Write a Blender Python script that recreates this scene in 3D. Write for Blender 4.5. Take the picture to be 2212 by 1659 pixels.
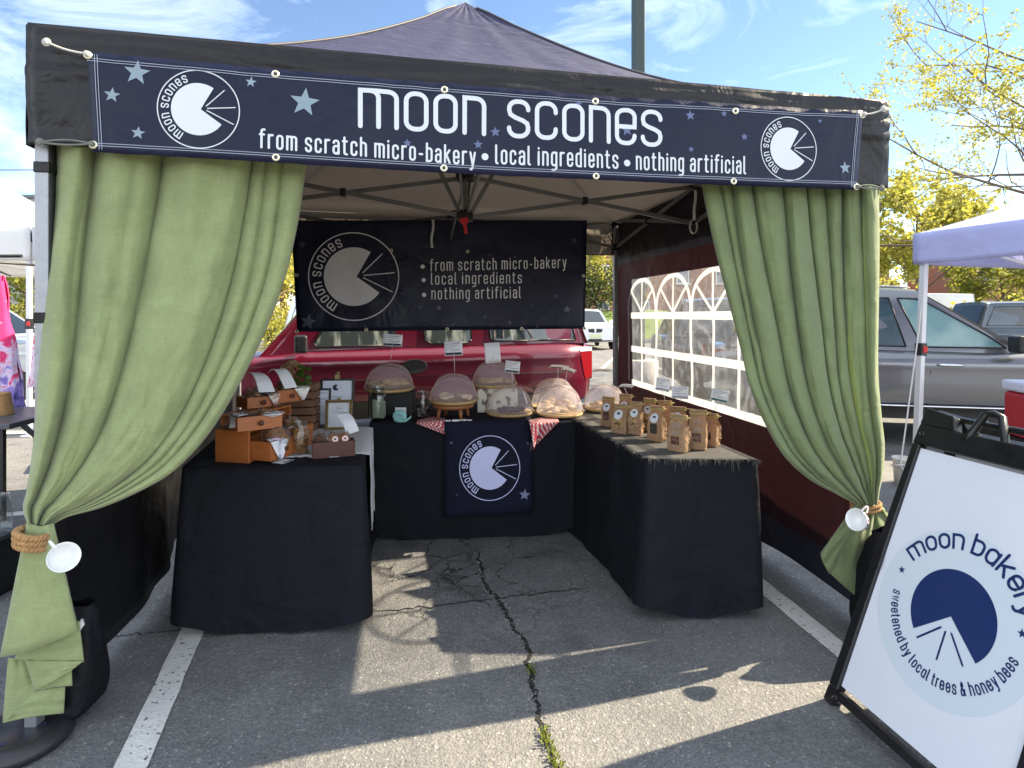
import bpy, bmesh, math, random
from mathutils import Vector, Matrix, noise
R_ = math.radians
for o in list(bpy.data.objects): bpy.data.objects.remove(o)
SC = bpy.context.scene
COL = SC.collection
random.seed(7)

# ---------------------------------------------------------------- camera
EYE = 1.38                      # lens height above the asphalt
FPX, CU, CV = 1271.0, 1106.0, 680.0     # focal length, axis and horizon in a 2212 px wide frame
cam_d = bpy.data.cameras.new('camera'); cam = bpy.data.objects.new('camera', cam_d); COL.objects.link(cam)
cam.location = (0, 0, EYE); cam.rotation_euler = (R_(90), 0, 0)
cam_d.sensor_fit = 'HORIZONTAL'; cam_d.sensor_width = 36; cam_d.lens = 36*FPX/2212
cam_d.shift_y = -(829.5-CV)/2212
cam_d.clip_start = 0.05; cam_d.clip_end = 3000
SC.camera = cam

# ---------------------------------------------------------------- light
SUN_EL, SUN_AZ = R_(37.5), math.atan2(.285, .958)     # azimuth measured from +X towards +Y
wd = bpy.data.worlds.new('World'); SC.world = wd; wd.use_nodes = True
nt = wd.node_tree; nt.nodes.clear()
wo = nt.nodes.new('ShaderNodeOutputWorld'); bg = nt.nodes.new('ShaderNodeBackground')
sky = nt.nodes.new('ShaderNodeTexSky'); sky.sky_type = 'NISHITA'; sky.sun_disc = False
sky.sun_elevation = SUN_EL; sky.sun_rotation = math.pi/2-SUN_AZ
sky.air_density = 1.0; sky.dust_density = 0.05; sky.ozone_density = 2.2; sky.altitude = 200
tc = nt.nodes.new('ShaderNodeTexCoord'); mp = nt.nodes.new('ShaderNodeMapping')
mp.inputs['Scale'].default_value = (2.2, 2.6, 6.5); mp.inputs['Rotation'].default_value = (.2, .35, .5)
n1 = nt.nodes.new('ShaderNodeTexNoise'); n1.inputs['Scale'].default_value = 1.5; n1.inputs['Detail'].default_value = 8
n1.inputs['Roughness'].default_value = .62; n1.inputs['Distortion'].default_value = .7
rp = nt.nodes.new('ShaderNodeValToRGB'); rp.color_ramp.elements[0].position = .50; rp.color_ramp.elements[1].position = .92
rp.color_ramp.elements[0].color = (0, 0, 0, 1); rp.color_ramp.elements[1].color = (.62, .62, .62, 1)
mx = nt.nodes.new('ShaderNodeMix'); mx.data_type = 'RGBA'
mx.inputs['B'].default_value = (11.5, 12.2, 13.0, 1)
L = nt.links.new
BANK_FILL = 6.2
L(tc.outputs['Generated'], mp.inputs['Vector']); L(mp.outputs[0], n1.inputs['Vector']); L(n1.outputs['Fac'], rp.inputs[0])
# added fill light: an unseen bright cloud bank behind the camera and overhead
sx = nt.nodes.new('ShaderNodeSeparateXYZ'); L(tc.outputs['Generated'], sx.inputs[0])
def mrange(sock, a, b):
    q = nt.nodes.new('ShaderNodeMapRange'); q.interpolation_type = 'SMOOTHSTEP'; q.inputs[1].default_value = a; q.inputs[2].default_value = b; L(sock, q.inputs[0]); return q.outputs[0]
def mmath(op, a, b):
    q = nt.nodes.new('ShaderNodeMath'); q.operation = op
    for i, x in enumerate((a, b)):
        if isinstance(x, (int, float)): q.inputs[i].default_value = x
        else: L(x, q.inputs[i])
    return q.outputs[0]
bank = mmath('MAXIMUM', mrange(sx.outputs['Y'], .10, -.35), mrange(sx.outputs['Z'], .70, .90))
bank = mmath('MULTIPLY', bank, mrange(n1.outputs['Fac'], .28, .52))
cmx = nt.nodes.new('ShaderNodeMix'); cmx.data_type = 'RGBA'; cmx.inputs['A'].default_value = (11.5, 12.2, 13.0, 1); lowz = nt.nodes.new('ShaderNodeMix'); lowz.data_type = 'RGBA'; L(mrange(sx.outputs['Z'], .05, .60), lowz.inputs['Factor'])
lowz.inputs['A'].default_value = (BANK_FILL*1.95, BANK_FILL*2.1, BANK_FILL*2.3, 1); lowz.inputs['B'].default_value = (BANK_FILL*.85, BANK_FILL*.94, BANK_FILL*1.08, 1); L(lowz.outputs['Result'], cmx.inputs['B'])  # low part of the added bank is brighter, to fill the tent interior
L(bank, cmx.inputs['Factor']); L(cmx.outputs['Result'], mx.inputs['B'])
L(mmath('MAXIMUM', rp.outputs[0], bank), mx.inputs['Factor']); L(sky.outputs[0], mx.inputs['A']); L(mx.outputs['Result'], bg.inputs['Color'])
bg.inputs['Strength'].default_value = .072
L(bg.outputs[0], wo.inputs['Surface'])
sd = bpy.data.lights.new('sun', 'SUN'); sun = bpy.data.objects.new('sun', sd); COL.objects.link(sun)
sd.energy = 5.0; sd.angle = R_(.53); sd.color = (1, .85, .61)
S2 = Vector((math.cos(SUN_EL)*math.cos(SUN_AZ), math.cos(SUN_EL)*math.sin(SUN_AZ), math.sin(SUN_EL)))
sun.rotation_euler = S2.to_track_quat('Z', 'Y').to_euler(); sun.location = S2*20
SC.view_settings.view_transform = 'Standard'; SC.view_settings.look = 'None'
SC.view_settings.exposure = 1.85; SC.view_settings.gamma = 1.0
SC.render.engine = 'CYCLES'
cy = SC.cycles; cy.use_denoising = True; cy.max_bounces = 9; cy.transparent_max_bounces = 24
cy.diffuse_bounces = 5; cy.sample_clamp_indirect = 6

# ---------------------------------------------------------------- geometry helpers
def P(u, v, Y): return Vector(((u-CU)/FPX*Y, Y, EYE-(v-CV)/FPX*Y))
def G(u, v, z=0.0): return P(u, v, FPX*(EYE-z)/(v-CV))
TL = Vector((-1.592, 1.943, 0)); TR = Vector((1.598, 2.519, 0))
TW = (TR-TL).length; WD = (TR-TL).normalized(); DD = Vector((-WD.y, WD.x, 0)); TH = math.atan2(WD.y, WD.x)
def T(a, b, z): return TL+WD*a+DD*b+Vector((0, 0, z))
def tent_ab(p): q = p-TL; return q.dot(WD), q.dot(DD), p.z
def TB(u, v, b):        # ray to the plane parallel to the front at depth b -> (a, z)
    r = Vector(((u-CU)/FPX, 1, 0)); t = (b+TL.dot(DD))/r.dot(DD)
    p = r*t; return (p-TL).dot(WD), EYE-(v-CV)/FPX*t
def TA(u, v, a):        # ray to a side plane -> (b, z)
    r = Vector(((u-CU)/FPX, 1, 0)); t = (a+TL.dot(WD))/r.dot(WD)
    p = r*t; return (p-TL).dot(DD), EYE-(v-CV)/FPX*t

def lerp(a, b, t): return a+(b-a)*t
def smooth(t): t = max(0, min(1, t)); return t*t*(3-2*t)
def crv(pts, t):
    """Catmull-Rom curve through points, t in 0..1 by chord length."""
    n = len(pts); d = [0]
    for i in range(n-1): d.append(d[-1]+math.dist(pts[i], pts[i+1]))
    x = max(0, min(1, t))*d[-1]
    i = 0
    while i < n-2 and x > d[i+1]: i += 1
    s = (x-d[i])/max(1e-9, d[i+1]-d[i])
    p0 = pts[max(0, i-1)]; p1 = pts[i]; p2 = pts[i+1]; p3 = pts[min(n-1, i+2)]
    return tuple(.5*(2*b+(c-a)*s+(2*a-5*b+4*c-e)*s*s+(3*b-a-3*c+e)*s**3) for a, b, c, e in zip(p0, p1, p2, p3))
def nz(x, y=0, z=0): return noise.noise(Vector((x, y, z)))

WM = {}
class MB:
    def __init__(s): s.v = []; s.f = []; s.sm = []
    def add(s, vs, fs, sm=False):
        k = len(s.v); s.v += [Vector(p) for p in vs]
        for f in fs: s.f.append([i+k for i in f]); s.sm.append(sm)
        return s
    def grid(s, fn, nu, nv, sm=True, flip=False):
        vs = [fn(i/nu, j/nv) for j in range(nv+1) for i in range(nu+1)]
        fs = []
        for j in range(nv):
            for i in range(nu):
                a = j*(nu+1)+i; f = [a, a+1, a+nu+2, a+nu+1]
                fs.append(f[::-1] if flip else f)
        return s.add(vs, fs, sm)
    def box(s, c, d, M=None):
        c = Vector(c); h = Vector(d)/2
        vs = [c+Vector((x*h.x, y*h.y, z*h.z)) for z in (-1, 1) for y in (-1, 1) for x in (-1, 1)]
        if M: vs = [M @ p for p in vs]
        return s.add(vs, [(0, 2, 3, 1), (4, 5, 7, 6), (0, 1, 5, 4), (2, 6, 7, 3), (0, 4, 6, 2), (1, 3, 7, 5)])
    def bar(s, p, q, w, h=None, up=(0, 0, 1)):
        p = Vector(p); q = Vector(q); h = h or w; d = (q-p).normalized(); up = Vector(up)
        x = d.cross(up)
        if x.length < 1e-4: x = d.cross(Vector((1, 0, 0)))
        x.normalize(); y = x.cross(d); x = x*w/2; y = y*h/2
        vs = [p-x-y, p+x-y, p+x+y, p-x+y, q-x-y, q+x-y, q+x+y, q-x+y]
        return s.add(vs, [(3, 2, 1, 0), (4, 5, 6, 7), (0, 1, 5, 4), (1, 2, 6, 5), (2, 3, 7, 6), (3, 0, 4, 7)])
    def tube(s, pts, r, n=8, closed=False, caps=True):
        pts = [Vector(p) for p in pts]; m = len(pts); k0 = len(s.v)
        rr = r if isinstance(r, (list, tuple)) else [r]*m
        ref = None; vs = []
        for i, p in enumerate(pts):
            a = pts[(i-1) % m] if (closed or i) else p; b = pts[(i+1) % m] if (closed or i < m-1) else p
            d = (b-a)
            if d.length < 1e-9: d = Vector((0, 0, 1))
            d.normalize()
            if ref is None:
                ref = Vector((0, 0, 1)) if abs(d.z) < .9 else Vector((1, 0, 0))
            x = (ref-d*ref.dot(d))
            if x.length < 1e-5: x = d.orthogonal()
            x.normalize(); ref = x; y = d.cross(x)
            for j in range(n):
                t = 2*math.pi*j/n; vs.append(p+(x*math.cos(t)+y*math.sin(t))*rr[i])
        fs = []
        for i in range(m if closed else m-1):
            i2 = (i+1) % m
            for j in range(n):
                j2 = (j+1) % n; fs.append((i*n+j, i*n+j2, i2*n+j2, i2*n+j))
        s.add(vs, fs, True)
        if caps and not closed:
            s.f.append([k0+j for j in range(n)][::-1]); s.sm.append(False)
            s.f.append([k0+(m-1)*n+j for j in range(n)]); s.sm.append(False)
        return s
    def lathe(s, prof, n=24, M=None, sm=True, cap=True):
        vs = []
        for r, z in prof:
            for j in range(n):
                t = 2*math.pi*j/n; p = Vector((r*math.cos(t), r*math.sin(t), z)); vs.append(M @ p if M else p)
        fs = []
        for i in range(len(prof)-1):
            for j in range(n):
                j2 = (j+1) % n; fs.append((i*n+j, i*n+j2, (i+1)*n+j2, (i+1)*n+j))
        k = len(s.v); s.add(vs, fs, sm)
        if cap:
            s.f.append([k+j for j in range(n)][::-1]); s.sm.append(False)
            s.f.append([k+(len(prof)-1)*n+j for j in range(n)]); s.sm.append(False)
        return s
    def ell(s, c, r, n=14, m=9, M=None, jit=0, seed=0):
        c = Vector(c); vs = []
        for i in range(m+1):
            ph = math.pi*i/m
            for j in range(n):
                t = 2*math.pi*j/n
                d = Vector((math.sin(ph)*math.cos(t), math.sin(ph)*math.sin(t), math.cos(ph)))
                k = 1+(jit*nz(d.x*2.1+seed*3.7, d.y*2.1, d.z*2.1+seed) if jit else 0)
                p = Vector((d.x*r[0]*k, d.y*r[1]*k, d.z*r[2]*k)); p = (M @ p if M else p)+c; vs.append(p)
        fs = [(i*n+j, (i+1)*n+j, (i+1)*n+(j+1) % n, i*n+(j+1) % n) for i in range(m) for j in range(n)]
        return s.add(vs, fs, True)
    def prism(s, pts, fn, d0, d1, sm=False):
        """pts 2D outline; fn(x, y, d) -> 3D; closed solid between depths d0 and d1"""
        n = len(pts); vs = [fn(x, y, d0) for x, y in pts]+[fn(x, y, d1) for x, y in pts]
        fs = [list(range(n))[::-1], list(range(n, 2*n))]+[(i, (i+1) % n, n+(i+1) % n, n+i) for i in range(n)]
        return s.add(vs, fs, sm)
    def flat(s, pts, fn, d=0):
        return s.add([fn(x, y, d) for x, y in pts], [list(range(len(pts)))])
    def build(s, name, mat, parent=None, loc=None, bevel=0, solid=0, off=-1, seg=2, weld=False, local=False, label=None):
        vs = s.v
        M = None
        if parent is not None and not local: M = WM[parent.name].inverted()
        elif loc is not None: M = Matrix.Translation(-Vector(loc))
        if M is not None: vs = [M @ p for p in vs]
        me = bpy.data.meshes.new(name); me.from_pydata([tuple(p) for p in vs], [], s.f)
        me.polygons.foreach_set('use_smooth', s.sm); me.update()
        if weld:
            b = bmesh.new(); b.from_mesh(me); bmesh.ops.remove_doubles(b, verts=b.verts, dist=weld if weld is not True else 1e-4); b.to_mesh(me); b.free()
        if isinstance(mat, (list, tuple)):
            for m_ in mat: me.materials.append(m_)
        else: me.materials.append(mat)
        o = bpy.data.objects.new(name, me); COL.objects.link(o)
        if parent is not None: o.parent = parent; WM[o.name] = WM[parent.name].copy()
        else:
            if loc is not None: o.location = loc
            WM[o.name] = Matrix.Translation(Vector(loc or (0, 0, 0)))
        if solid:
            md = o.modifiers.new('solid', 'SOLIDIFY'); md.thickness = solid; md.offset = off
        if bevel:
            md = o.modifiers.new('bevel', 'BEVEL'); md.width = bevel; md.segments = seg; md.limit_method = 'ANGLE'; md.angle_limit = R_(35)
            md.harden_normals = False
        if label: o['label'] = label
        return o

def tag(o, label, cat, group=None):
    o['label'] = label; o['category'] = cat
    if group: o['group'] = group
    return o
def thing(name, label, cat, loc=(0, 0, 0), rz=0, group=None, M=None):
    o = bpy.data.objects.new(name, None); COL.objects.link(o); o.empty_display_size = .05
    M = M or (Matrix.Translation(Vector(loc)) @ Matrix.Rotation(rz, 4, 'Z'))
    o.matrix_world = M; WM[o.name] = M.copy()
    return tag(o, label, cat, group)
def solo(mb, name, mat, label, cat, group=None, **k):
    xs = [p.x for p in mb.v]; ys = [p.y for p in mb.v]; zs = [p.z for p in mb.v]
    o = mb.build(name, mat, loc=((min(xs)+max(xs))/2, (min(ys)+max(ys))/2, min(zs)), **k)
    return tag(o, label, cat, group)
def struct(mb, name, mat, **k):
    o = mb.build(name, mat, **k); o['kind'] = 'structure'; return o
def dup(root, loc, rz, label, group=None):
    r = root.copy(); COL.objects.link(r); r.matrix_world = Matrix.Translation(Vector(loc)) @ Matrix.Rotation(rz, 4, 'Z')
    r['label'] = label
    if group: r['group'] = group
    def rec(a, b):
        for ch in list(a.children):
            c = ch.copy(); COL.objects.link(c); c.parent = b; rec(ch, c)
    rec(root, r)
    return r

# ---------------------------------------------------------------- materials
MATS = {}
def mat(name, col, rough=.6, metal=0, spec=.5, coat=0, var=0, vs=8, bump=0, bs=40, bd=4, trans=0, tcol=None, sheen=0,
        two=None, twos=3, twor=(.4, .6), warp=None, weave=0, alpha=None, coords='Object', vstretch=None, b2=0, b2s=4, grain=0, gs=150):
    if name in MATS: return MATS[name]
    m = bpy.data.materials.new(name); m.use_nodes = True; n = m.node_tree; n.nodes.clear(); L = n.links.new
    out = n.nodes.new('ShaderNodeOutputMaterial'); b = n.nodes.new('ShaderNodeBsdfPrincipled')
    b.inputs['Base Color'].default_value = (*col, 1); b.inputs['Roughness'].default_value = rough
    b.inputs['Metallic'].default_value = metal; b.inputs['Specular IOR Level'].default_value = spec
    b.inputs['Coat Weight'].default_value = coat; b.inputs['Coat Roughness'].default_value = .04
    if sheen: b.inputs['Sheen Weight'].default_value = sheen; b.inputs['Sheen Roughness'].default_value = .5
    tcn = n.nodes.new('ShaderNodeTexCoord'); vec = tcn.outputs[coords]
    if vstretch:
        mpn = n.nodes.new('ShaderNodeMapping'); mpn.inputs['Scale'].default_value = vstretch; L(vec, mpn.inputs['Vector']); vec = mpn.outputs[0]
    csock = None
    if two:
        t = n.nodes.new('ShaderNodeTexNoise'); t.inputs['Scale'].default_value = twos; t.inputs['Detail'].default_value = 5
        L(vec, t.inputs['Vector'])
        r = n.nodes.new('ShaderNodeValToRGB'); r.color_ramp.elements[0].position, r.color_ramp.elements[1].position = twor
        r.color_ramp.elements[0].color = (*col, 1); r.color_ramp.elements[1].color = (*two, 1)
        L(t.outputs['Fac'], r.inputs[0]); csock = r.outputs[0]
    if var:
        t = n.nodes.new('ShaderNodeTexNoise'); t.inputs['Scale'].default_value = vs; t.inputs['Detail'].default_value = 6; t.inputs['Roughness'].default_value = .65
        L(vec, t.inputs['Vector'])
        mr = n.nodes.new('ShaderNodeMapRange'); mr.inputs[1].default_value = .3; mr.inputs[2].default_value = .7
        mr.inputs[3].default_value = 1-var; mr.inputs[4].default_value = 1+var; L(t.outputs['Fac'], mr.inputs[0])
        mm = n.nodes.new('ShaderNodeMix'); mm.data_type = 'RGBA'; mm.blend_type = 'MULTIPLY'; mm.inputs['Factor'].default_value = 1
        if csock: L(csock, mm.inputs['A'])
        else: mm.inputs['A'].default_value = (*col, 1)
        L(mr.outputs[0], mm.inputs['B']); csock = mm.outputs['Result']
        mr2 = n.nodes.new('ShaderNodeMapRange'); mr2.inputs[1].default_value = .3; mr2.inputs[2].default_value = .7
        mr2.inputs[3].default_value = max(0, rough-.08); mr2.inputs[4].default_value = min(1, rough+.08)
        L(t.outputs['Fac'], mr2.inputs[0]); L(mr2.outputs[0], b.inputs['Roughness'])
    if grain:
        for sc_ in ((1, 1, .12), (.12, .12, 1)):
            mg = n.nodes.new('ShaderNodeMapping'); mg.inputs['Scale'].default_value = sc_; L(tcn.outputs[coords], mg.inputs['Vector'])
            tg = n.nodes.new('ShaderNodeTexNoise'); tg.inputs['Scale'].default_value = gs; tg.inputs['Detail'].default_value = 2; L(mg.outputs[0], tg.inputs['Vector'])
            mr = n.nodes.new('ShaderNodeMapRange'); mr.inputs[1].default_value = .3; mr.inputs[2].default_value = .7; mr.inputs[3].default_value = 1-grain; mr.inputs[4].default_value = 1+grain; L(tg.outputs['Fac'], mr.inputs[0])
            mm = n.nodes.new('ShaderNodeMix'); mm.data_type = 'RGBA'; mm.blend_type = 'MULTIPLY'; mm.inputs['Factor'].default_value = 1
            if csock: L(csock, mm.inputs['A'])
            else: mm.inputs['A'].default_value = (*col, 1)
            L(mr.outputs[0], mm.inputs['B']); csock = mm.outputs['Result']
    if csock: L(csock, b.inputs['Base Color'])
    nrm = None
    def addb(sock, st, dist):
        nonlocal nrm
        bn = n.nodes.new('ShaderNodeBump'); bn.inputs['Strength'].default_value = st; bn.inputs['Distance'].default_value = dist
        L(sock, bn.inputs['Height'])
        if nrm: L(nrm, bn.inputs['Normal'])
        nrm = bn.outputs[0]
    if b2:
        t = n.nodes.new('ShaderNodeTexNoise'); t.inputs['Scale'].default_value = b2s; t.inputs['Detail'].default_value = 3; t.inputs['Distortion'].default_value = 1.2
        L(vec, t.inputs['Vector']); addb(t.outputs['Fac'], b2, .05)
    if bump:
        t = n.nodes.new('ShaderNodeTexNoise'); t.inputs['Scale'].default_value = bs; t.inputs['Detail'].default_value = bd
        L(vec, t.inputs['Vector']); addb(t.outputs['Fac'], bump, .01)
    if weave:
        w = n.nodes.new('ShaderNodeTexVoronoi'); w.inputs['Scale'].default_value = weave; L(vec, w.inputs['Vector']); addb(w.outputs['Distance'], .25, .001)
    if nrm: L(nrm, b.inputs['Normal'])
    sh = b.outputs[0]
    if trans:
        tr = n.nodes.new('ShaderNodeBsdfTranslucent'); tr.inputs['Color'].default_value = (*(tcol or col), 1)
        if csock and not tcol: L(csock, tr.inputs['Color'])
        if nrm: L(nrm, tr.inputs['Normal'])
        ms = n.nodes.new('ShaderNodeMixShader'); ms.inputs[0].default_value = trans; L(sh, ms.inputs[1]); L(tr.outputs[0], ms.inputs[2]); sh = ms.outputs[0]
    if alpha is not None:
        tp = n.nodes.new('ShaderNodeBsdfTransparent'); ms = n.nodes.new('ShaderNodeMixShader'); ms.inputs[0].default_value = alpha
        L(tp.outputs[0], ms.inputs[1]); L(sh, ms.inputs[2]); sh = ms.outputs[0]
    L(sh, out.inputs['Surface'])
    MATS[name] = m; return m
def clear(name, tint=(1, 1, 1), refl=.5, wrink=0, ws=20, rough=.02, haze=0, hcol=(.8, .8, .8), glare_streak=0):
    """thin clear film or glass: see-through with a fresnel sheen"""
    if name in MATS: return MATS[name]
    m = bpy.data.materials.new(name); m.use_nodes = True; n = m.node_tree; n.nodes.clear(); L = n.links.new
    out = n.nodes.new('ShaderNodeOutputMaterial'); tp = n.nodes.new('ShaderNodeBsdfTransparent'); tp.inputs[0].default_value = (*tint, 1)
    gl = n.nodes.new('ShaderNodeBsdfGlossy'); gl.inputs['Roughness'].default_value = rough
    fr = n.nodes.new('ShaderNodeLayerWeight'); fr.inputs['Blend'].default_value = .5
    pw = n.nodes.new('ShaderNodeMath'); pw.operation = 'POWER'; pw.inputs[1].default_value = 4.5; L(fr.outputs['Facing'], pw.inputs[0])
    mu = n.nodes.new('ShaderNodeMath'); mu.operation = 'MULTIPLY_ADD'; mu.inputs[1].default_value = .95*refl; mu.inputs[2].default_value = .045*refl; mu.use_clamp = True; L(pw.outputs[0], mu.inputs[0])
    if wrink:
        tcn = n.nodes.new('ShaderNodeTexCoord'); t = n.nodes.new('ShaderNodeTexNoise'); t.inputs['Scale'].default_value = ws; t.inputs['Detail'].default_value = 4; t.inputs['Distortion'].default_value = 1.5
        L(tcn.outputs['Object'], t.inputs['Vector']); bn = n.nodes.new('ShaderNodeBump'); bn.inputs['Strength'].default_value = wrink; bn.inputs['Distance'].default_value = .03
        L(t.outputs['Fac'], bn.inputs['Height']); L(bn.outputs[0], gl.inputs['Normal']); L(bn.outputs[0], fr.inputs['Normal'])
    sh = tp.outputs[0]
    if haze:
        df = n.nodes.new('ShaderNodeBsdfDiffuse'); df.inputs[0].default_value = (*hcol, 1); tl = n.nodes.new('ShaderNodeBsdfTranslucent'); tl.inputs[0].default_value = (*hcol, 1)
        m0 = n.nodes.new('ShaderNodeMixShader'); m0.inputs[0].default_value = .5; L(df.outputs[0], m0.inputs[1]); L(tl.outputs[0], m0.inputs[2])
        m1 = n.nodes.new('ShaderNodeMixShader'); m1.inputs[0].default_value = haze
        if glare_streak:
            tcs = n.nodes.new('ShaderNodeTexCoord'); ts = n.nodes.new('ShaderNodeTexNoise'); ts.inputs['Scale'].default_value = glare_streak; ts.inputs['Detail'].default_value = 3; ts.inputs['Roughness'].default_value = .55; ts.inputs['Distortion'].default_value = 2.2; L(tcs.outputs['Object'], ts.inputs['Vector'])
            mr = n.nodes.new('ShaderNodeMapRange'); mr.inputs[1].default_value = .46; mr.inputs[2].default_value = .72; mr.inputs[3].default_value = haze*.8; mr.inputs[4].default_value = haze*2.1; L(ts.outputs['Fac'], mr.inputs[0]); L(mr.outputs[0], m1.inputs[0])  # pale streaks in the haze mimic glare on the wrinkled film
        L(sh, m1.inputs[1]); L(m0.outputs[0], m1.inputs[2]); sh = m1.outputs[0]
    ms = n.nodes.new('ShaderNodeMixShader'); L(mu.outputs[0], ms.inputs[0]); L(sh, ms.inputs[1]); L(gl.outputs[0], ms.inputs[2]); L(ms.outputs[0], out.inputs['Surface'])
    MATS[name] = m; return m

NAVY = mat('banner vinyl', (.0065, .0092, .030), .34, spec=.20, var=.12, vs=3, b2=.25, b2s=5, bump=.03, bs=60)
NAVY2 = mat('banner vinyl dark', (.006, .009, .030), .42, spec=.35, var=.15, vs=3, b2=.3, b2s=4)
BLACKCLOTH = mat('black tablecloth', (.0055, .0065, .0105), .80, spec=.22, var=.25, vs=5, b2=.6, b2s=3.6, bump=.05, bs=50)
TENTBLACK = mat('tent fabric black', (.0075, .007, .008), .36, spec=.30, var=.2, vs=6, b2=.35, b2s=5, bump=.05, bs=60)
STEEL = mat('grey steel', (.30, .31, .33), .42, metal=.55, var=.15, vs=30, bump=.03, bs=200)
DKSTEEL = mat('dark steel', (.19, .185, .18), .4, metal=.4, var=.1, vs=20)
PLAST = mat('black plastic', (.012, .012, .014), .38, var=.1, vs=20, bump=.03, bs=120)
WHITE = mat('white print', (.58, .61, .65), .5, var=.03)
PAPER = mat('paper', (.80, .81, .84), .75, var=.02, trans=.15)
INK = mat('dark ink', (.02, .025, .05), .7)
GREYINK = mat('grey ink', (.30, .31, .35), .7)
WIRE = mat('thin wire', (.55, .55, .55), .35, metal=.8)
BRASS = mat('grommet brass', (.72, .68, .52), .3, metal=.7)
WSTRAP = mat('white strap', (.62, .62, .60), .8, bump=.1, bs=150)
STARM = mat('star print', (.20, .27, .33), .5, var=.1)
STARD = mat('star print faint', (.045, .055, .10), .5, var=.1)
STITCH = mat('stitching', (.30, .33, .42), .7)

# ---------------------------------------------------------------- stroke lettering
def arcp(cx, cy, rx, ry, a0, a1, n=6):
    return [(cx+rx*math.cos(R_(a0+(a1-a0)*i/n)), cy+ry*math.sin(R_(a0+(a1-a0)*i/n))) for i in range(n+1)]
def glyph(ch, w=.46, r=.2, A=1.38, D=-.36):
    """centre-line strokes of a letter (x-height 1) and its width"""
    q = w-r; tl = arcp(r, 1-r, r, r, 90, 180); bl = arcp(r, r, r, r, 180, 270); br = arcp(q, r, r, r, -90, 0); tr = arcp(q, 1-r, r, r, 0, 90)
    trd = tr[::-1]                              # top to right
    O = tl+bl+br+tr
    if ch == 'o': return [(O, True)], w
    if ch == 'n': return [([(0, 0), (0, 1)]+trd+[(w, 0)], False)], w
    if ch == 'h': return [([(0, A), (0, 0)], False), ([(0, 1)]+trd+[(w, 0)], False)], w
    if ch == 'm':
        k = w*.88; rr = min(r, k*.45); t1 = arcp(k-rr, 1-rr, rr, rr, 90, 0); t2 = arcp(2*k-rr, 1-rr, rr, rr, 90, 0)
        return [([(0, 0), (0, 1)]+t1+[(k, 0)], False), ([(k-rr, 1)]+t2+[(2*k, 0)], False)], 2*k
    if ch == 'u': return [([(0, 1)]+bl+br+[(w, 1)], False)], w
    if ch == 'c': return [([(w, .74)]+tr+tl+bl+br+[(w, .26)], False)], w
    if ch == 'e': return [([(0, .5), (w, .5)]+tr+tl+bl+br+[(w, .24)], False)], w
    if ch == 's':
        return [([(w, .77)]+tr+tl+[(0, .74), (.06*w, .62), (.3*w, .54), (.7*w, .46), (.94*w, .38), (w, .27)]+arcp(q, r, r, r, 0, -90)+arcp(r, r, r, r, 270, 180)+[(0, .23)], False)], w
    if ch == 'a': return [([(.03, .82)]+arcp(r, 1-r, r, r, 170, 90)+trd+[(w, 0)], False), ([(w, .58), (r, .58)]+arcp(.19, .39, .19, .19, 90, 180)+arcp(.19, .19, .19, .19, 180, 270)+[(w*.6, 0), (w, .16)], False)], w
    if ch == 'A': return [(O, True), ([(w, 1), (w, 0)], False)], w          # single-storey a
    if ch == 'b': return [([(0, A), (0, 0)]+br+tr+[(0, 1)], False)], w
    if ch == 'd': return [([(w, A), (w, 0)]+bl[::-1]+tl[::-1]+[(w, 1)], False)], w
    if ch == 'g': return [(O, True), ([(w, 1), (w, D+r)]+arcp(q, D+r, r, r, 0, -90)+[(.04, D)], False)], w
    if ch == 'l': return [([(0, A), (0, .12), (.05, .02), (.14, 0)], False)], .12
    if ch == 'i': return [([(0, 0), (0, 1)], False), ([(0, 1.27), (0, 1.30)], False)], .02
    if ch == 'f': return [([(.34, A), (.22, A), (.13, A-.05), (.1, A-.15), (.1, 0)], False), ([(-.03, 1), (.30, 1)], False)], .30
    if ch == 't': return [([(.1, 1.3), (.1, .14), (.14, .04), (.22, 0), (.32, 0)], False), ([(-.03, 1), (.30, 1)], False)], .31
    if ch == 'r': return [([(0, 0), (0, 1)], False), ([(0, .80), (.06, .93), (.16, 1), (.31, 1)], False)], .29
    if ch == 'k': return [([(0, A), (0, 0)], False), ([(w*.95, 1), (0, .42)], False), ([(w*.32, .60), (w, 0)], False)], w
    if ch == 'y': return [([(0, 1), (w*.5, 0)], False), ([(w, 1), (w*.42, D*.8), (w*.25, D), (.02, D)], False)], w
    if ch == 'w': return [([(0, 1), (w*.32, 0), (w*.65, .9), (w*.98, 0), (w*1.3, 1)], False)], w*1.3
    if ch == '&': return [([(w*1.15, 0), (w*.2, .95), (w*.2, 1.2), (w*.42, A), (w*.68, 1.22), (w*.62, .98), (w*.1, .55), (0, .25), (w*.2, 0), (w*.6, 0), (w*.95, .3), (w*1.08, .6)], False)], w*1.15
    if ch == '-': return [([(.02, .5), (.26, .5)], False)], .28
    if ch == '6': return [([(w*.8, A), (w*.2, .9), (0, .4)]+bl+br+arcp(q, .7-r, r, r, 0, 90)+[(.1, .62)], False)], w
    if ch == 'O': return [(arcp(w*.6, A/2, w*.6, A/2, 90, 450, 14)[:-1], True)], w*1.2
    if ch == 'C': return [(arcp(w*.6, A/2, w*.6, A/2, 45, 315, 12), False)], w*1.1
    if ch == '.': return [([(0, .45), (0, .46)], False)], .05
    return [], .3
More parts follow.
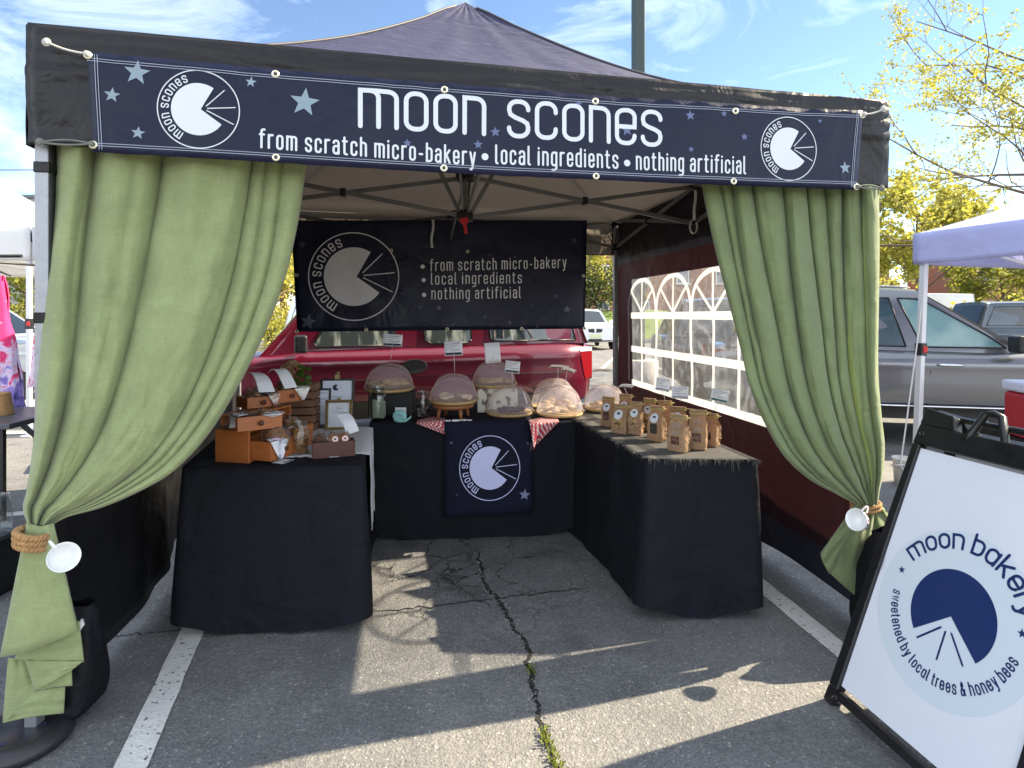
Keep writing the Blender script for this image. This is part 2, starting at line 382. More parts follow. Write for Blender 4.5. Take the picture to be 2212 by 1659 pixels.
def ribbon(mb, pts, sw, fn, closed=False, d=0, mx=None):
    if mx:
        q = []
        n = len(pts)
        for i in range(n if closed else n-1):
            a = pts[i]; b = pts[(i+1) % n]; k = max(1, int(math.dist(a, b)/mx))
            q += [(a[0]+(b[0]-a[0])*j/k, a[1]+(b[1]-a[1])*j/k) for j in range(k)]
        if not closed: q.append(pts[-1])
        pts = q
    q = [pts[0]]
    for p in pts[1:]:
        if math.dist(p, q[-1]) > 1e-5: q.append(p)
    if closed and math.dist(q[0], q[-1]) < 1e-5: q.pop()
    pts = q; n = len(pts); vs = []
    if n < 2: return
    for i in range(n):
        a = pts[(i-1) % n] if (closed or i) else pts[0]; b = pts[(i+1) % n] if (closed or i < n-1) else pts[-1]; p = pts[i]
        d1 = (p[0]-a[0], p[1]-a[1]); d2 = (b[0]-p[0], b[1]-p[1])
        l1 = math.hypot(*d1) or 1; l2 = math.hypot(*d2) or 1
        n1 = (-d1[1]/l1, d1[0]/l1) if math.hypot(*d1) > 1e-9 else (-d2[1]/l2, d2[0]/l2)
        n2 = (-d2[1]/l2, d2[0]/l2) if math.hypot(*d2) > 1e-9 else n1
        m = (n1[0]+n2[0], n1[1]+n2[1]); ml = math.hypot(*m) or 1; m = (m[0]/ml, m[1]/ml)
        k = min(1.6, 1/max(.3, m[0]*n1[0]+m[1]*n1[1]))*sw/2
        vs += [(p[0]+m[0]*k, p[1]+m[1]*k), (p[0]-m[0]*k, p[1]-m[1]*k)]
    k = n if closed else n-1
    fs = [(2*i, 2*i+1, 2*((i+1) % n)+1, 2*((i+1) % n)) for i in range(k)]
    if not closed:
        for e, o in ((0, 1), (n-1, n-2)):
            p = pts[e]; dx, dy = p[0]-pts[o][0], p[1]-pts[o][1]; l = math.hypot(dx, dy) or 1; dx /= l; dy /= l
            b0 = len(vs); A = (2*e, 2*e+1) if e else (1, 0)
            s = 1
            for j in range(1, 4):
                t = math.pi*j/4-math.pi/2
                # from left side round to right side of the travel direction
                nx, ny = -dy, dx
                vs.append((p[0]+sw/2*(nx*-math.sin(t)+dx*math.cos(t)), p[1]+sw/2*(ny*-math.sin(t)+dy*math.cos(t))))
            l_, r_ = (2*e, 2*e+1) if e else (1, 0)
            fs.append((l_, r_, b0+2, b0+1, b0))
    mb.add([fn(x, y, d) for x, y in vs], fs)
def text_width(s, sp, w):
    x = 0
    for i, c in enumerate(s): x += (.42 if c == ' ' else glyph(c, w)[1]+sp)
    return x-sp
def text_line(mb, s, fn, p0, p1, xh, sw, sp=.26, w=.46, mx=None, r=.2):
    """lay a line of lettering from p0 to p1 on a surface fn(x, y, d)"""
    tw = text_width(s, sp, w); x = 0; k = 0
    def mp(a, b):
        t = a/tw; return (p0[0]+(p1[0]-p0[0])*t, p0[1]+(p1[1]-p0[1])*t+b*xh)
    for c in s:
        if c == ' ': x += .42; continue
        if c == '.':
            cx, cy_ = mp(x+.02, .45); mb.flat([(cx+xh*.19*math.cos(a*.524), cy_+xh*.19*math.sin(a*.524)) for a in range(12)], fn, 0); x += .05+sp; continue
        g, gw = glyph(c, w, r)
        for pts, cl in g:
            ribbon(mb, [mp(x+a, b) for a, b in pts], sw, fn, cl, d=.00012*(k % 4), mx=mx); k += 1
        x += gw+sp
def text_arc(mb, s, fn, c, R, a0, a1, xh, sw, sp=.3, w=.46, inward=False, r=.2):
    """lettering round a circle from angle a0 to a1 (degrees); inward: letter tops face the centre"""
    tw = text_width(s, sp, w); x = 0; k = 0
    def mp(a, b):
        t = R_(a0+(a1-a0)*a/tw); q = R-b*xh if inward else R+b*xh
        return (c[0]+q*math.cos(t), c[1]+q*math.sin(t))
    for ch in s:
        if ch == ' ': x += .42; continue
        g, gw = glyph(ch, w, r)
        for pts, cl in g:
            ribbon(mb, [mp(x+a, b) for a, b in pts], sw, fn, cl, d=.00012*(k % 4)); k += 1
        x += gw+sp
def star(mb, c, R, fn, rot=90, d=0):
    pts = []
    for i in range(10):
        a = R_(rot+36*i); q = R if i % 2 == 0 else R*.42; pts.append((c[0]+q*math.cos(a), c[1]+q*math.sin(a)))
    k = len(mb.v); mb.add([fn(c[0], c[1], d)]+[fn(x, y, d) for x, y in pts], [(0, 1+i, 1+(i+1) % 10) for i in range(10)])
def moon_mark(mring, mdisc, c, R, fn, text=True, rot=0, sx=1, thick=.028):
    """ring, bitten disc, three rays and the arc of lettering"""
    ca, sa = math.cos(R_(rot)), math.sin(R_(rot))
    f2 = lambda x, y, d: fn(c[0]+(x*ca-y*sa)*sx, c[1]+x*sa+y*ca, d)
    ribbon(mring, [(R*math.cos(R_(i*6)), R*math.sin(R_(i*6))) for i in range(60)], R*thick, f2, True)
    ap = (.055*R, 0); a0, a1 = 57, 327; r = .67*R
    pts = [(r*math.cos(R_(a0+(a1-a0)*i/44)), r*math.sin(R_(a0+(a1-a0)*i/44))) for i in range(45)]
    rg = [1e-3, .2, .4, .6, .8, 1]
    mdisc.add([f2(lerp(ap[0], x, k), lerp(ap[1], y, k), 0) for k in rg for x, y in pts], [(j*45+i, j*45+i+1, (j+1)*45+i+1, (j+1)*45+i) for j in range(5) for i in range(44)])
    for p, q in (((42, 20), (139, 117)), ((49, 7), (199, 22)), ((45, -5), (189, -76))):
        ribbon(mring, [(p[0]/222*R, p[1]/222*R), (q[0]/222*R, q[1]/222*R)], R*thick*.9, f2)
    if text: text_arc(mring, 'moon scones', f2, (0, 0),   .735*R, 239, 111, .170*R, .031*R, sp=.46, w=.5)

# ---------------------------------------------------------------- ground
def ground_mat():
    m = bpy.data.materials.new('asphalt'); m.use_nodes = True; n = m.node_tree; L = n.links.new
    b = n.nodes['Principled BSDF']; tcn = n.nodes.new('ShaderNodeTexCoord')
    def noisen(s, d=5, rr=.6):
        t = n.nodes.new('ShaderNodeTexNoise'); t.inputs['Scale'].default_value = s; t.inputs['Detail'].default_value = d; t.inputs['Roughness'].default_value = rr; L(tcn.outputs['Object'], t.inputs['Vector']); return t
    def ramp(sock, stops):
        r = n.nodes.new('ShaderNodeValToRGB'); e = r.color_ramp.elements
        while len(e) < len(stops): e.new(.5)
        for x, (p, c) in zip(e, stops): x.position = p; x.color = (*c, 1)
        L(sock, r.inputs[0]); return r.outputs[0]
    def mixc(f, a, bb, mode='MIX', fac=1):
        x = n.nodes.new('ShaderNodeMix'); x.data_type = 'RGBA'; x.blend_type = mode
        if hasattr(f, 'links') or not isinstance(f, (int, float)): L(f, x.inputs['Factor'])
        else: x.inputs['Factor'].default_value = f
        L(a, x.inputs['A'])
        if isinstance(bb, tuple): x.inputs['B'].default_value = (*bb, 1)
        else: L(bb, x.inputs['B'])
        return x.outputs['Result']
    v = n.nodes.new('ShaderNodeTexVoronoi'); v.inputs['Scale'].default_value = 150; L(tcn.outputs['Object'], v.inputs['Vector'])
    v2 = n.nodes.new('ShaderNodeTexVoronoi'); v2.inputs['Scale'].default_value = 62; L(tcn.outputs['Object'], v2.inputs['Vector'])
    agg = ramp(v.outputs['Color'], [(0, (.112, .113, .115)), (.5, (.158, .158, .157)), (.86, (.205, .202, .196)), (1, (.46, .44, .41))])
    big = ramp(noisen(.9, 6).outputs['Fac'], [(.28, (.66, .67, .69)), (.5, (.95, .95, .96)), (.72, (1.2, 1.18, 1.14))])
    mid = ramp(noisen(6, 5).outputs['Fac'], [(.3, (.86, .86, .86)), (.7, (1.14, 1.14, 1.14))])
    c = mixc(1.0, agg, big, 'MULTIPLY'); c = mixc(1.0, c, mid, 'MULTIPLY')
    stain = ramp(noisen(2.3, 3, .5).outputs['Fac'], [(.60, (1, 1, 1)), (.70, (.74, .74, .75))]); c = mixc(1.0, c, stain, 'MULTIPLY')
    # scattered pale stones
    st = ramp(v2.outputs['Distance'], [(.10, (1, 1, 1)), (.16, (0, 0, 0))])
    sel = ramp(v2.outputs['Color'], [(.80, (0, 0, 0)), (.84, (1, 1, 1))])
    both = mixc(1.0, st, sel, 'MULTIPLY'); c = mixc(both, c, (.34, .33, .31))
    # alligator cracking, only near one worn patch of the bay
    vc = n.nodes.new('ShaderNodeTexVoronoi'); vc.feature = 'DISTANCE_TO_EDGE'; vc.inputs['Scale'].default_value = 4.2
    wv = n.nodes.new('ShaderNodeMix'); wv.data_type = 'VECTOR'; wv.inputs['Factor'].default_value = .18; L(tcn.outputs['Object'], wv.inputs['A']); L(noisen(5, 6).outputs['Color'], wv.inputs['B']); L(wv.outputs['Result'], vc.inputs['Vector'])
    ck = ramp(vc.outputs['Distance'], [(.006, (1, 1, 1)), (.022, (0, 0, 0))])
    vm = n.nodes.new('ShaderNodeVectorMath'); vm.operation = 'DISTANCE'; vm.inputs[1].default_value = (-.32, 3.25, 0); L(tcn.outputs['Object'], vm.inputs[0])
    pm = ramp(vm.outputs['Value'], [(.35, (1, 1, 1)), (.95, (0, 0, 0))])
    pk = mixc(1.0, ck, pm, 'MULTIPLY'); pk = mixc(1.0, pk, ramp(noisen(3, 4).outputs['Fac'], [(.42, (.15, .15, .15)), (.55, (1, 1, 1))]), 'MULTIPLY')
    c = mixc(pk, c, (.018, .017, .016))
    # far lot is paler and worn
    L(c, b.inputs['Base Color']); b.inputs['Roughness'].default_value = .85; b.inputs['Specular IOR Level'].default_value = .3
    bn = n.nodes.new('ShaderNodeBump'); bn.inputs['Strength'].default_value = .55; bn.inputs['Distance'].default_value = .004; L(v.outputs['Distance'], bn.inputs['Height'])
    b2 = n.nodes.new('ShaderNodeBump'); b2.inputs['Strength'].default_value = .5; b2.inputs['Distance'].default_value = .012; L(noisen(45, 4).outputs['Fac'], b2.inputs['Height']); L(bn.outputs[0], b2.inputs['Normal'])
    L(b2.outputs[0], b.inputs['Normal'])
    return m
ASPH = ground_mat()
g = MB()
def gridrange(a, b, n): return [a+(b-a)*i/n for i in range(n+1)]
g.add([(-900, -300, 0), (900, -300, 0), (900, 1500, 0), (-900, 1500, 0)], [(0, 1, 2, 3)])
struct(g, 'ground', ASPH)

def line_mat():
    m = mat('road paint', (.62, .61, .58), .8, var=.1, vs=14, bump=.4, bs=90)
    n = m.node_tree; L = n.links.new; out = [x for x in n.nodes if x.type == 'OUTPUT_MATERIAL'][0]; src = out.inputs['Surface'].links[0].from_socket
    tcn = n.nodes.new('ShaderNodeTexCoord'); t = n.nodes.new('ShaderNodeTexNoise'); t.inputs['Scale'].default_value = 55; t.inputs['Detail'].default_value = 5; L(tcn.outputs['Object'], t.inputs['Vector'])
    r = n.nodes.new('ShaderNodeValToRGB'); r.color_ramp.elements[0].position = .33; r.color_ramp.elements[1].position = .38; L(t.outputs['Fac'], r.inputs[0])
    tp = n.nodes.new('ShaderNodeBsdfTransparent'); ms = n.nodes.new('ShaderNodeMixShader'); L(r.outputs[0], ms.inputs[0]); L(tp.outputs[0], ms.inputs[1]); L(src, ms.inputs[2]); L(ms.outputs[0], out.inputs['Surface'])
    return m
PAINT = line_mat()
def road_line(p, q, w, name='parking_line'):
    p = Vector(p); q = Vector(q); d = (q-p).normalized(); x = Vector((d.y, -d.x, 0)); mb = MB(); n = 60
    vs = []
    for i in range(n+1):
        c = p.lerp(q, i/n); vs += [c-x*(w/2+.006*nz(i*.9, 3)), c+x*(w/2+.006*nz(i*.9, 9))]
    for v in vs: v.z = .004
    mb.add(vs, [(2*i, 2*i+1, 2*i+3, 2*i+2) for i in range(n)]); struct(mb, name, PAINT)
a0 = G(415, 1364); a1 = G(282, 1659); dl = (a0-a1).normalized()
road_line(a1-dl*.8, a0+dl*4.2, .098)
b0 = G(1640, 1262); b1 = G(1822, 1410); dr = (b0-b1).normalized()
road_line(b1-dr*1.2, b0+dr*4.2, .10)
road_line(G(-140, 1125), G(120, 1104), .10)

CRACK = mat('crack', (.012, .011, .010), .95, var=.3, vs=60, bump=.5, bs=80)
def crack(pts, w, seed, name='pavement_crack', nn=220):
    vs = []; mb = MB()
    for i in range(nn+1):
        t = i/nn; x, y, _ = crv(pts, t); x2, y2, _ = crv(pts, min(1, t+.004)); d = Vector((x2-x, y2-y, 0))
        if d.length < 1e-6: d = Vector((0, 1, 0))
        d.normalize(); s = Vector((d.y, -d.x, 0)); c = Vector((x, y, .003))+s*(.022*nz(i*.13, seed)+.012*nz(i*.55, seed+5))
        k = w*(.55+.75*abs(nz(i*.31, seed+9))+.5*nz(i*.9, seed+2))*(.35+.65*min(1, 8*t, 8*(1-t)+.3)); k = max(.0015, k)
        vs += [c-s*k/2, c+s*k/2]
    mb.add(vs, [(2*i, 2*i+1, 2*i+3, 2*i+2) for i in range(nn)]); return struct(mb, name, CRACK)
main = [tuple(G(u, v)) for u, v in ((1030, 1185), (1040, 1225), (1048, 1262), (1078, 1300), (1100, 1335), (1112, 1362), (1138, 1392), (1143, 1432), (1150, 1472), (1158, 1520), (1170, 1565), (1185, 1610), (1205, 1665), (1222, 1720))]
crack(main, .027, 1)
crack([tuple(G(u, v)) for u, v in ((225, 1378), (300, 1370), (400, 1362))], .010, 4, nn=90)
crack([tuple(G(u, v)) for u, v in ((800, 1322), (900, 1314), (980, 1305), (1060, 1295), (1160, 1283), (1260, 1272))], .013, 6, nn=160)
crack([tuple(G(u, v)) for u, v in ((880, 1245), (960, 1258), (1040, 1270))], .006, 8, nn=90)
crack([tuple(G(u, v)) for u, v in ((820, 1262), (905, 1240), (960, 1208), (1030, 1190))], .007, 12, nn=110)
crack([tuple(G(u, v)) for u, v in ((940, 1235), (1000, 1275), (1060, 1312))], .006, 15, nn=90)
# weeds growing in the crack, and grit lying in it
WEED = mat('weed leaf', (.17, .20, .02), .6, var=.3, vs=30, trans=.35)
mb = MB(); rs = random.Random(3)
for i in range(150):
    t = rs.uniform(.85, 1.0) if i < 132 else rs.uniform(.66, .70); c = Vector(crv(main, t)); c.x += rs.uniform(-.018, .018); c.z = .003
    h = rs.uniform(.006, .022); a = rs.uniform(0, 6.3); w = rs.uniform(.004, .010); d = Vector((math.cos(a), math.sin(a), 0)); s = Vector((-d.y, d.x, 0))
    tip = c+d*rs.uniform(.004, .018)+Vector((0, 0, h)); md = c.lerp(tip, .55)+Vector((0, 0, h*.25))
    mb.add([c, md-s*w*.6, tip, md+s*w*.6], [(0, 1, 2, 3)])
o = mb.build('weeds', WEED); o['kind'] = 'stuff'
mb = MB()
for i in range(420):
    t = rs.uniform(0, 1); c = Vector(crv(main, t)); c.x += rs.gauss(0, .02); c.z = .002; r = rs.uniform(.0015, .005)
    mb.ell(c, (r, r*.8, r*.6), 5, 4)
o = mb.build('grit', mat('grit', (.20, .19, .18), .9, var=.4, vs=60)); o['kind'] = 'stuff'

# ---------------------------------------------------------------- the stall tent
tent = thing('canopy_tent', 'black pop-up canopy tent with a peaked roof over the bakery stall', 'canopy tent', TL, TH)
def zeave(a, b=0): return 2.335-.047*a/TW-.02*b/TW
APEX = T(TW/2-.02, TW/2, 3.41)
ROOF = mat('canopy roof fabric', (.016, .018, .062), .7, trans=.10, tcol=(.30, .29, .30), var=.25, vs=9, vstretch=(1, 1, 3), b2=.3, b2s=4, bump=.08, bs=50, two=(.034, .036, .095), twos=14, twor=(.55, .8))
LINING = mat('silver roof lining', (.56, .52, .48), .7, var=.06, vs=5, b2=.4, b2s=4, trans=.45, tcol=(.60, .52, .46))
cor = [(0, 0), (TW, 0), (TW, TW), (0, TW)]
def roofpt(k, s, t, drop=0):
    (a0, b0), (a1, b1) = cor[k], cor[(k+1) % 4]
    a = lerp(a0, a1, s); b = lerp(b0, b1, s); E_ = T(a, b, zeave(a, b)-drop)
    p = E_.lerp(APEX-Vector((0, 0, drop)), t)
    sag = .70*t*(1-t)*(1-.25*t)+.10*t*(1-t)*(1-abs(2*s-1))
    wr = .006*nz(a*3, b*3, t*5)+.010*nz(s*9, k*3, t*3)*t*(1-t)*4
    if t > .84: wr += .012*math.sin(s*44+2*math.sin(t*30))*min(1, (t-.84)*14)*(1-t)*5
    p.z -= sag; p.z += wr
    return p
mb = MB()
for k in range(4): mb.grid(lambda s, t, k=k: roofpt(k, s, t), 40, 30)
mb.build('roof', ROOF, tent, weld=2e-3)
mb = MB()
for k in range(4): mb.grid(lambda s, t, k=k: roofpt(k, s, t, .014), 30, 22, flip=True)
mb.build('roof_lining', LINING, tent, weld=2e-3)
# ridge piping
PIPE = mat('ridge piping', (.05, .048, .055), .6)
mb = MB()
for k in range(4): mb.tube([roofpt(k, 0, t/24)+Vector((0, 0, .004)) for t in range(24)], .007, 6)
mb.build('ridge_piping', PIPE, tent)
# valance on all four sides
def valz(a): return 1.94-.02*a/TW
def valance(fn, n=90):
    m = MB(); m.grid(fn, n, 26); return m
valance(lambda s, t: T(s*TW, -.012+.012*nz(s*14, t*3, 1)*(.3+t)-.01*math.sin(math.pi*min(1, t*1.2))+.010*nz(s*7, t*9, 6)*math.sin(math.pi*min(1, t*1.6))+.004*math.sin(t*40+5*nz(s*5, 1))*(t < .5)*math.sin(math.pi*min(1, t*2)), lerp(zeave(s*TW)+.004, valz(s*TW)+.006*nz(s*10, 3), t))).build('front_valance', TENTBLACK, tent, solid=.002)
valance(lambda s, t: T(TW+.012+.012*nz(s*12, t*3, 5)*t, s*TW, lerp(zeave(TW, s*TW)+.004, 1.925+.008*nz(s*9, 7), t))).build('side_valance', TENTBLACK, tent, solid=.002)
valance(lambda s, t: T(-.012+.010*nz(s*12, t*3, 8)*t, s*TW, lerp(zeave(0, s*TW)+.004, 1.94+.008*nz(s*9, 2), t))).build('side_valance', TENTBLACK, tent, solid=.002)
valance(lambda s, t: T(s*TW, TW+.012+.012*nz(s*12, t*3, 9)*t, lerp(zeave(s*TW, TW)+.004, 1.955+.006*nz(s*9, 4), t))).build('back_valance', TENTBLACK, tent, solid=.002)
mb = MB(); mb.grid(lambda s, t: T(.06+s*(TW-.12), TW-.008, lerp(2.29, 1.962, t)), 20, 4, flip=True); mb.build('back_valance_lining', LINING, tent)
# legs
for a, b in ((.02, .045), (TW-.03, .055), (TW-.03, TW-.03), (-.20, TW-.03)):
    m = MB(); m.box((0, 0, 1.22), (.042, .042, 2.0)); m.box((0, 0, .55), (.034, .034, 1.06)); m.box((0, 0, .008), (.11, .11, .016))
    M_ = Matrix.Translation(T(a, b, 0)) @ Matrix.Rotation(TH, 4, 'Z'); m.v = [M_ @ p for p in m.v]
    leg = m.build('leg', STEEL, tent, bevel=.003)
    for z, w_ in ((2.27, .07), (2.03, .07)):
        m = MB(); m.box((0, 0, z), (w_, w_, .065), M_); m.build('bracket', PLAST, leg, bevel=.004)
# velcro straps round the front legs
for a, zs in ((.02, (1.875, 1.37, .96)), (TW-.03, (1.85,))):
    M_ = Matrix.Translation(T(a, .05, 0)) @ Matrix.Rotation(TH, 4, 'Z')
    for z in zs: m = MB(); m.box((.002, 0, z), (.049, .062, .036), M_); m.build('strap', TENTBLACK, tent, bevel=.003)
# scissor trusses
def truss(p, q, n=2, z1=2.285, z0=2.03):
    p = Vector(p); q = Vector(q); up = Vector((0, 0, 1)); side = (q-p).normalized().cross(up)*.013
    for i in range(n):
        A = p.lerp(q, i/n); B = p.lerp(q, (i+1)/n); m = MB()
        m.bar(A+up*z1+side, B+up*z0+side, .016, .028); m.build('crossbar', DKSTEEL, tent, bevel=.002)
        m = MB(); m.bar(A+up*z0-side, B+up*z1-side, .016, .028); m.build('crossbar', DKSTEEL, tent, bevel=.002)
        j = MB(); mid = A.lerp(B, .5)+up*(z1+z0)/2; j.bar(mid-side*2.2, mid+side*2.2, .034, .05); j.build('joint', PLAST, tent, bevel=.003)
        if i:
            for z in (z1, z0): j = MB(); j.bar(A+up*z-side*2.4, A+up*z+side*2.4, .055, .045); j.build('joint', PLAST, tent, bevel=.004)
c2 = lambda a, b: T(a, b, 0)
truss(c2(.05, .03), c2(TW-.05, .03)); truss(c2(.05, TW-.04), c2(TW-.05, TW-.04))
truss(c2(.03, .05), c2(.03, TW-.05)); truss(c2(TW-.04, .05), c2(TW-.04, TW-.05))
truss(c2(.05, TW/2), c2(TW-.05, TW/2), z1=2.275, z0=2.015)
truss(c2(TW/2-.02, .05), c2(TW/2-.02, TW-.05), z1=2.30, z0=2.04)
m = MB(); ctr = T(TW/2-.02, TW/2, 0); m.bar(ctr+Vector((0, 0, 2.0)), ctr+Vector((0, 0, 3.36)), .034, .034); m.build('centre_post', DKSTEEL, tent, bevel=.003)
for z, w_ in ((2.015, .10), (2.277, .11)): m = MB(); m.box(ctr+Vector((0, 0, z)), (w_, w_, .052)); m.build('hub', PLAST, tent, bevel=.006)
for da, db in ((.55, .12), (-.5, -.1), (.15, .55), (-.15, -.55)):
    m = MB(); m.bar(ctr+Vector((0, 0, 2.03))+WD*da*.06, ctr+WD*da*.75+DD*db*.75+Vector((0, 0, 2.72)), .016, .024); m.build('strut', DKSTEEL, tent, bevel=.002)
RED = mat('red plastic', (.55, .012, .015), .4, var=.05)
m = MB(); q = ctr+Vector((0, -.06, 1.985)); m.prism([(-.03, .01), (.022, .02), (.028, -.012), (.012, -.02), (.022, -.085), (.002, -.09), (-.008, -.03), (-.03, -.014)], lambda x, y, d: q+WD*x+DD*d+Vector((0, 0, y)), -.008, .008)
m.build('release_pull', RED, tent, bevel=.002)
def strap(p, length, w=.022, loop=0, lean=0, name='hanging_strap'):
    m = MB()
    def f(s, t):
        z = -t*length; return Vector(p)+WD*((s-.5)*w+lean*t+.006*math.sin(t*7))+DD*(.012*math.sin(t*5+1))+Vector((0, 0, z))
    m.grid(f, 2, 12)
    if loop:
        c = Vector(p)+WD*lean+Vector((0, 0, -length-loop*.9)); m.grid(lambda s, t: c+WD*(loop*.55*math.cos(1.8+t*5.2))+Vector((0, 0, loop*math.sin(1.8+t*5.2)))+DD*(s-.5)*w, 2, 20)
    m.build(name, WSTRAP, tent, solid=.0025, off=0)
a_, z_ = TB(935, 474, TW-.25); strap(T(a_, TW-.25, z_), .25, lean=-.01)
a_, z_ = TB(1504, 410, TW*.42); strap(T(a_, TW*.42, z_), .20, .02, loop=.045, lean=-.02)
# black bungee ends at the back corner
m = MB(); q = T(TW-.05, TW-.06, 2.2)
for dx in (-.10, -.05, .03): m.tube([q+WD*dx, q+WD*(dx*.3)+Vector((0, 0, -.12)), q+WD*(dx*.5+.02)+Vector((0, 0, -.24))], .004, 5)
m.build('cord', PLAST, tent)

# side walls
WALLR = mat('maroon side wall', (.017, .0075, .009), .6, var=.2, vs=5, b2=.45, b2s=3.5, trans=.30, tcol=(.014, .004, .0055))
WALLK = mat('black side wall', (.010, .010, .012), .5, var=.2, vs=5, b2=.4, b2s=3.5)
WALLN = mat('navy side wall band', (.010, .011, .018), .6, var=.2, vs=5, b2=.4, b2s=3.5, trans=.1, tcol=(.02, .02, .03))
def wall_r(b, z):            # gentle belly of the cloth
    return T(TW-.005+.018*nz(b*1.6, z*1.4, 4)+.008*nz(b*5, z*5, 2), b, z)
WIN = [(.40, .752), (2.86, .748), (2.88, 1.70), (.40, 1.72)]
wb0, wb1, wz0, wz1 = .26, 2.86, .745, 1.70
wall = thing('tent_side_wall', 'maroon side wall with a clear arched window panel, zipped to the tent', 'tent wall', T(TW, 0, 0), TH)
m = MB()
for b0, b1, z0, z1 in ((.03, wb0, .24, 1.86), (wb1, TW-.02, .24, 1.86), (wb0, wb1, .24, wz0), (wb0, wb1, wz1, 1.86)):
    nb = max(2, int((b1-b0)/.08)); nn = max(2, int((z1-z0)/.08))
    m.grid(lambda s, t: wall_r(lerp(b0, b1, s), lerp(z0, z1, t)), nb, nn)
m.build('maroon_panel', WALLR, wall, weld=1e-3)
m = MB(); m.grid(lambda s, t: wall_r(lerp(.03, TW-.02, s), lerp(1.86, 2.3, t)), 40, 6); m.build('upper_band', WALLN, wall)
m = MB(); m.grid(lambda s, t: wall_r(lerp(.0, TW-.02, s), lerp(.05+.05*nz(s*3, 5)+.03*s, .24, t))+WD*(.02*(1-t)*nz(s*8, 2)), 40, 5); m.build('skirt', WALLN, wall)
VINYL = clear('clear vinyl', (.84, .85, .88), .55, wrink=.45, ws=9, rough=.05, haze=.15, hcol=(.52, .54, .58), glare_streak=5)
m = MB(); m.grid(lambda s, t: wall_r(lerp(wb0, wb1, s), lerp(wz0, wz1, t))+WD*.004, 60, 26); m.build('window', VINYL, wall)
WTAPE = mat('white window tape', (.85, .85, .83), .6, trans=.5, tcol=(.97, .97, .96), alpha=.6)
m = MB()
wf = lambda b, z, d: wall_r(b, z)-WD*(.006+d)
def wl(pts, w): ribbon(m, [(b+.010*nz(b*4, z*5), z+.006*nz(b*5, z*5, 7)) for b, z in pts], w, wf, mx=.05, d=.0002*(len(m.f) % 5))
bars = [2.86-.205*2*i/2 for i in range(7)]
pit = .605; cs = [2.62-pit*i for i in range(4)]
wl([(wb1, 1.375), (wb0, 1.375)], .055); wl([(wb1, 1.07), (wb0, 1.07)], .055); wl([(wb1, .772), (wb0, .772)], .052); 
for i, c in enumerate(cs):
    wl([(c+pit/2, 1.375), (c+pit/2, .79)], .034); wl([(c, 1.375), (c, .79)], .030)
    arch = [(c+pit/2*math.cos(R_(a))*.98, 1.385+.300*math.sin(R_(a))**.85) for a in range(0, 181, 9)]
    wl(arch, .036); wl([(c, 1.40), (c, 1.665)], .026); wl([(c, 1.40), (c+pit*.34, 1.575)], .024); wl([(c, 1.40), (c-pit*.34, 1.575)], .024)
m.build('window_tape', WTAPE, wall)
# black wall on the other side
lwall = thing('tent_side_wall', 'plain black side wall behind the table with the wooden drawers', 'tent wall', TL, TH)
m = MB()
def wall_l(s, t):
    b = lerp(.03, TW-.02, s); z0 = .05+.08*math.sin(s*3)*s+.02*nz(s*9, 1)
    bow = .03*nz(b*1.5, t*2, 9)+.025*nz(b*5, t*2, 3)*(1-t)+.10*(1-t)**2*math.sin(min(1, s*2.2)*math.pi)*.6
    return T(.035+bow-.24*s, b, lerp(z0, 2.3, t))
m.grid(wall_l, 70, 40); m.build('fabric', WALLK, lwall, solid=.002)

# ---------------------------------------------------------------- front banner
banner = thing('banner', 'long navy banner reading moon scones strung across the tent front', 'banner', T(TW/2, -.03, 2.05), TH)
def fb(a, z, d=0):
    w = .009*nz(a*2.3, z*3, 1)+.007*nz(a*9, z*3, 12)*max(0, 1-min(a-.19, 3.09-a)/.5)+.005*nz(a*14, z*2.2, 3)*max(0, (z-2.1)/.12)+.006*math.sin(a*7+z*9)*nz(a*1.2, 2)+.010*nz(a*.8, z*1.5, 6)
    return T(a, -.046-d-w, z)
cTL = TB(190, 112, -.046); cTR = TB(1862, 240, -.046); cBL = TB(198, 328, -.046); cBR = TB(1850, 410, -.046)
def edge_top(s): return lerp(cTL[0], cTR[0], s), lerp(cTL[1], cTR[1], s)-.018*math.sin(math.pi*s)*(1 if s < .5 else 1)
def edge_bot(s): return lerp(cBL[0], cBR[0], s), lerp(cBL[1], cBR[1], s)-.012*math.sin(math.pi*s)
m = MB()
def bgrid(s, t):
    A = edge_top(s); B = edge_bot(s); return fb(lerp(A[0], B[0], t), lerp(A[1], B[1], t)+.003*nz(s*40, t)*(abs(2*t-1) > .95), 0)
m.grid(bgrid, 120, 16); m.build('vinyl', NAVY, banner, solid=.0016)
def tbp(u, v): return TB(u, v, -.048)
ft = lambda a, z, d: fb(a, z, .0034+d)
m = MB()
p0 = tbp(771, 277); p1 = tbp(1433, 318); xh = tbp(771, 190)[1]-tbp(771, 277)[1]
text_line(m, 'moon scones', ft, (p0[0]+.012, p0[1]+.008), (p1[0]-.012, p1[1]+.008), xh-.016, .0165, sp=.235, w=.50, mx=.03, r=.215); m.build('lettering', WHITE, banner); m = MB()
for s, A, B, hh in (('from scratch micro-bakery', (563, 319), (1026, 356), 28), ('local ingredients', (1072, 352), (1334, 363), 27), ('nothing artificial', (1376, 365), (1609, 375), 26)):
    p0 = tbp(*A); p1 = tbp(*B); h_ = hh/FPX*(2.05 if A[0] < 600 else 2.25 if A[0] < 1100 else 2.35)
    mt = MB(); text_line(mt, s, ft, p0, p1, h_, .0076, sp=.40, w=.42, mx=.03); mt.build('lettering', WHITE, banner)
for u, v in ((1048, 338), (1355, 352)):
    c = tbp(u, v); mq = MB(); mq.flat([(c[0]+.013*math.cos(a*.4488), c[1]+.013*math.sin(a*.4488)) for a in range(14)], ft); mq.build('bullet_print', WHITE, banner)
md = MB(); mr = MB()
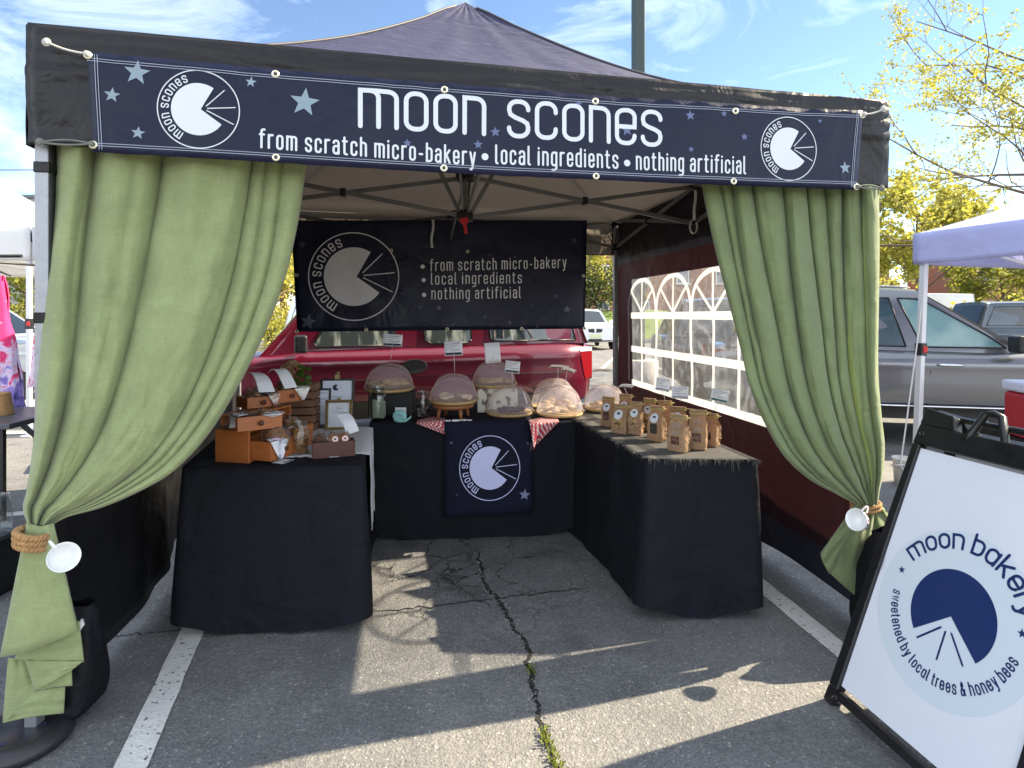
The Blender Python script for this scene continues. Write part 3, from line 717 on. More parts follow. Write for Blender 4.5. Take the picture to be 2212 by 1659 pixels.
for (u, v), (ul, ur), (vt, vb) in (((430, 237), (341, 519), (153, 321)), ((1703, 321), (1644, 1763), (253, 390))):
    c = tbp((ul+ur)/2, (vt+vb)/2); Rz = (tbp((ul+ur)/2, vt)[1]-tbp((ul+ur)/2, vb)[1])/2; Rx = (tbp(ur, v)[0]-tbp(ul, v)[0])/2
    md = MB(); mr = MB(); moon_mark(mr, md, c, Rz, ft, sx=Rx/Rz); mr.build('logo_print', WHITE, banner); md.build('moon_print', WHITE, banner)
ms = MB()
for u, v, r in ((296, 157, 26), (242, 205, 16), (542, 177, 12), (298, 287, 14), (658, 221, 32), (1824, 363, 17)):
    c = tbp(u, v); ms = MB(); star(ms, c, r*2.05/FPX, ft, rot=84 if u < 700 else 95); ms.build('star_print', STARM, banner)
ms = MB()
for u, v, r in ((1070, 285, 11), (1033, 312, 10), (1355, 280, 14), (1490, 250, 12), (1563, 246, 8), (1607, 296, 9), (1492, 323, 7), (1770, 262, 6), (1250, 225, 9), (880, 310, 9)):
    c = tbp(u, v); ms = MB(); star(ms, c, r*2.3/FPX, ft, rot=95); ms.build('star_print', mat('star print mid', (.09, .12, .24), .5), banner)
m = MB()
for off in (.022, .030):
    ribbon(m, [(edge_top(s/50)[0], edge_top(s/50)[1]-off) for s in range(51)], .0022, lambda a, z, d: fb(a, z, .0045), mx=.02)
    ribbon(m, [(edge_bot(s/50)[0], edge_bot(s/50)[1]+off) for s in range(51)], .0022, lambda a, z, d: fb(a, z, .0045), mx=.02)
    for e, sg in ((0, 1), (1, -1)):
        A = edge_top(e); B = edge_bot(e); ribbon(m, [(A[0]+sg*off, A[1]-.01), (B[0]+sg*off, B[1]+.01)], .0022, lambda a, z, d: fb(a, z, .0046), mx=.02)
m.build('stitching', STITCH, banner)
def grommet(parent, c, n, r=.0135):
    z = Vector(n).normalized(); M_ = Matrix.Translation(c) @ z.to_track_quat('Z', 'Y').to_matrix().to_4x4(); q = MB()
    q.lathe([(r*.42, .0005), (r*.55, .0035), (r*.85, .0035), (r, .0005)], 16, M_, cap=False); g_ = q.build('grommet', BRASS, parent)
    q = MB(); q.lathe([(r*.02, .0008), (r*.46, .0008)], 12, M_, cap=False); q.build('grommet_hole', PLAST, g_)
for u, v in ((191, 120), (595, 160), (960, 195), (1286, 219), (1587, 241), (1861, 250), (200, 312), (597, 341), (959, 363), (1287, 381), (1584, 392), (1849, 404)):
    c = tbp(u, v); grommet(banner, ft(c[0], c[1], .001), -DD)
ROPE = mat('tie cord', (.50, .50, .46), .8, bump=.5, bs=250)
ROPEK = mat('dark tie cord', (.16, .17, .15), .8, bump=.5, bs=250)
def tie(A, B, dbl):
    m = MB(); k = 3
    pA = fb(*tbp(*A), .010); pB = fb(*tbp(*B), .012)
    m.tube([pA.lerp(pB, t/8)+Vector((0, 0, -.006*math.sin(math.pi*t/8))) for t in range(9)], .0035, 6)
    if dbl: m.tube([pA.lerp(pB, t/8)+Vector((0, 0, .010*math.sin(math.pi*t/8))) for t in range(9)], .003, 6)
    m.ell(pA, (.010, .010, .010), 8, 6); m.ell(pB, (.009, .009, .011), 8, 6)
    m.tube([pB+WD*.012*math.cos(a*.52)+Vector((0, 0, .012*math.sin(a*.52))) for a in range(12)], .0022, 5, closed=True)
    m.build('tie_cord', ROPE if not dbl else ROPEK, banner)
tie((190, 119), (103, 93), False); tie((199, 311), (90, 309), True); tie((1862, 249), (1902, 238), False); tie((1850, 404), (1900, 408), True)

# ---------------------------------------------------------------- banner hung at the back
bb = thing('banner', 'black banner with bullet list and white moon hung at the back above the red car', 'banner', T(TW/2, TW-.2, 1.7), TH)
cz = [P(627, 478, 5.02), P(1267, 478, 5.46), P(1263, 710, 5.46), P(641, 717, 5.02)]
bx = (cz[1]-cz[0]); bx.z = 0; bx.normalize(); by = Vector((-bx.y, bx.x, 0))
b0_ = Vector((cz[3].x, cz[3].y, 0))
def bk(u, v):                # pixel on that plane -> (s, z)
    r = Vector(((u-CU)/FPX, 1, 0)); t = b0_.dot(by)/r.dot(by); return (r*t-b0_).dot(bx), EYE-(v-CV)/FPX*t
def bkw(s, z, d=0): return b0_+bx*s+Vector((0, 0, z))-by*(d+.012*nz(s*1.6, z*2, 3)+.008*nz(s*5, z*3, 8))
q4 = [bk(628, 476), bk(1268, 476), bk(1263, 710), bk(642, 717)]
m = MB(); m.grid(lambda s, t: bkw(lerp(lerp(q4[0][0], q4[1][0], s), lerp(q4[3][0], q4[2][0], s), t), lerp(lerp(q4[0][1], q4[1][1], s), lerp(q4[3][1], q4[2][1], s), t)), 60, 24)
m.build('vinyl', NAVY2, bb, solid=.0016)
bf = lambda s, z, d: bkw(s, z, .004+d)
BW = mat('white print soft', (.82, .82, .84), .6, var=.05)
m = MB(); mr = MB(); md = MB()
for s, A, B in (('from scratch micro-bakery', (930, 585), (1222, 578)), ('local ingredients', (932, 614), (1126, 611)), ('nothing artificial', (933, 646), (1124, 643))):
    m = MB(); text_line(m, s, bf, bk(*A), bk(*B), 17.5*5.2/FPX, .0095, sp=.42, w=.42)
    c = bk(A[0]-17, A[1]-9); m.build('lettering', BW, bb); m = MB(); m.flat([(c[0]+.019*math.cos(a*.4488), c[1]+.019*math.sin(a*.4488)) for a in range(14)], bf); m.build('bullet_print', BW, bb)
c = bk(765, 597.5); moon_mark(mr, md, c, (bk(765, 503)[1]-bk(765, 692)[1])/2, bf, sx=((bk(862, 597)[0]-bk(667, 597)[0])/2)/((bk(765, 503)[1]-bk(765, 692)[1])/2), thick=.024)
mr.build('logo_print', BW, bb); md.build('moon_print', BW, bb)
ms = MB(); ml = MB()
for u, v, r, k in ((653, 528, 9, 0), (666, 695, 17, 1), (868, 635, 4, 0), (908, 664, 6, 0), (948, 665, 7, 1), (1048, 685, 6, 0), (1148, 660, 5, 0), (1225, 668, 9, 1), (1160, 705, 4, 0), (1240, 520, 9, 0), (1112, 556, 6, 0), (1026, 565, 6, 0), (790, 705, 4, 0), (1101, 697, 5, 1), (980, 700, 5, 0), (1200, 640, 5, 0), (1058, 550, 4, 0)):
    ms = MB(); star(ms, bk(u, v), r*5.2/FPX, bf, rot=80); ms.build('star_print', mat('star print grey', (.10, .11, .16), .5) if k else STARD, bb)
for u, v in ((641, 716), (791, 712), (966, 711), (1127, 710), (1262, 709), (640, 594), (1260, 596), (845, 541), (1010, 543)):
    s, z = bk(u, v); grommet(bb, bkw(s, z, .004), -by, .016)

# ---------------------------------------------------------------- curtains
def curtain_mat(name, col, trans, tcol):
    return mat(name, col, .85, spec=.2, var=.13, vs=7, b2=.22, b2s=6, bump=.10, bs=170, grain=.055, gs=190, weave=0, trans=trans, tcol=tcol, sheen=.25)
GREEN = curtain_mat('green linen', (.272, .318, .150), .16, (.25, .30, .09))
def foldfn(valleys, s):
    for a, b in zip(valleys, valleys[1:]):
        if a <= s <= b:
            x = (s-a)/(b-a); return (math.sin(math.pi*x)**.52)*min(1, (b-a)/.17)
    return 0
def drape(Lp, Rp, valleys, bfn, amp, nu=190, nv=150, seed=0):
    m = MB()
    def f(s, t):
        l = crv(Lp, t); r = crv(Rp, t)
        k = foldfn(valleys, s)
        sw = s+.012*math.sin(t*6+s*20+seed)*(1-t)
        u = lerp(l[0], r[0], sw); v = lerp(l[1], r[1], sw)
        A = amp(t)
        dep = bfn(s, t)-A*k*(.75+.5*abs(nz(s*6, t*1.5, seed)))-.007*nz(s*10, t*6, seed+3)-.006*nz(s*22, t*14, seed)-.0025*(math.exp(-((t-.36)/.006)**2)+math.exp(-((t-.68)/.006)**2)+math.exp(-((s-.5)/.006)**2))-.002*abs(nz(s*9+t*7, t*16-s*5, seed+2))
        a, z = TB(u, v, dep)
        # the round of a pleat leans over its neighbour
        a += A*.35*math.cos(math.pi*((s*37) % 1))*0
        return T(a, dep, z)
    m.grid(f, nu, nv); return m
cl = thing('curtain', 'wide pale green curtain tied back at the tent leg beside the wooden drawers', 'curtain', T(.02, .02, .4), TH)
Lp = [(116, 312), (112, 400), (100, 520), (93, 640), (86, 780), (76, 930), (60, 1050), (50, 1095), (60, 1134)]
Rp = [(657, 350), (640, 470), (616, 590), (580, 700), (535, 800), (482, 895), (430, 965), (370, 1022), (300, 1062), (220, 1096), (150, 1115), (112, 1134)]
drape(Lp, Rp, [0, .17, .43, .80, .865, .92, 1.0], lambda s, t: lerp(.115, -.005, smooth(t*1.15)), lambda t: lerp(.11, .055, t)).build('drape', GREEN, cl, solid=.002, off=0)
# knot of cloth below the rope: a cascade of overlapping turned-back layers
def layer(top, bot, b, bulge=.02, nu=24, nv=14, wob=.006, seed=0):
    m = MB()
    def f(s, t):
        p = crv(top, s); q = crv(bot, s); u = lerp(p[0], q[0], t); v = lerp(p[1], q[1], t)
        dep = (b(s, t) if callable(b) else b)-bulge*max(0, math.sin(math.pi*s))**.7*min(1, .25+t*3)-wob*nz(s*3+seed, t*4, seed)-.35*wob*math.sin(s*19+seed)*(1-t)
        a, z = TB(u, v, dep); return T(a, dep, z)
    return m.grid(f, nu, nv)
m = MB()
for top, bot, b, bl in (
    ([(58, 1128), (85, 1136), (116, 1130)], [(0, 1420), (60, 1408), (120, 1384), (170, 1364)], lambda s, t: -.05-.03*t, .03),
    ([(45, 1405), (110, 1380), (171, 1340)], [(30, 1424), (90, 1430), (182, 1430)], -.055, .008),
    ([(18, 1421), (40, 1424), (62, 1426)], [(6, 1560), (60, 1530), (92, 1492)], -.040, .010),
    ([(56, 1426), (110, 1428), (180, 1428)], [(75, 1493), (100, 1480), (154, 1448)], -.065, .008),
    ([(70, 1480), (110, 1466), (155, 1442)], [(86, 1490), (120, 1484), (156, 1481)], -.052, .006),
    ([(60, 1500), (100, 1488), (141, 1484)], [(6, 1562), (60, 1550), (138, 1540)], -.046, .008)):
    q = layer(top, bot, b, bl, seed=len(m.v)); m.add(q.v, q.f, True)
m.build('tail', GREEN, cl, solid=.0025, off=0)
cr = thing('curtain', 'green curtain with many pleats tied back beside the white sandwich board', 'curtain', T(TW-.02, .02, .5), TH)
GREEN2 = curtain_mat('green linen thin', (.195, .240, .118), .28, (.42, .50, .13))
Lr = [(1519, 395), (1532, 470), (1550, 560), (1572, 650), (1596, 745), (1620, 840), (1652, 915), (1694, 985), (1748, 1035), (1805, 1066), (1850, 1090)]
Rr = [(1898, 402), (1897, 500), (1896, 650), (1897, 800), (1905, 900), (1911, 960), (1908, 1020), (1900, 1060), (1896, 1090)]
drape(Lr, Rr, [0, .09, .15, .29, .44, .60, .69, .78, .91, 1.0], lambda s, t: lerp(.085, .005, smooth(t*1.3))-.075*smooth((s-.80)/.2)*(1-.6*t), lambda t: lerp(.085, .045, t), seed=5).build('drape', GREEN2, cr, solid=.002, off=0)
m = MB()
for top, bot, b, bl in (([(1850, 1086), (1868, 1092), (1884, 1088)], [(1772, 1196), (1778, 1215), (1792, 1240)], .0, .012),
                        ([(1852, 1090), (1872, 1096), (1890, 1090)], [(1788, 1234), (1825, 1268), (1868, 1304)], .012, .02),
                        ([(1866, 1090), (1884, 1096), (1900, 1088)], [(1850, 1270), (1880, 1290), (1960, 1180)], .035, .02),
                        ([(1884, 1090), (1896, 1090), (1902, 1086)], [(1900, 1180), (1930, 1160), (1925, 1120)], .05, .01)):
    q = layer(top, bot, b, bl, seed=len(m.v), wob=.014); m.add(q.v, q.f, True)
m.build('tail', GREEN2, cr, solid=.0025, off=0)

# rope tiebacks and the china cups hung on them
JUTE = mat('jute rope', (.42, .24, .10), .9, var=.3, vs=60, bump=.8, bs=220)
def coil(c, r, axis_up, turns=2, rr=.009, sq=.8, lab='', tilt=.25, name='rope_tieback'):
    m = MB(); pts = []
    for k in range(turns):
        q = MB(); base = Vector(c)+Vector((0, 0, -.017*k))
        ring = []
        for i in range(40):
            a = 2*math.pi*i/40; ring.append(base+WD*r*math.cos(a)+DD*r*sq*math.sin(a)+Vector((0, 0, tilt*r*math.cos(a))))
        # two-strand twist
        for ph in (0, math.pi):
            q2 = []
            for i in range(120):
                a = 2*math.pi*i/120; o = base+WD*r*math.cos(a)+DD*r*sq*math.sin(a)+Vector((0, 0, tilt*r*math.cos(a))); n = (WD*math.cos(a)+DD*math.sin(a))
                q2.append(o+n*rr*.5*math.cos(a*14+ph)+Vector((0, 0, rr*.5*math.sin(a*14+ph))))
            m.tube(q2, rr*.62, 6, closed=True)
    return solo(m, name, JUTE, lab, 'rope')
a_, z_ = TB(88, 1142, -.02); tieL = T(a_, -.06, z_)
coil(tieL, .043, 1, 3, .011, 1.0, 'thick jute rope wound three times round the wide pale green curtain', tilt=-.28)
a_, z_ = TB(1874, 1090, 0.02); tieR = T(a_, .03, z_)
coil(tieR, .055, 1, 2, .008, .9, 'thin jute rope round the curtain beside the sandwich board', tilt=.12)
CHINA = mat('white china', (.80, .80, .79), .15, coat=.6, var=.02)
def cup(c, axis, R, H_, label, handle, deco=False):
    z = Vector(axis).normalized(); M_ = Matrix.Translation(c) @ z.to_track_quat('Z', 'Y').to_matrix().to_4x4()
    t = thing('teacup', label, 'teacup', c)
    m = MB(); m.lathe([(.001, .004), (R*.42, .002), (R*.45, 0), (R*.44, .006), (R*.70, H_*.25), (R*.88, H_*.6), (R, H_), (R*.97, H_*1.005), (R*.84, H_*.6), (R*.66, H_*.27), (R*.30, H_*.12), (.001, H_*.11)], 36, M_, cap=False)
    m.build('bowl', CHINA, t)
    h = Vector(handle).normalized(); h = (h-z*h.dot(z)).normalized()
    m = MB(); m.tube([Vector(c)+z*(H_*(.52+.33*math.cos(R_(a))))+h*(R*.82+R*.62*math.sin(R_(a))) for a in range(-5, 186, 12)], R*.085, 8); m.build('handle', CHINA, t)
    if deco:
        m = MB(); s = z.cross(h)
        for k, (ang, zz, r) in enumerate(((100, .72, .007), (125, .6, .005), (150, .74, .005), (80, .58, .005), (170, .62, .006), (190, .7, .004), (60, .7, .005))):
            for j in range(4):
                an = R_(ang)+.07*math.cos(j*1.57); q = R*(.88+.12*(zz-.6)/.4)+.0008; p = Vector(c)+z*(H_*zz+.003*math.sin(j*1.57))-(h*math.cos(an)+s*math.sin(an))*q*1
                m.ell(p, (r*.5, r*.5, r*.5), 6, 4)
        m.build('flower_print', mat('cup flowers', (.30, .10, .18), .4, two=(.08, .12, .22), twos=60, twor=(.45, .5)), t)
    else:
        m = MB(); m.lathe([(R*.22, H_*.14), (R*.25, H_*.14)], 24, M_, cap=False); m.build('base_ring', mat('cup ring', (.55, .62, .68), .4), t)
    return t
pc = P(133, 1205, 1.80); ax = (Vector((0, 0, EYE))-pc).normalized()+Vector((.18, 0, .06))
cup(pc, ax, .043, .045, 'plain white china cup hanging mouth outward from the thick jute rope', Vector((-.7, 0, .8)))
pc = P(1866, 1126, 2.37); cup(pc, Vector((-.86, -.42, .28)), .044, .052, 'small flowered white teacup hanging from the thin jute rope', Vector((.25, -.2, .9)), True)

# ---------------------------------------------------------------- weight bags and foot weight
BAG = mat('weight bag nylon', (.006, .0065, .009), .65, spec=.2, var=.2, vs=10, b2=.4, b2s=9)
def weight_bag(c, w, d, h, rz, label):
    m = MB()
    def f(s, t):
        a = 2*math.pi*s; e = .55
        x = math.copysign(abs(math.cos(a))**e, math.cos(a)); y = math.copysign(abs(math.sin(a))**e, math.sin(a))
        k = (.86+.14*math.sin(math.pi*min(1, t*1.1))-.12*t*t)*(1+.12*nz(x*1.5+rz, y*1.5, t*3)) if t < .97 else .80
        k *= min(1, .55+t*9)
        if t > .9: k *= 1-.5*(t-.9)/.1*abs(y)
        return Vector((x*w/2*k, y*d/2*k*(1-.55*t), h*t+.02*nz(x, y, t*2)*t))
    m.grid(f, 40, 26); t = thing('weight_bag', label, 'weight bag', c, rz)
    m.v = [WM[t.name] @ p for p in m.v]; m.build('bag', BAG, t, weld=1e-4)
    return t
wbL = weight_bag(T(.075, .07, .02), .23, .20, .37, TH-.1, 'tall black weight bag standing at the foot of the wide green curtain')
m = MB(); q = P(176, 1357, 1.95); m.tube([q+Vector((-.03, 0, .02)), q+Vector((-.015, -.01, -.01)), q+Vector((0, -.012, .005)), q+Vector((.008, -.01, .018)), q+Vector((.002, 0, .03))], [.012, .013, .008, .009, .004], 8); m.build('white_tie', WSTRAP, wbL)
wbR = weight_bag(T(TW-.02, -.08, .015), .30, .32, .48, TH, 'slumped black weight bag at the tent leg behind the sandwich board')
RUB = mat('black rubber', (.020, .019, .022), .42, var=.15, vs=12, bump=.1, bs=90)
fw = thing('foot_weight', 'round black rubber foot weight with drain holes under the tent leg', 'tent weight', G(40, 1605), 0)
m = MB(); Rw = .150
m.lathe([(.001, 0), (Rw*.93, 0), (Rw, .012), (Rw*.99, .03), (Rw*.88, .046), (Rw*.72, .052), (Rw*.69, .046), (.001, .045)], 48, WM[fw.name], cap=False); m.build('disc', RUB, fw)
m = MB()
for a in range(7):
    t = .3+a*.9; c = WM[fw.name] @ Vector((Rw*.45*math.cos(t), Rw*.45*math.sin(t), .0465)); m.lathe([(.001, 0), (.010, 0)], 12, Matrix.Translation(c), cap=False)
m.build('hole', INK, fw)
m = MB(); p = WM[fw.name] @ Vector((.03, .03, 0)); m.bar(p+Vector((0, 0, .03)), p+Vector((0, 0, .16)), .045, .04); m.build('post', STEEL, fw, bevel=.003)

# ---------------------------------------------------------------- tablecloths
def tablecloth(cor4, z, label, seed, flare=.035, amp=.02, hem=.012, name='tablecloth', fold=9, material=None):
    """cor4: front-left, front-right, back-right, back-left on the table top"""
    pts = [Vector((p[0], p[1])) for p in cor4]; cen = sum(pts, Vector((0, 0)))/4
    per = []; n = len(pts); rr = .03
    for i in range(4):
        p0, p1, p2 = pts[i-1], pts[i], pts[(i+1) % 4]
        a = p1+(p0-p1).normalized()*rr; b = p1+(p2-p1).normalized()*rr
        for k in range(5): t = k/4; per.append(((a*(1-t)**2+p1*2*t*(1-t)+b*t*t), 1))
        e1 = pts[(i+1) % 4]+(p1-p2).normalized()*rr; nn = max(6, int((e1-b).length/.03))
        for k in range(1, nn): per.append((b.lerp(e1, k/nn), 0))
    N = len(per); nr = []
    for i in range(N):
        d = per[(i+1) % N][0]-per[i-1][0]; d.normalize(); nr.append(Vector((d.y, -d.x)))
    cw = []
    for i in range(N):
        cd = min((per[i][0]-c).length for c in pts); cw.append(math.exp(-(cd/.13)**2))
    L_ = [0]
    for i in range(1, N): L_.append(L_[-1]+(per[i][0]-per[i-1][0]).length)
    m = MB(); rows = 16; vs = []
    for j in range(rows+1):
        t = j/rows
        for i in range(N):
            p, _ = per[i]
            off = .004*min(1, t*6)+flare*t*(.2+.5*cw[i])+amp*t**.8*(nz(L_[i]*fold*.35, seed, t*.5)+.55*nz(L_[i]*fold, seed+4, t*.8))+.012*cw[i]*t**1.2*math.sin(min(1, t)*2.2)
            h = hem+.05*cw[i]+.016*nz(L_[i]*2.5, seed+8)
            zz = lerp(z, h, t) if t > .06 else z-.012*(t/.06)**2
            q = p+nr[i]*off; vs.append(Vector((q.x, q.y, max(.008, zz))))
    fs = [(j*N+(i+1) % N, j*N+i, (j+1)*N+i, (j+1)*N+(i+1) % N) for j in range(rows) for i in range(N)]
    m.add(vs, fs, True)
    # top: concentric rings
    k0 = len(m.v); rings = 12; vs = []
    for j in range(rings):
        s = 1-j/rings
        for i in range(N):
            q = cen+(per[i][0]-cen)*s; vs.append(Vector((q.x, q.y, z+(.0025*nz(q.x*6, q.y*6, seed) if j else 0))))
    vs.append(Vector((cen.x, cen.y, z)))
    fs = [(j*N+i, j*N+(i+1) % N, (j+1)*N+(i+1) % N, (j+1)*N+i) for j in range(rings-1) for i in range(N)]+[((rings-1)*N+i, (rings-1)*N+(i+1) % N, rings*N) for i in range(N)]
    m.add(vs, fs, True)
    return solo(m, name, material or BLACKCLOTH, label, 'tablecloth', weld=1e-4)
ZT = .72
def xy(p): return (p.x, p.y)
lt = [xy(G(390, 1012, ZT)), xy(G(786, 1006, ZT)), (-.85, 3.50), (-1.66, 3.42)]
ct = [xy(G(797, 914, ZT)), xy(G(1262, 907, ZT)), (.42, 4.40), (-.96, 4.32)]
rt = [xy(G(1398, 993, ZT)), xy(G(1640, 995, ZT)), (.86, 4.12), (.34, 3.98)]
tablecloth(lt, ZT, 'black floor-length tablecloth under the wooden drawers and cookies', 1)
tablecloth(ct, ZT-.002, 'black tablecloth on the middle table with the moon runner', 3, flare=.02, amp=.026)
tablecloth(rt, ZT+.003, 'black tablecloth under the row of kraft paper bags', 7, flare=.05, amp=.035)
# runner with the logo
RUN = mat('runner cloth', (.010, .011, .024), .85, spec=.12, var=.15, vs=6, b2=.25, b2s=4)
rb0 = G(960, 912, ZT); rb1 = G(1149, 910, ZT); rxd = (rb1-rb0); rwid = rxd.length; rxd.normalize(); rnd = Vector((rxd.y, -rxd.x, 0))
run = thing('table_runner', 'navy table runner with white moon mark hanging over the table front', 'table runner', rb0)
rf = lambda s, z, d=0: rb0+rxd*s+Vector((0, 0, z-ZT))+rnd*(.014+.034*max(0, (ZT-z))/.7+.004*nz(s*4, z*5)+d)
m = MB(); zb = ZT-.555
m.grid(lambda s, t: (rb0+rxd*s*rwid+Vector((0, 0, .005))-rnd*(.24*(1-2*t)-.012)) if t < .5 else rf(s*rwid, lerp(ZT+.004, zb+.02*(1-s)*-1, (t-.5)*2)), 14, 24)
m.build('cloth', RUN, run, solid=.0016)
LAV = mat('runner print', (.52, .54, .80), .6, var=.03)
def rk(u, v):
    r = Vector(((u-CU)/FPX, 1, 0)); q0 = rb0+rnd*.03; t = q0.dot(rnd)/r.dot(rnd); return (r*t-q0).dot(rxd), EYE-(v-CV)/FPX*t
mr = MB(); md = MB(); c = rk(1058, 1011); Rv = (rk(1058, 942)[1]-rk(1058, 1080)[1])/2; Rh = (rk(1123, 1011)[0]-rk(993, 1011)[0])/2
moon_mark(mr, md, c, Rv, lambda s, z, d: rf(s, z, .0035+d), sx=Rh/Rv, thick=.025)
mr.build('logo_print', LAV, run); md.build('moon_print', LAV, run)
m = MB()
star(m, rk(1133, 1068), .036, lambda s, z, d: rf(s, z, .0035+d), rot=84)
m.build('star_print', mat('runner star', (.17, .18, .30), .6), run); m = MB()
star(m, rk(975, 957), .012, lambda s, z, d: rf(s, z, .0035+d)); star(m, rk(1140, 958), .010, lambda s, z, d: rf(s, z, .0035+d)); star(m, rk(987, 1068), .009, lambda s, z, d: rf(s, z, .0035+d))
m.build('star_print', STARD, run)
# fringed burlap runner on the bag table
BURL = mat('sunlit grey burlap', (.105, .100, .094), .95, var=.4, vs=22, vstretch=(1, 3, 1), bump=.7, bs=160)  # stands for black cloth, its sunlit grey put into the colour
m = MB()
def rtp(s, t): A = Vector((*rt[0], 0)).lerp(Vector((*rt[1], 0)), s); B = Vector((*rt[3], 0)).lerp(Vector((*rt[2], 0)), s); q = A.lerp(B, t); q.z = ZT+.0065+.002*nz(q.x*9, q.y*9); return q
m.grid(lambda s, t: rtp(lerp(.0, .985, s), lerp(-.004, 1.0, t)), 24, 40)
bur = m.build('burlap_runner', BURL, loc=rtp(.5, .5), solid=.002); tag(bur, 'fringed burlap runner in painted sunlit grey under the kraft paper bags', 'table runner')
m = MB(); rs = random.Random(5)
for i in range(120):
    s = rs.random(); p = rtp(s, -.006); ln = rs.uniform(.006, .028)*(2 if rs.random() < .07 else 1); m.tube([p, p+Vector((0, -.008, -.004)), p+Vector((rs.uniform(-.006, .006), -.012, -ln))], .0009, 4)
for i in range(200):
    t = rs.random(); p = rtp(-.002, t); ln = rs.uniform(.004, .016)*(2.2 if rs.random() < .08 else 1); m.tube([p, p+Vector((-.010, 0, -.003)), p+Vector((-.014, rs.uniform(-.006, .006), -ln))], .0009, 4)
m.build('fringe', BURL, bur)

# ---------------------------------------------------------------- sandwich board
BL = Vector((1.163, 2.076, .071)); syaw, slean, sw_, sh_ = -1.397, .374, .57, .887
sx_ = Vector((math.cos(syaw), math.sin(syaw), 0)); sn0 = Vector((math.sin(syaw), -math.cos(syaw), 0)); up_ = Vector((0, 0, math.cos(slean)))-sn0*math.sin(slean); sn = sn0*math.cos(slean)+Vector((0, 0, math.sin(slean)))
def SBP(s, t, d=0): return BL+sx_*s+up_*t+sn*d
def SB(u, v):
    r = Vector(((u-CU)/FPX, 1, -(v-CV)/FPX)); o = Vector((0, 0, EYE)); t = (BL-o).dot(sn)/r.dot(sn); q = o+r*t-BL; return q.dot(sx_), q.dot(up_)
board = thing('sandwich_board', 'white sandwich board sign in a black frame reading moon bakery', 'sign', BL+Vector((.25, -.25, -.071)), syaw)
PANEL = mat('white sign panel', (.68, .71, .78), .35, spec=.4, var=.05, vs=2.5, two=(.62, .65, .72), twos=5, twor=(.45, .8))
FRAME = mat('black sign frame', (.010, .010, .012), .32, var=.1, vs=14, bump=.06, bs=140)
m = MB(); m.prism([(0, 0), (sw_, 0), (sw_, sh_), (0, sh_)], SBP, -.006, 0); m.build('panel', PANEL, board)
def frame_leaf(fn, name):
    m = MB()
    for r in (((-.042, -.02), (0, -.02), (0, sh_+.012), (-.030, sh_+.012)), ((sw_, -.02), (sw_+.042, -.02), (sw_+.030, sh_+.012), (sw_, sh_+.012)),
              ((-.046, -.076), (-.005, -.076), (.012, -.048), (.07, -.048), (sw_-.07, -.048), (sw_-.012, -.048), (sw_+.005, -.076), (sw_+.046, -.076), (sw_+.042, -.0203), (-.042, -.0203)),
              ((-.030, sh_+.0123), (sw_+.030, sh_+.0123), (sw_+.026, sh_+.085), (-.026, sh_+.085)),
              ((-.026, sh_+.0852), (.115, sh_+.0852), (.095, sh_+.135), (-.020, sh_+.150))):
        m.prism(list(r), fn, -.024, .012)
    return m.build(name, FRAME, board, bevel=.004)
fl = frame_leaf(SBP, 'front_frame')
m = MB()
for k in (.0, 1):     # raised hinge loops
    s0 = .20+.22*k
    m = MB(); m.tube([SBP(s0-.045, sh_+.06, .006), SBP(s0-.035, sh_+.085, .004), SBP(s0-.012, sh_+.165, -.004), SBP(s0+.012, sh_+.172, -.008), SBP(s0+.036, sh_+.165, -.012), SBP(s0+.07, sh_+.09, -.01), SBP(s0+.08, sh_+.06, -.004)], .0125, 8); m.build('hinge_loop', FRAME, board)
m = MB(); m.tube([SBP(-.02, sh_+.135, -.03), SBP(sw_+.02, sh_+.135, -.03)], .011, 8); m.build('hinge_rod', FRAME, board)
top_ = SBP(0, sh_+.16, -.03)
def RBP(s, t, d=0):           # rear leaf leans the other way from the same hinge
    dn = Vector((0, 0, -math.cos(slean)))-sn0*math.sin(slean); return top_+sx_*s+dn*(sh_+.16-t)-(sn0*math.cos(slean)-Vector((0, 0, math.sin(slean))))*d
m = MB(); m.prism([(0, 0), (sw_, 0), (sw_, sh_), (0, sh_)], RBP, -.006, 0); m.build('rear_panel', PANEL, board)
frame_leaf(RBP, 'rear_frame')
m = MB(); q = SB(1872, 1385-5); m.prism([(-.012, .43), (.008, .43), (.008, .475), (-.012, .475)], SBP, .0125, .02); m.build('panel_clip', FRAME, board, bevel=.003)
m = MB()
for s, t in ((.0, -.045), (-.005, sh_+.05), (sw_, -.045)):
    M_ = Matrix.Translation(SBP(s, t, .012)) @ sn.to_track_quat('Z', 'Y').to_matrix().to_4x4(); m.lathe([(.012, 0), (.012, .004), (.007, .004), (.006, .001), (.001, .001)], 16, M_, cap=False)
m.build('screw', FRAME, board)
sf = lambda s, t, d: SBP(s, t, .0008+d)
NAVYP = mat('navy sign print', (.010, .028, .115), .4, var=.03); PALE = mat('pale disc sticker', (.58, .65, .72), .35, spec=.4)
cc = SB(2052, 1332)
def rr_(u, v): p = SB(u, v); return math.dist(p, cc), math.degrees(math.atan2(p[1]-cc[1], p[0]-cc[0]))
m = MB(); m.flat([(cc[0]+.262*math.cos(R_(a*5)), cc[1]+.262*math.sin(R_(a*5))) for a in range(72)], sf); m.build('disc_sticker', PALE, board)
sf2 = lambda s, t, d: SBP(s, t, .0018+d)
SGN = []

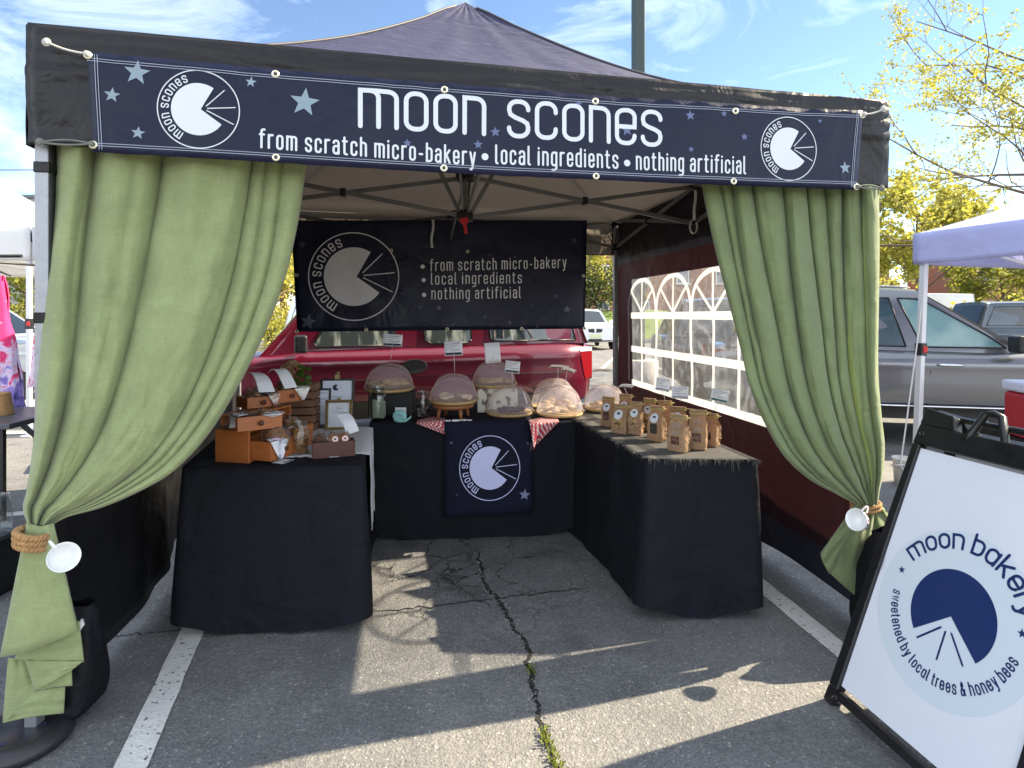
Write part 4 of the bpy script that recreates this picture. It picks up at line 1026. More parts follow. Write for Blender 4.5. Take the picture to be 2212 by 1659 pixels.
# sign artwork
c0 = (cc[0]+.004, cc[1]+.004); RS = .139
m = MB(); ap = (c0[0]+.0, c0[1]-.002)
a0, a1 = -39, 223
pts = [(c0[0]+RS*math.cos(R_(a0+(a1-a0)*i/60)), c0[1]+RS*math.sin(R_(a0+(a1-a0)*i/60))) for i in range(61)]
m.add([sf2(*ap, 0)]+[sf2(x, y, 0) for x, y in pts], [(0, i+1, i+2) for i in range(60)]); m.build('moon_print', NAVYP, board)
for A, B in (((1982, 1377), (2033, 1355)), ((2024, 1424), (2043, 1365)), ((2080, 1438), (2056, 1369))):
    m = MB(); ribbon(m, [SB(*A), SB(*B)], .0062, sf2); m.build('ray_print', NAVYP, board)
m = MB(); text_arc(m, 'moon bAkery', sf2, c0, .205, 149, 27, .042, .0085, sp=.34, w=.74, r=.36)
m.build('lettering', NAVYP, board)
m = MB(); aL = rr_(1938, 1264)[1]; text_arc(m, 'sweetened by locAl trees & honey bees', sf2, c0,   .212, 184, 354, .0235, .0046, sp=.52, w=.62, r=.30, inward=True); m.build('lettering', NAVYP, board)
for u, v in ((1949, 1231), (2209, 1369)):
    m = MB(); star(m, SB(u, v), .0135, sf2, rot=110); m.build('star_print', NAVYP, board)

# ---------------------------------------------------------------- things on the tables
def at(u, v, z=ZT): return G(u, v, z)
def LM(loc, rz=0): return Matrix.Translation(Vector(loc)) @ Matrix.Rotation(rz, 4, 'Z')
PINE = mat('pine stain', (.34, .105, .026), .45, var=.25, vs=5, vstretch=(3, 3, 40), coat=.15, bump=.1, bs=40)
DKW = mat('dark box wood', (.075, .022, .014), .5, var=.3, vs=8, vstretch=(4, 4, 30), bump=.1)
CRATEW = mat('crate wood', (.17, .085, .045), .8, var=.3, vs=8, bump=.2)
COOKIE = mat('cookie', (.30, .14, .05), .9, var=.35, vs=50, bump=.9, bs=120)
COOKIED = mat('dark cookie', (.10, .040, .018), .9, var=.4, vs=60, bump=.9, bs=120)
CELLO = clear('cellophane', (.98, .98, .98), 1.6, wrink=1.0, ws=70, rough=.05)
GLASS = clear('jar glass', (.86, .90, .89), 2.2, wrink=.15, ws=15, rough=.02)
def obox(m, M_, x0, x1, y0, y1, h, th=.008, floor=True):
    """an open-topped box"""
    if floor: m.box(((x0+x1)/2, (y0+y1)/2, th/2), (x1-x0-.002, y1-y0-.002, th), M_)
    m.box((x0+th/2, (y0+y1)/2, h/2), (th, y1-y0, h), M_); m.box((x1-th/2, (y0+y1)/2, h/2), (th, y1-y0, h), M_)
    m.box(((x0+x1)/2, y0+th/2, h/2), (x1-x0-2*th, th, h), M_); m.box(((x0+x1)/2, y1-th/2, h/2), (x1-x0-2*th, th, h), M_)
def packet(c, r, label, sticker, dark=False, tilt=.5, rz=0, thick=.4, grp='wrapped cookies', scol=None):
    t = thing('cookie_packet', label, 'packaged cookie', c, rz, grp)
    M_ = WM[t.name] @ Matrix.Rotation(tilt, 4, 'X')
    q = MB(); q.ell((0, 0, 0), (r, r*thick, r), 16, 10, M_, jit=.25, seed=r*99+rz); tr = WM[t.name].translation
    q.v = [p+Vector((0, 0, r*.9)) if False else p for p in q.v]
    # ell applies M_ as a full transform to the direction, so no extra shift is needed
    q.build('cookie', COOKIED if dark else COOKIE, t)
    q = MB(); q.ell((0, 0, 0), (r*1.22, r*thick*1.5, r*1.25), 18, 12, M_, jit=.5, seed=r*51+rz); q.build('wrapper', CELLO, t)
    if sticker:
        d = MB(); s = r*.52; y = -r*thick*1.62; d.add([M_ @ Vector((s*math.cos(a*.349)+.1*r, y, s*math.sin(a*.349)-.1*r)) for a in range(18)], [list(range(18))]); d.build('sticker', scol or WHITE, t)
        d = MB(); s2 = s*.42; d.add([M_ @ Vector((s2*math.cos(a*.349)+.1*r, y-.0006, s2*math.sin(a*.349)-.1*r)) for a in range(-1, 11)], [list(range(12))]); d.build('sticker_print', INK, t)
    return t
PINK = mat('pink sticker', (.66, .42, .58), .5); PEACH = mat('peach sticker', (.72, .50, .46), .5); LIME = mat('lime sticker', (.62, .70, .36), .5); TAN = mat('kraft sticker', (.38, .30, .20), .7)

# chest of drawers, opened like a stair
ch = thing('drawer_chest', 'small stained pine chest with its drawers pulled open and full of cookies', 'drawer chest', at(539, 1002), -.20)
CM = WM[ch.name]
m = MB(); m.box((-.09, .008, .073), (.17, .012, .146), CM); m.box((-.168, .19, .073), (.010, .35, .146), CM); m.box((-.09, .375, .073), (.17, .012, .146), CM)
m.box((-.09, .19, .141), (.165, .354, .010), CM); m.box((-.09, .19, .006), (.165, .354, .010), CM); m.box((-.09, .192, .073), (.16, .010, .124), CM)
m.box((-.10, .20, .2035), (.15, .33, .008), CM); m.box((-.17, .20, .178), (.008, .33, .05), CM); m.box((-.10, .362, .178), (.15, .008, .05), CM)
m.build('body', PINE, ch, bevel=.002)
def drawer(M_, lx, ly, h, knobs=1, name='drawer'):
    """front panel at +x"""
    q = MB(); obox(q, M_, -lx, 0, 0, ly, h, .008); d = q.build(name, PINE, ch, bevel=.0015)
    for k in range(knobs):
        y = ly*(k+.5)/knobs; q = MB(); q.lathe([(.004, 0), (.004, .006), (.011, .010), (.012, .015), (.008, .019), (.001, .020)], 14, M_ @ Matrix.Translation((0, y, h*.5)) @ Matrix.Rotation(math.pi/2, 4, 'Y'), cap=False); q.build('knob', DKW, d)
    return M_
d1 = drawer(CM @ LM((.10, .008, .012), -.12), .20, .172, .085)
d2 = drawer(CM @ LM((.085, .205, .012), -.05), .19, .165, .105)
d3 = drawer(LM(at(513, 934, ZT+.150), -.89), .11, .19, .062)
m3 = Matrix.Translation((-1.255, 2.790, ZT+.212)) @ Matrix.Rotation(-.72, 4, 'Z'); d4 = drawer(m3, .12, .150, .052)
m4 = Matrix.Translation((-1.155, 2.905, ZT+.222)) @ Matrix.Rotation(-.66, 4, 'Z'); d5 = drawer(m4, .12, .145, .062)
def inn(M_, x, y, z): return M_ @ Vector((x, y, z))
packet(inn(d1, -.035, .075, .085), .052, 'large brown cookie with a lilac sticker in the lowest drawer', 1, tilt=.25, rz=.25, scol=PINK)
packet(inn(d3, -.065, .06, .05), .032, 'dark cookie in crinkled film above the scalloped doily', 0, dark=True, tilt=.7, rz=.3)
packet(inn(d3, -.045, .125, .055), .033, 'wrapped cookie with a lime sticker in the middle drawer', 1, tilt=.5, rz=.3, scol=LIME)
packet(inn(d4, -.05, .05, .05), .036, 'wrapped cookie with kraft sticker under the front curled card', 1, tilt=.35, rz=.2, scol=TAN)
packet(inn(d4, -.06, .10, .065), .034, 'dark red wrapped cookie leaning behind the kraft stickered one', 0, dark=True, tilt=.2, rz=.2)
packet(inn(d5, -.05, .07, .065), .038, 'wrapped oat cookie with kraft sticker under the rear curled card', 1, tilt=.3, rz=.2, scol=TAN)
packet(inn(d2, -.05, .06, .105), .036, 'wrapped cookie with peach sticker in the far low drawer', 1, tilt=.3, rz=.3, scol=PEACH)
packet(inn(d2, -.09, .115, .108), .034, 'unlabelled cookie packet at the back of the far low drawer', 0, tilt=.3, rz=.2)

def sheet(Lf, Rt, Yf, name, material, label, cat, nu=10, nv=14, group=None, edge=None):
    """thin sheet between two outlines given as image points with a distance along each"""
    m = MB()
    def f(s, t):
        a = crv(Lf, t); b = crv(Rt, t); u = lerp(a[0], b[0], s); v = lerp(a[1], b[1], s); return P(u, v, Yf(s, t))
    m.grid(f, nu, nv); return solo(m, name, material, label, cat, group, solid=.0012, off=0)
z2 = lambda x, y: (460.1+.144*x, 778.6+.144*y)
sheet([z2(*p) for p in ((520, 175), (585, 200), (640, 300), (685, 480))], [z2(*p) for p in ((690, 185), (790, 215), (870, 310), (932, 470))], lambda s, t: 2.87-.10*t+.05*s-.02*math.sin(t*3.1), 'price_card', PAPER, 'white curled price card bowed over the front top drawer', 'price card', group='curled price cards')
sheet([z2(*p) for p in ((820, 190), (880, 125), (960, 190), (1010, 290), (1075, 425))], [z2(*p) for p in ((850, 160), (1050, 120), (1140, 175), (1200, 270), (1265, 400))], lambda s, t: 3.02-.10*t+.04*s-.02*math.sin(t*3.1), 'price_card', PAPER, 'white curled price card bowed over the rear top drawer', 'price card', group='curled price cards')
sheet([z2(*p) for p in ((1850, 800), (1880, 870), (1950, 960), (2000, 1120))], [z2(*p) for p in ((2020, 775), (2100, 850), (2150, 950), (2195, 1055))], lambda s, t: 2.98-.06*t+.03*s-.015*math.sin(t*3.1), 'price_card', PAPER, 'white curled price card leaning over the small dark box', 'price card', group='curled price cards')
m = MB(); p0 = at(588, 1001); p1 = at(612, 1003); p2 = at(636, 994); p3 = at(606, 992)
m.add([p+Vector((0, 0, .003)) for p in (p0, p1, p2, p3)], [(0, 1, 2, 3)]); cd = solo(m, 'price_card', PAPER, 'white card lying flat on the black cloth in front of the drawers', 'price card', solid=.001)
m = MB(); m.add([p+Vector((0, 0, .0048)) for p in (p1.lerp(p0, .15)+(p3-p0)*.1, p1.lerp(p0, .0)+(p3-p0)*.1, p2.lerp(p3, .0)-(p3-p0)*.12, p2.lerp(p3, .15)-(p3-p0)*.12)], [(0, 1, 2, 3)]); WM[cd.name] = Matrix.Translation(cd.location); m.build('print_strip', INK, cd)
# doilies and cloth scraps
LACE = mat('white lace', (.74, .74, .76), .85, bump=.8, bs=160, trans=.2)
def doily(c, rx, ry, nrm, label, hole=True, name='lace_doily', material=None, fall=0):
    m = MB(); n = 96; z = Vector(nrm).normalized(); M_ = Matrix.Translation(Vector(c)) @ z.to_track_quat('Z', 'Y').to_matrix().to_4x4(); rings = 7; vs = []
    for j in range(rings+1):
        for i in range(n):
            a = 2*math.pi*i/n; k = (j+.25)/(rings+.25); sc = 1+(.10*abs(math.sin(a*7)) if j > rings-2 else 0)
            p = Vector((rx*k*sc*math.cos(a), ry*k*sc*math.sin(a), .004*math.sin(a*7)*k-fall*k*k*(1 if math.sin(a) < .2 else .2))); vs.append(M_ @ p)
    fs = []
    for j in range(rings):
        for i in range(n):
            if hole and j in (2, 4, 5) and (i//3) % 2 == j % 2: continue
            i2 = (i+1) % n; fs.append((j*n+i, j*n+i2, (j+1)*n+i2, (j+1)*n+i))
    m.add(vs, fs, True); return solo(m, name, material or LACE, label, 'doily', solid=.001, off=0)
def hang(top, out, drop, wid, label, material, name='cloth_scrap', scal=False):
    """a cloth corner hanging over an edge: top point, direction of the edge, drop"""
    m = MB(); e = Vector(out).normalized(); n = e.cross(Vector((0, 0, 1))).normalized()
    def f(s, t):
        w = wid*(1-.85*t); x = (s-.5)*w; dz = -drop*t*(1+(.08*abs(math.sin(s*14)) if scal else 0)); y = .012*math.sin(s*7)*t+.004
        return Vector(top)+e*x+n*y+Vector((0, 0, dz))
    def g(s, t): return Vector(top)+e*(s-.5)*wid*(1-.5*t)-n*(.05*t)+Vector((0, 0, .003+.003*math.sin(s*9)))
    m.grid(f, 16, 10); m.grid(g, 16, 4); return solo(m, name, material, label, 'cloth', solid=.001, off=0)
FLORAL = mat('floral cloth', (.62, .57, .50), .85, two=(.35, .12, .14), twos=55, twor=(.52, .6), bump=.3)
FLORAL2 = mat('sprigged cloth', (.70, .68, .66), .85, two=(.42, .36, .26), twos=45, twor=(.55, .62), bump=.3)
GREYFL = mat('grey sprig cloth', (.70, .71, .76), .85, two=(.28, .30, .36), twos=30, twor=(.55, .62), bump=.3)
hang(inn(d1, .004, .05, .088), (d1.to_3x3() @ Vector((0, 1, 0))), .085, .12, 'white sprigged napkin corner hanging over the lowest drawer front', GREYFL)
hang(inn(d4, .004, .13, .055), (d4.to_3x3() @ Vector((0, 1, 0))), .055, .06, 'pink floral cloth corner hanging over the front top drawer', FLORAL)
hang(inn(d5, .004, .13, .065), (d5.to_3x3() @ Vector((0, 1, 0))), .060, .09, 'cream sprigged cloth corner hanging over the rear top drawer', FLORAL2)
q = hang(inn(d3, -.05, -.004, .066), (d3.to_3x3() @ Vector((1, 0, 0))), .05, .12, 'white scalloped lace doily hanging over the middle drawer side', LACE, 'lace_doily', True); q['category'] = 'doily'
q = hang(inn(d3, .004, .15, .066), (d3.to_3x3() @ Vector((0, 1, 0))), .012, .10, 'white lace edging along the top of the middle drawer front', LACE, 'lace_doily', True); q['category'] = 'doily'
# long white lace cloth under everything, falling over the right edge of the table
m = MB(); e0 = Vector((*lt[1], ZT)); e1 = Vector((*lt[2], ZT)); ed = (e1-e0).normalized(); eo = Vector((ed.y, -ed.x, 0))
def lace(s, t):
    p = e0.lerp(e1, lerp(.22, .95, s)); w = t*.80
    if w < .42: q = p-eo*(.42-w)+Vector((0, 0, .006+.003*nz(s*8, t*8)))
    else:
        d = w-.42; q = p+eo*(.022+.012*nz(s*7, t*4)+.02*d)+Vector((0, 0, .004-d*(.95+.25*s)-.012*abs(math.sin(s*22))*(t > .95)))
    return q
m.grid(lace, 40, 30); solo(m, 'lace_tablecloth', LACE, 'white lace cloth spread under the drawers and hanging off the table side', 'tablecloth', solid=.0012, off=0)
m = MB(); c = at(640, 975); m.grid(lambda s, t: Vector((lerp(-1.05, -.80, s)-.03*t, lerp(2.72-.012*abs(math.sin(s*16)), 3.1, t), ZT+.005+.003*nz(s*9, t*9))), 40, 20); solo(m, 'lace_doily', LACE, 'flat white lace doily between the drawers and the small dark box', 'doily', solid=.001)
# jar of cookies beside the drawers
def jar(c, r, h, label, neck=.72, lid=False, fill=None, fillh=.5):
    t = thing('glass_jar', label, 'glass jar', c); M_ = WM[t.name]
    m = MB(); pr = [(.001, .002), (r*.9, .002), (r, .012), (r, h*.70), (r*.93, h*.76), (r*neck, h*.83), (r*neck, h*.98), (r*(neck+.06), h), (r*(neck-.05), h*.995)]
    m.lathe(pr, 32, M_, cap=False); m.build('glass', GLASS, t)
    m = MB()
    for z in (.86, .90, .94): m.tube([M_ @ Vector((r*neck*1.02*math.cos(a*.262), r*neck*1.02*math.sin(a*.262), h*z)) for a in range(24)], .0018, 5, closed=True)
    m.build('thread', GLASS, t)
    if lid: m = MB(); m.lathe([(r*neck*1.08, h*.90), (r*neck*1.1, h*1.02), (.001, h*1.03)], 28, M_, cap=False); m.build('lid', STEEL, t)
    return t
jc = jar(at(648, 985), .040, .165, 'tall glass jar with wrapped cookies beside the lowest drawer')
rs = random.Random(11)
m = MB()
for i in range(14): m.ell(Vector(at(648, 985))+Vector((rs.uniform(-.02, .02), rs.uniform(-.02, .02), .02+i*.0075)), (.016, .010, .014), 8, 6, jit=.5, seed=i)
m.build('cookie_pieces', COOKIE, jc)
# small dark box with three packets
bxm = LM(at(739, 988), -.36); bxt = thing('wooden_box', 'small dark mahogany box holding three wrapped cookies', 'wooden box', at(739, 988), .36)
BMx = WM[bxt.name] @ Matrix.Translation((-.075, .01, 0)); m = MB(); obox(m, BMx, -.055, .135, 0, .085, .072, .007); m.build('box', DKW, bxt, bevel=.0015)
for k, (x, l) in enumerate(((-.02, 'wrapped cookie at the left end of the small dark box'), (.04, 'wrapped cookie in the middle of the small dark box'), (.085, 'wrapped cookie under the curled card in the small dark box'))):
    packet(BMx @ Vector((x, .04, .078)), .028, l, k > 0, dark=k == 0, tilt=-.2, rz=.5, thick=.5, scol=PEACH if k else None)
# picture frames
def frame(c, w, h, rz, tilt, fw_, label, fm, paper=PAPER, lines=(), name='picture_frame', deco=0):
    t = thing(name, label, 'picture frame', c, rz); M_ = WM[t.name] @ Matrix.Rotation(-tilt, 4, 'X')
    m = MB()
    m.box((-(w-fw_)/2, 0, h/2), (fw_, .016, h), M_); m.box(((w-fw_)/2, 0, h/2), (fw_, .016, h), M_); m.box((0, 0, fw_/2), (w-2*fw_, .016, fw_), M_); m.box((0, 0, h-fw_/2), (w-2*fw_, .016, fw_), M_)
    if deco:
        for i in range(26):
            a = -w/2+w*(i+.5)/26
            for z in (fw_/2, h-fw_/2): m.ell(M_ @ Vector((a, -.009, z)), (.004, .003, .005), 6, 4)
        for i in range(26):
            z = h*(i+.5)/26
            for a in (-(w-fw_)/2, (w-fw_)/2): m.ell(M_ @ Vector((a, -.009, z)), (.005, .003, .004), 6, 4)
        m.ell(M_ @ Vector((0, -.004, h+.004)), (.014, .006, .007), 10, 6)
    m.build('frame', fm, t, bevel=.0015)
    m = MB(); m.box((0, .003, h/2), (w-2*fw_+.002, .004, h-2*fw_+.002), M_); m.build('print_sheet', paper, t)
    pf = lambda x, z, d: M_ @ Vector((x, .0008-d, z))
    if lines:
        m = MB()
        for (x0, x1, z, th) in lines: ribbon(m, [(x0*w, z*h), (x1*w, z*h)], th, pf)
        m.build('printed_lines', GREYINK, t)
    m = MB(); m.bar(M_ @ Vector((0, .01, h*.7)), WM[t.name] @ Vector((0, .012+h*.45, .0)), .03, .004); m.build('stand', fm, t)
    return t, M_, pf, w, h
BLKF = mat('black frame', (.012, .012, .012), .35); GOLDF = mat('old gold frame', (.30, .22, .10), .45, metal=.6, var=.35, vs=40, bump=.6, bs=120)
CERT = mat('certificate paper', (.66, .70, .80), .7)
t, M_, pf, w, h = frame(Vector((-1.045, 3.50, ZT+.006)), .200, .275, .10, .16, .014, 'tall black frame with certificate and clip behind the gold frame', BLKF, CERT, [(-.14, .14, .60, .0045), (-.10, .10, .55, .003)])
mr = MB(); md = MB(); moon_mark(mr, md, (-.01, h*.80), .028, pf, text=False, thick=.03); md.build('moon_print', INK, t); mr.build('ring_print', GREYINK, t)
m = MB(); m.box((0, -.012, h+.008), (.03, .012, .03), M_); m.ell(M_ @ Vector((0, -.01, h+.03)), (.012, .008, .010), 8, 6); m.build('clip', GOLDF, t)
t, M_, pf, w, h = frame(Vector((-1.150, 3.44, ZT+.006)), .168, .222, .16, .20, .012, 'shorter black frame with bordered certificate beside the drawers', BLKF, CERT, [(-.33, .33, .72, .006), (-.2, .1, .55, .004), (-.15, .05, .42, .004), (-.3, .3, .32, .002)])
m = MB(); ribbon(m, [(-.06+.12*i/60, h*.88+.004*math.sin(i*.9)) for i in range(61)], .003, pf); m.build('border_print', GREYINK, t)
frame(Vector((-.985, 3.34, ZT+.006)), .150, .170, .12, .14, .017, 'ornate gold picture frame standing behind the small dark box', GOLDF, mat('pale print', (.60, .63, .68), .6, var=.15, vs=12), [(-.1, .1, .72, .004), (-.2, .2, .6, .003)], deco=1)
# crate, twine and plant at the back
cb = Vector((-1.205, 3.37, ZT+.006)); t = thing('wooden_crate', 'weathered wooden slat crate behind the certificates', 'crate', cb, .1); m = MB()
for z in (.02, .065, .11, .155, .20, .245):
    for y in (-.06, .06): m.box((0, y, z), (.17, .010, .036), WM[t.name])
    for x in (-.085, .085): m.box((x, 0, z), (.010, .13, .036), WM[t.name])
for x in (-.074, .074):
    for y in (-.049, .049): m.box((x, y, .13), (.012, .012, .26), WM[t.name])
m.box((0, 0, .006), (.15, .10, .008), WM[t.name]); m.build('slats', CRATEW, t, bevel=.001)
tb = Vector((-1.262, 3.36, ZT+.335)); TW1 = mat('raffia twine', (.40, .27, .13), .9, var=.25, vs=40, bump=.4, bs=150)
m = MB(); rs = random.Random(4)
for k in range(34):
    ax = Vector((rs.gauss(0, 1), rs.gauss(0, 1), rs.gauss(0, .5))).normalized(); u_ = ax.orthogonal().normalized(); v_ = ax.cross(u_); r = rs.uniform(.052, .066)
    m.tube([tb+(u_*math.cos(a*.2618)*r*1.05+v_*math.sin(a*.2618)*r*.95) for a in range(24)], .0020, 4, closed=True)
solo(m, 'twine_ball', TW1, 'loose ball of raffia twine on the wooden crate', 'twine', None)
LEAF = mat('glossy leaf', (.060, .14, .020), .4, var=.3, vs=30, trans=.25, tcol=(.16, .30, .03))
t = thing('potted_plant', 'small plant with broad green leaves beside the twine ball', 'plant', Vector((-1.187, 3.31, ZT+.26)), 0); m = MB(); rs = random.Random(8)
for k in range(30):
    c = Vector((-1.183, 3.30, ZT+.312))+Vector((rs.uniform(-.035, .05), rs.uniform(-.03, .03), rs.uniform(-.06, .06))); d = Vector((rs.uniform(-1, 1), rs.uniform(-1, .2), rs.uniform(-.4, .8))).normalized(); s = d.cross(Vector((rs.uniform(-1, 1), -.8, .6))).normalized(); l = rs.uniform(.028, .046); w = l*.42
    m.add([c, c+d*l*.5-s*w+Vector((0, 0, .004)), c+d*l, c+d*l*.5+s*w+Vector((0, 0, .004)), c+d*l*.5-Vector((0, 0, .004))], [(0, 1, 4), (1, 2, 4), (2, 3, 4), (3, 0, 4)], True)
m.build('foliage', LEAF, t); m = MB(); m.tube([Vector((-1.187, 3.31, ZT+.25)), Vector((-1.184, 3.305, ZT+.32))], .004, 6); m.build('stem', LEAF, t)

# ---------------------------------------------------------------- food covers on the middle table
NET = mat('white netting', (.84, .78, .84), .9, spec=.1, trans=.45, tcol=(.92, .82, .86), alpha=.225)
BAMB = mat('woven bamboo', (.45, .30, .13), .7, var=.25, vs=60, bump=.6, bs=120)
HOOP = mat('bamboo hoop', (.32, .20, .11), .6, var=.2, vs=30)
def cover(u, Y, z, R, hgt, label, food, rz=0, seed=1, grp='mesh food covers on trays', tip=0):
    c = Vector(((u-CU)/FPX*Y, Y, z)); t = thing('food_cover', label, 'food cover', c, rz, grp); M_ = WM[t.name]
    m = MB(); m.lathe([(.001, .004), (R*.93, .004), (R, .012), (R*1.0, .024), (R*.94, .020), (.001, .012)], 40, M_, cap=False); m.build('tray', BAMB, t)
    ry = R*.93
    def dome(s, tt):
        a = 2*math.pi*s; ph = tt*math.pi/2; k = math.cos(ph)**.70; w = 1+.014*math.sin(a*9+seed)*math.sin(ph*2)
        return M_ @ Vector((R*.97*k*math.cos(a)*w, ry*k*math.sin(a)*w,   .022+.94*hgt*math.sin(ph)**.95+.006*nz(a, tt*4, seed)))
    m = MB(); m.grid(dome, 48, 18); m.build('netting', NET, t)
    for tl in (-.50, .32):
        m = MB(); m.tube([M_ @ Vector((R*1.0*math.cos(R_(a)), math.sin(R_(a))*hgt*.9*math.sin(tl), .024+hgt*.91*math.sin(R_(a))*math.cos(tl))) for a in range(0, 181, 9)], .0028, 6); m.build('hoop', HOOP if tl > 0 else NET, t)
    m = MB()
    for s in (-1, 1): m.ell(M_ @ Vector((R*1.02*s, 0, .026)), (.010, .010, .012), 8, 6)
    m.build('pivot', HOOP, t)
    rs = random.Random(seed)
    for k in range(food[1]):
        a = rs.uniform(0, 6.28); r = R*.66*math.sqrt(rs.random()); p = M_ @ Vector((r*math.cos(a), r*math.sin(a)*.8, .024+food[2]*rs.uniform(.4, 1.3))); q = MB(); q.ell(p, (food[2]*1.25, food[2]*1.1, food[2]*.62), 10, 7, jit=.35, seed=k+seed); q.build('pastry', food[0], t)
    return t, c
TANF = mat('pale scone', (.50, .34, .17), .9, var=.25, vs=40, bump=.8, bs=90); BERRY = mat('berry bun', (.05, .018, .03), .7, var=.3, vs=40); PALEF = mat('glazed scone', (.62, .46, .32), .7, var=.25, vs=30, bump=.5, bs=70)
BOXK = mat('dark canvas box', (.022, .022, .021), .85, var=.2, vs=20, bump=.3, bs=150)
m = MB(); m.box((0, 0, .075), (.285, .20, .150)); m.v = [LM(((846-CU)/FPX*3.90, 3.93, ZT+.003), .05) @ p for p in m.v]; solo(m, 'riser_box', BOXK, 'dark canvas box lifting the tallest left food cover', 'box', bevel=.006)
cover(841, 3.90, ZT+.1545, .157, .17, 'mesh food cover over large cookies on the dark canvas box', (TANF, 14, .034), .05, 1)
# wooden stand
STW = mat('stand wood', (.26, .095, .035), .5, var=.25, vs=8, vstretch=(2, 20, 20), bump=.1)
sx0 = Vector(((979-CU)/FPX*3.74, 3.74, ZT+.003)); t = thing('cake_stand', 'round wooden stand on four short legs under a food cover', 'cake stand', sx0, .2)
m = MB(); m.lathe([(.001, .072), (.125, .072), (.132, .078), (.132, .090), (.126, .096), (.001, .096)], 40, WM[t.name], cap=False); m.build('top', STW, t)
for k in range(4):
    a = -1.2+k*1.5708; m = MB(); p = WM[t.name] @ Vector((.095*math.cos(a), .095*math.sin(a), .074)); q = WM[t.name] @ Vector((.108*math.cos(a), .108*math.sin(a), .001)); m.tube([p, q], [.014, .009], 8); m.build('leg', STW, t)
cover(980, 3.74, ZT+.100, .148, .175, 'mesh food cover on the round wooden stand', (PALEF, 20, .020), .1, 2)
SPOT = mat('spotted tin', (.62, .60, .50), .5, two=(.16, .11, .09), twos=22, twor=(.56, .60))
m = MB(); m.box((0, 0, .082), (.27, .16, .164)); m.v = [LM(((1074-CU)/FPX*4.02, 4.03, ZT+.003), .05) @ p for p in m.v]; solo(m, 'riser_box', SPOT, 'cream box with brown spots under a food cover', 'box', bevel=.005)
cover(1067, 4.02, ZT+.1685, .145, .165, 'mesh food cover raised on the spotted cream box', (TANF, 16, .022), 0, 3)
cover(1101, 3.86, ZT+.004, .150, .185, 'mesh food cover over dark berry buns in front of the spotted box', (BERRY, 15, .018), 0, 4)
cover(1197, 4.12, ZT+.004, .158, .20, 'mesh food cover tucked behind the sunlit one by the red car tail', (TANF, 12, .024), 0, 5)
cover(1209, 3.84, ZT+.004, .150, .185, 'sunlit mesh food cover above the larger checked napkin corner', (PALEF, 14, .022), .05, 6)
cover(1306, 4.00, ZT+.012, .140, .165, 'sunlit mesh food cover at the far end of the bag table', (TANF, 14, .022), 0, 7)

# ---------------------------------------------------------------- price cards on wires
def card(u, v, Y, wpx, hpx, label, rz=0, tilt=0, roll=0, foot=None, strip=INK, lines=4, plain=False, grp='price cards on wire stands'):
    c = P(u, v, Y); w = wpx*Y/FPX; h = hpx*Y/FPX; t = thing('price_card', label, 'price card', c, rz, grp)
    M_ = WM[t.name] @ Matrix.Rotation(roll, 4, 'Y') @ Matrix.Rotation(tilt, 4, 'X')
    m = MB(); m.grid(lambda s, q: M_ @ Vector(((s-.5)*w, .006*math.sin(s*3.1), (q-.5)*h)), 6, 3); m.build('card', PAPER, t, solid=.0008)
    pf = lambda x, z, d: M_ @ Vector((x, .006*math.sin((x/w+.5)*3.1)-.0018-d, z))
    if not plain:
        m = MB(); ribbon(m, [(-w*.40, -h*.36), (0, -h*.36), (w*.40, -h*.36)], h*.16, pf); m.build('print_strip', strip, t)
        m = MB()
        for k in range(lines): ribbon(m, [(-w*.40, h*(.33-.14*k)), (w*(.36-.18*(k % 3)), h*(.33-.14*k))], h*.045, pf)
        m.build('printed_lines', GREYINK, t)
    if foot:
        b = Vector(((foot[0]-CU)/FPX*Y, Y+.0, EYE-(foot[1]-CV)/FPX*Y)); top = M_ @ Vector((0, .004, -h*.45)); m = MB(); m.tube([top+Vector((0, 0, h*.3)), top, top.lerp(b, .5)+Vector((.002, 0, 0)), b], .0016, 5); m.build('wire', WIRE, t)
    return t
card(848, 735, 3.92, 42, 26, 'price card above the cookies on the dark canvas box', .05, roll=.06, foot=(842, 790))
card(979.5, 753, 3.76, 39, 31, 'price card above the round wooden stand', 0, roll=-.05, foot=(982, 815))
card(1064, 762, 4.0, 34, 44, 'blank back of a price card above the spotted box', .2, tilt=-.1, roll=-.08, foot=(1066, 800), plain=True)
card(1107, 793, 3.9, 32, 26, 'price card just above the berry buns', -.05, roll=.1, foot=(1106, 843))
card(1208, 793, 4.05, 44, 13, 'price card seen nearly edge-on behind the red tail lamp', .35, tilt=1.05, roll=.12, foot=(1203, 838), lines=0)
card(1228, 800, 3.85, 32, 14, 'lower bent price card over the sunlit cover', .3, tilt=1.0, roll=.25, foot=(1217, 840), lines=0)
card(1300, 800, 4.1, 42, 12, 'pale price card floating left of the maroon wall', .2, tilt=1.0, foot=(1304, 842), lines=0)
card(1353, 835, 3.75, 38, 14, 'white bent price card at the back of the kraft bags', .5, tilt=.9, roll=.12, foot=(1358, 862), lines=0)
card(1432, 831, 3.25, 30, 28, 'leaning price card left of its window neighbour above the bags', -.35, roll=.14, foot=(1437, 868), strip=GREYINK)
card(1469, 848, 3.15, 35, 27, 'price card centred above the kraft bags against the window', -.3, roll=.03, foot=(1470, 868), strip=GREYINK)
card(1555, 855, 2.95, 36, 27, 'price card with a dark green strip above the nearest bags', -.3, roll=.20, foot=(1542, 888), strip=mat('green ink', (.02, .12, .09), .6))

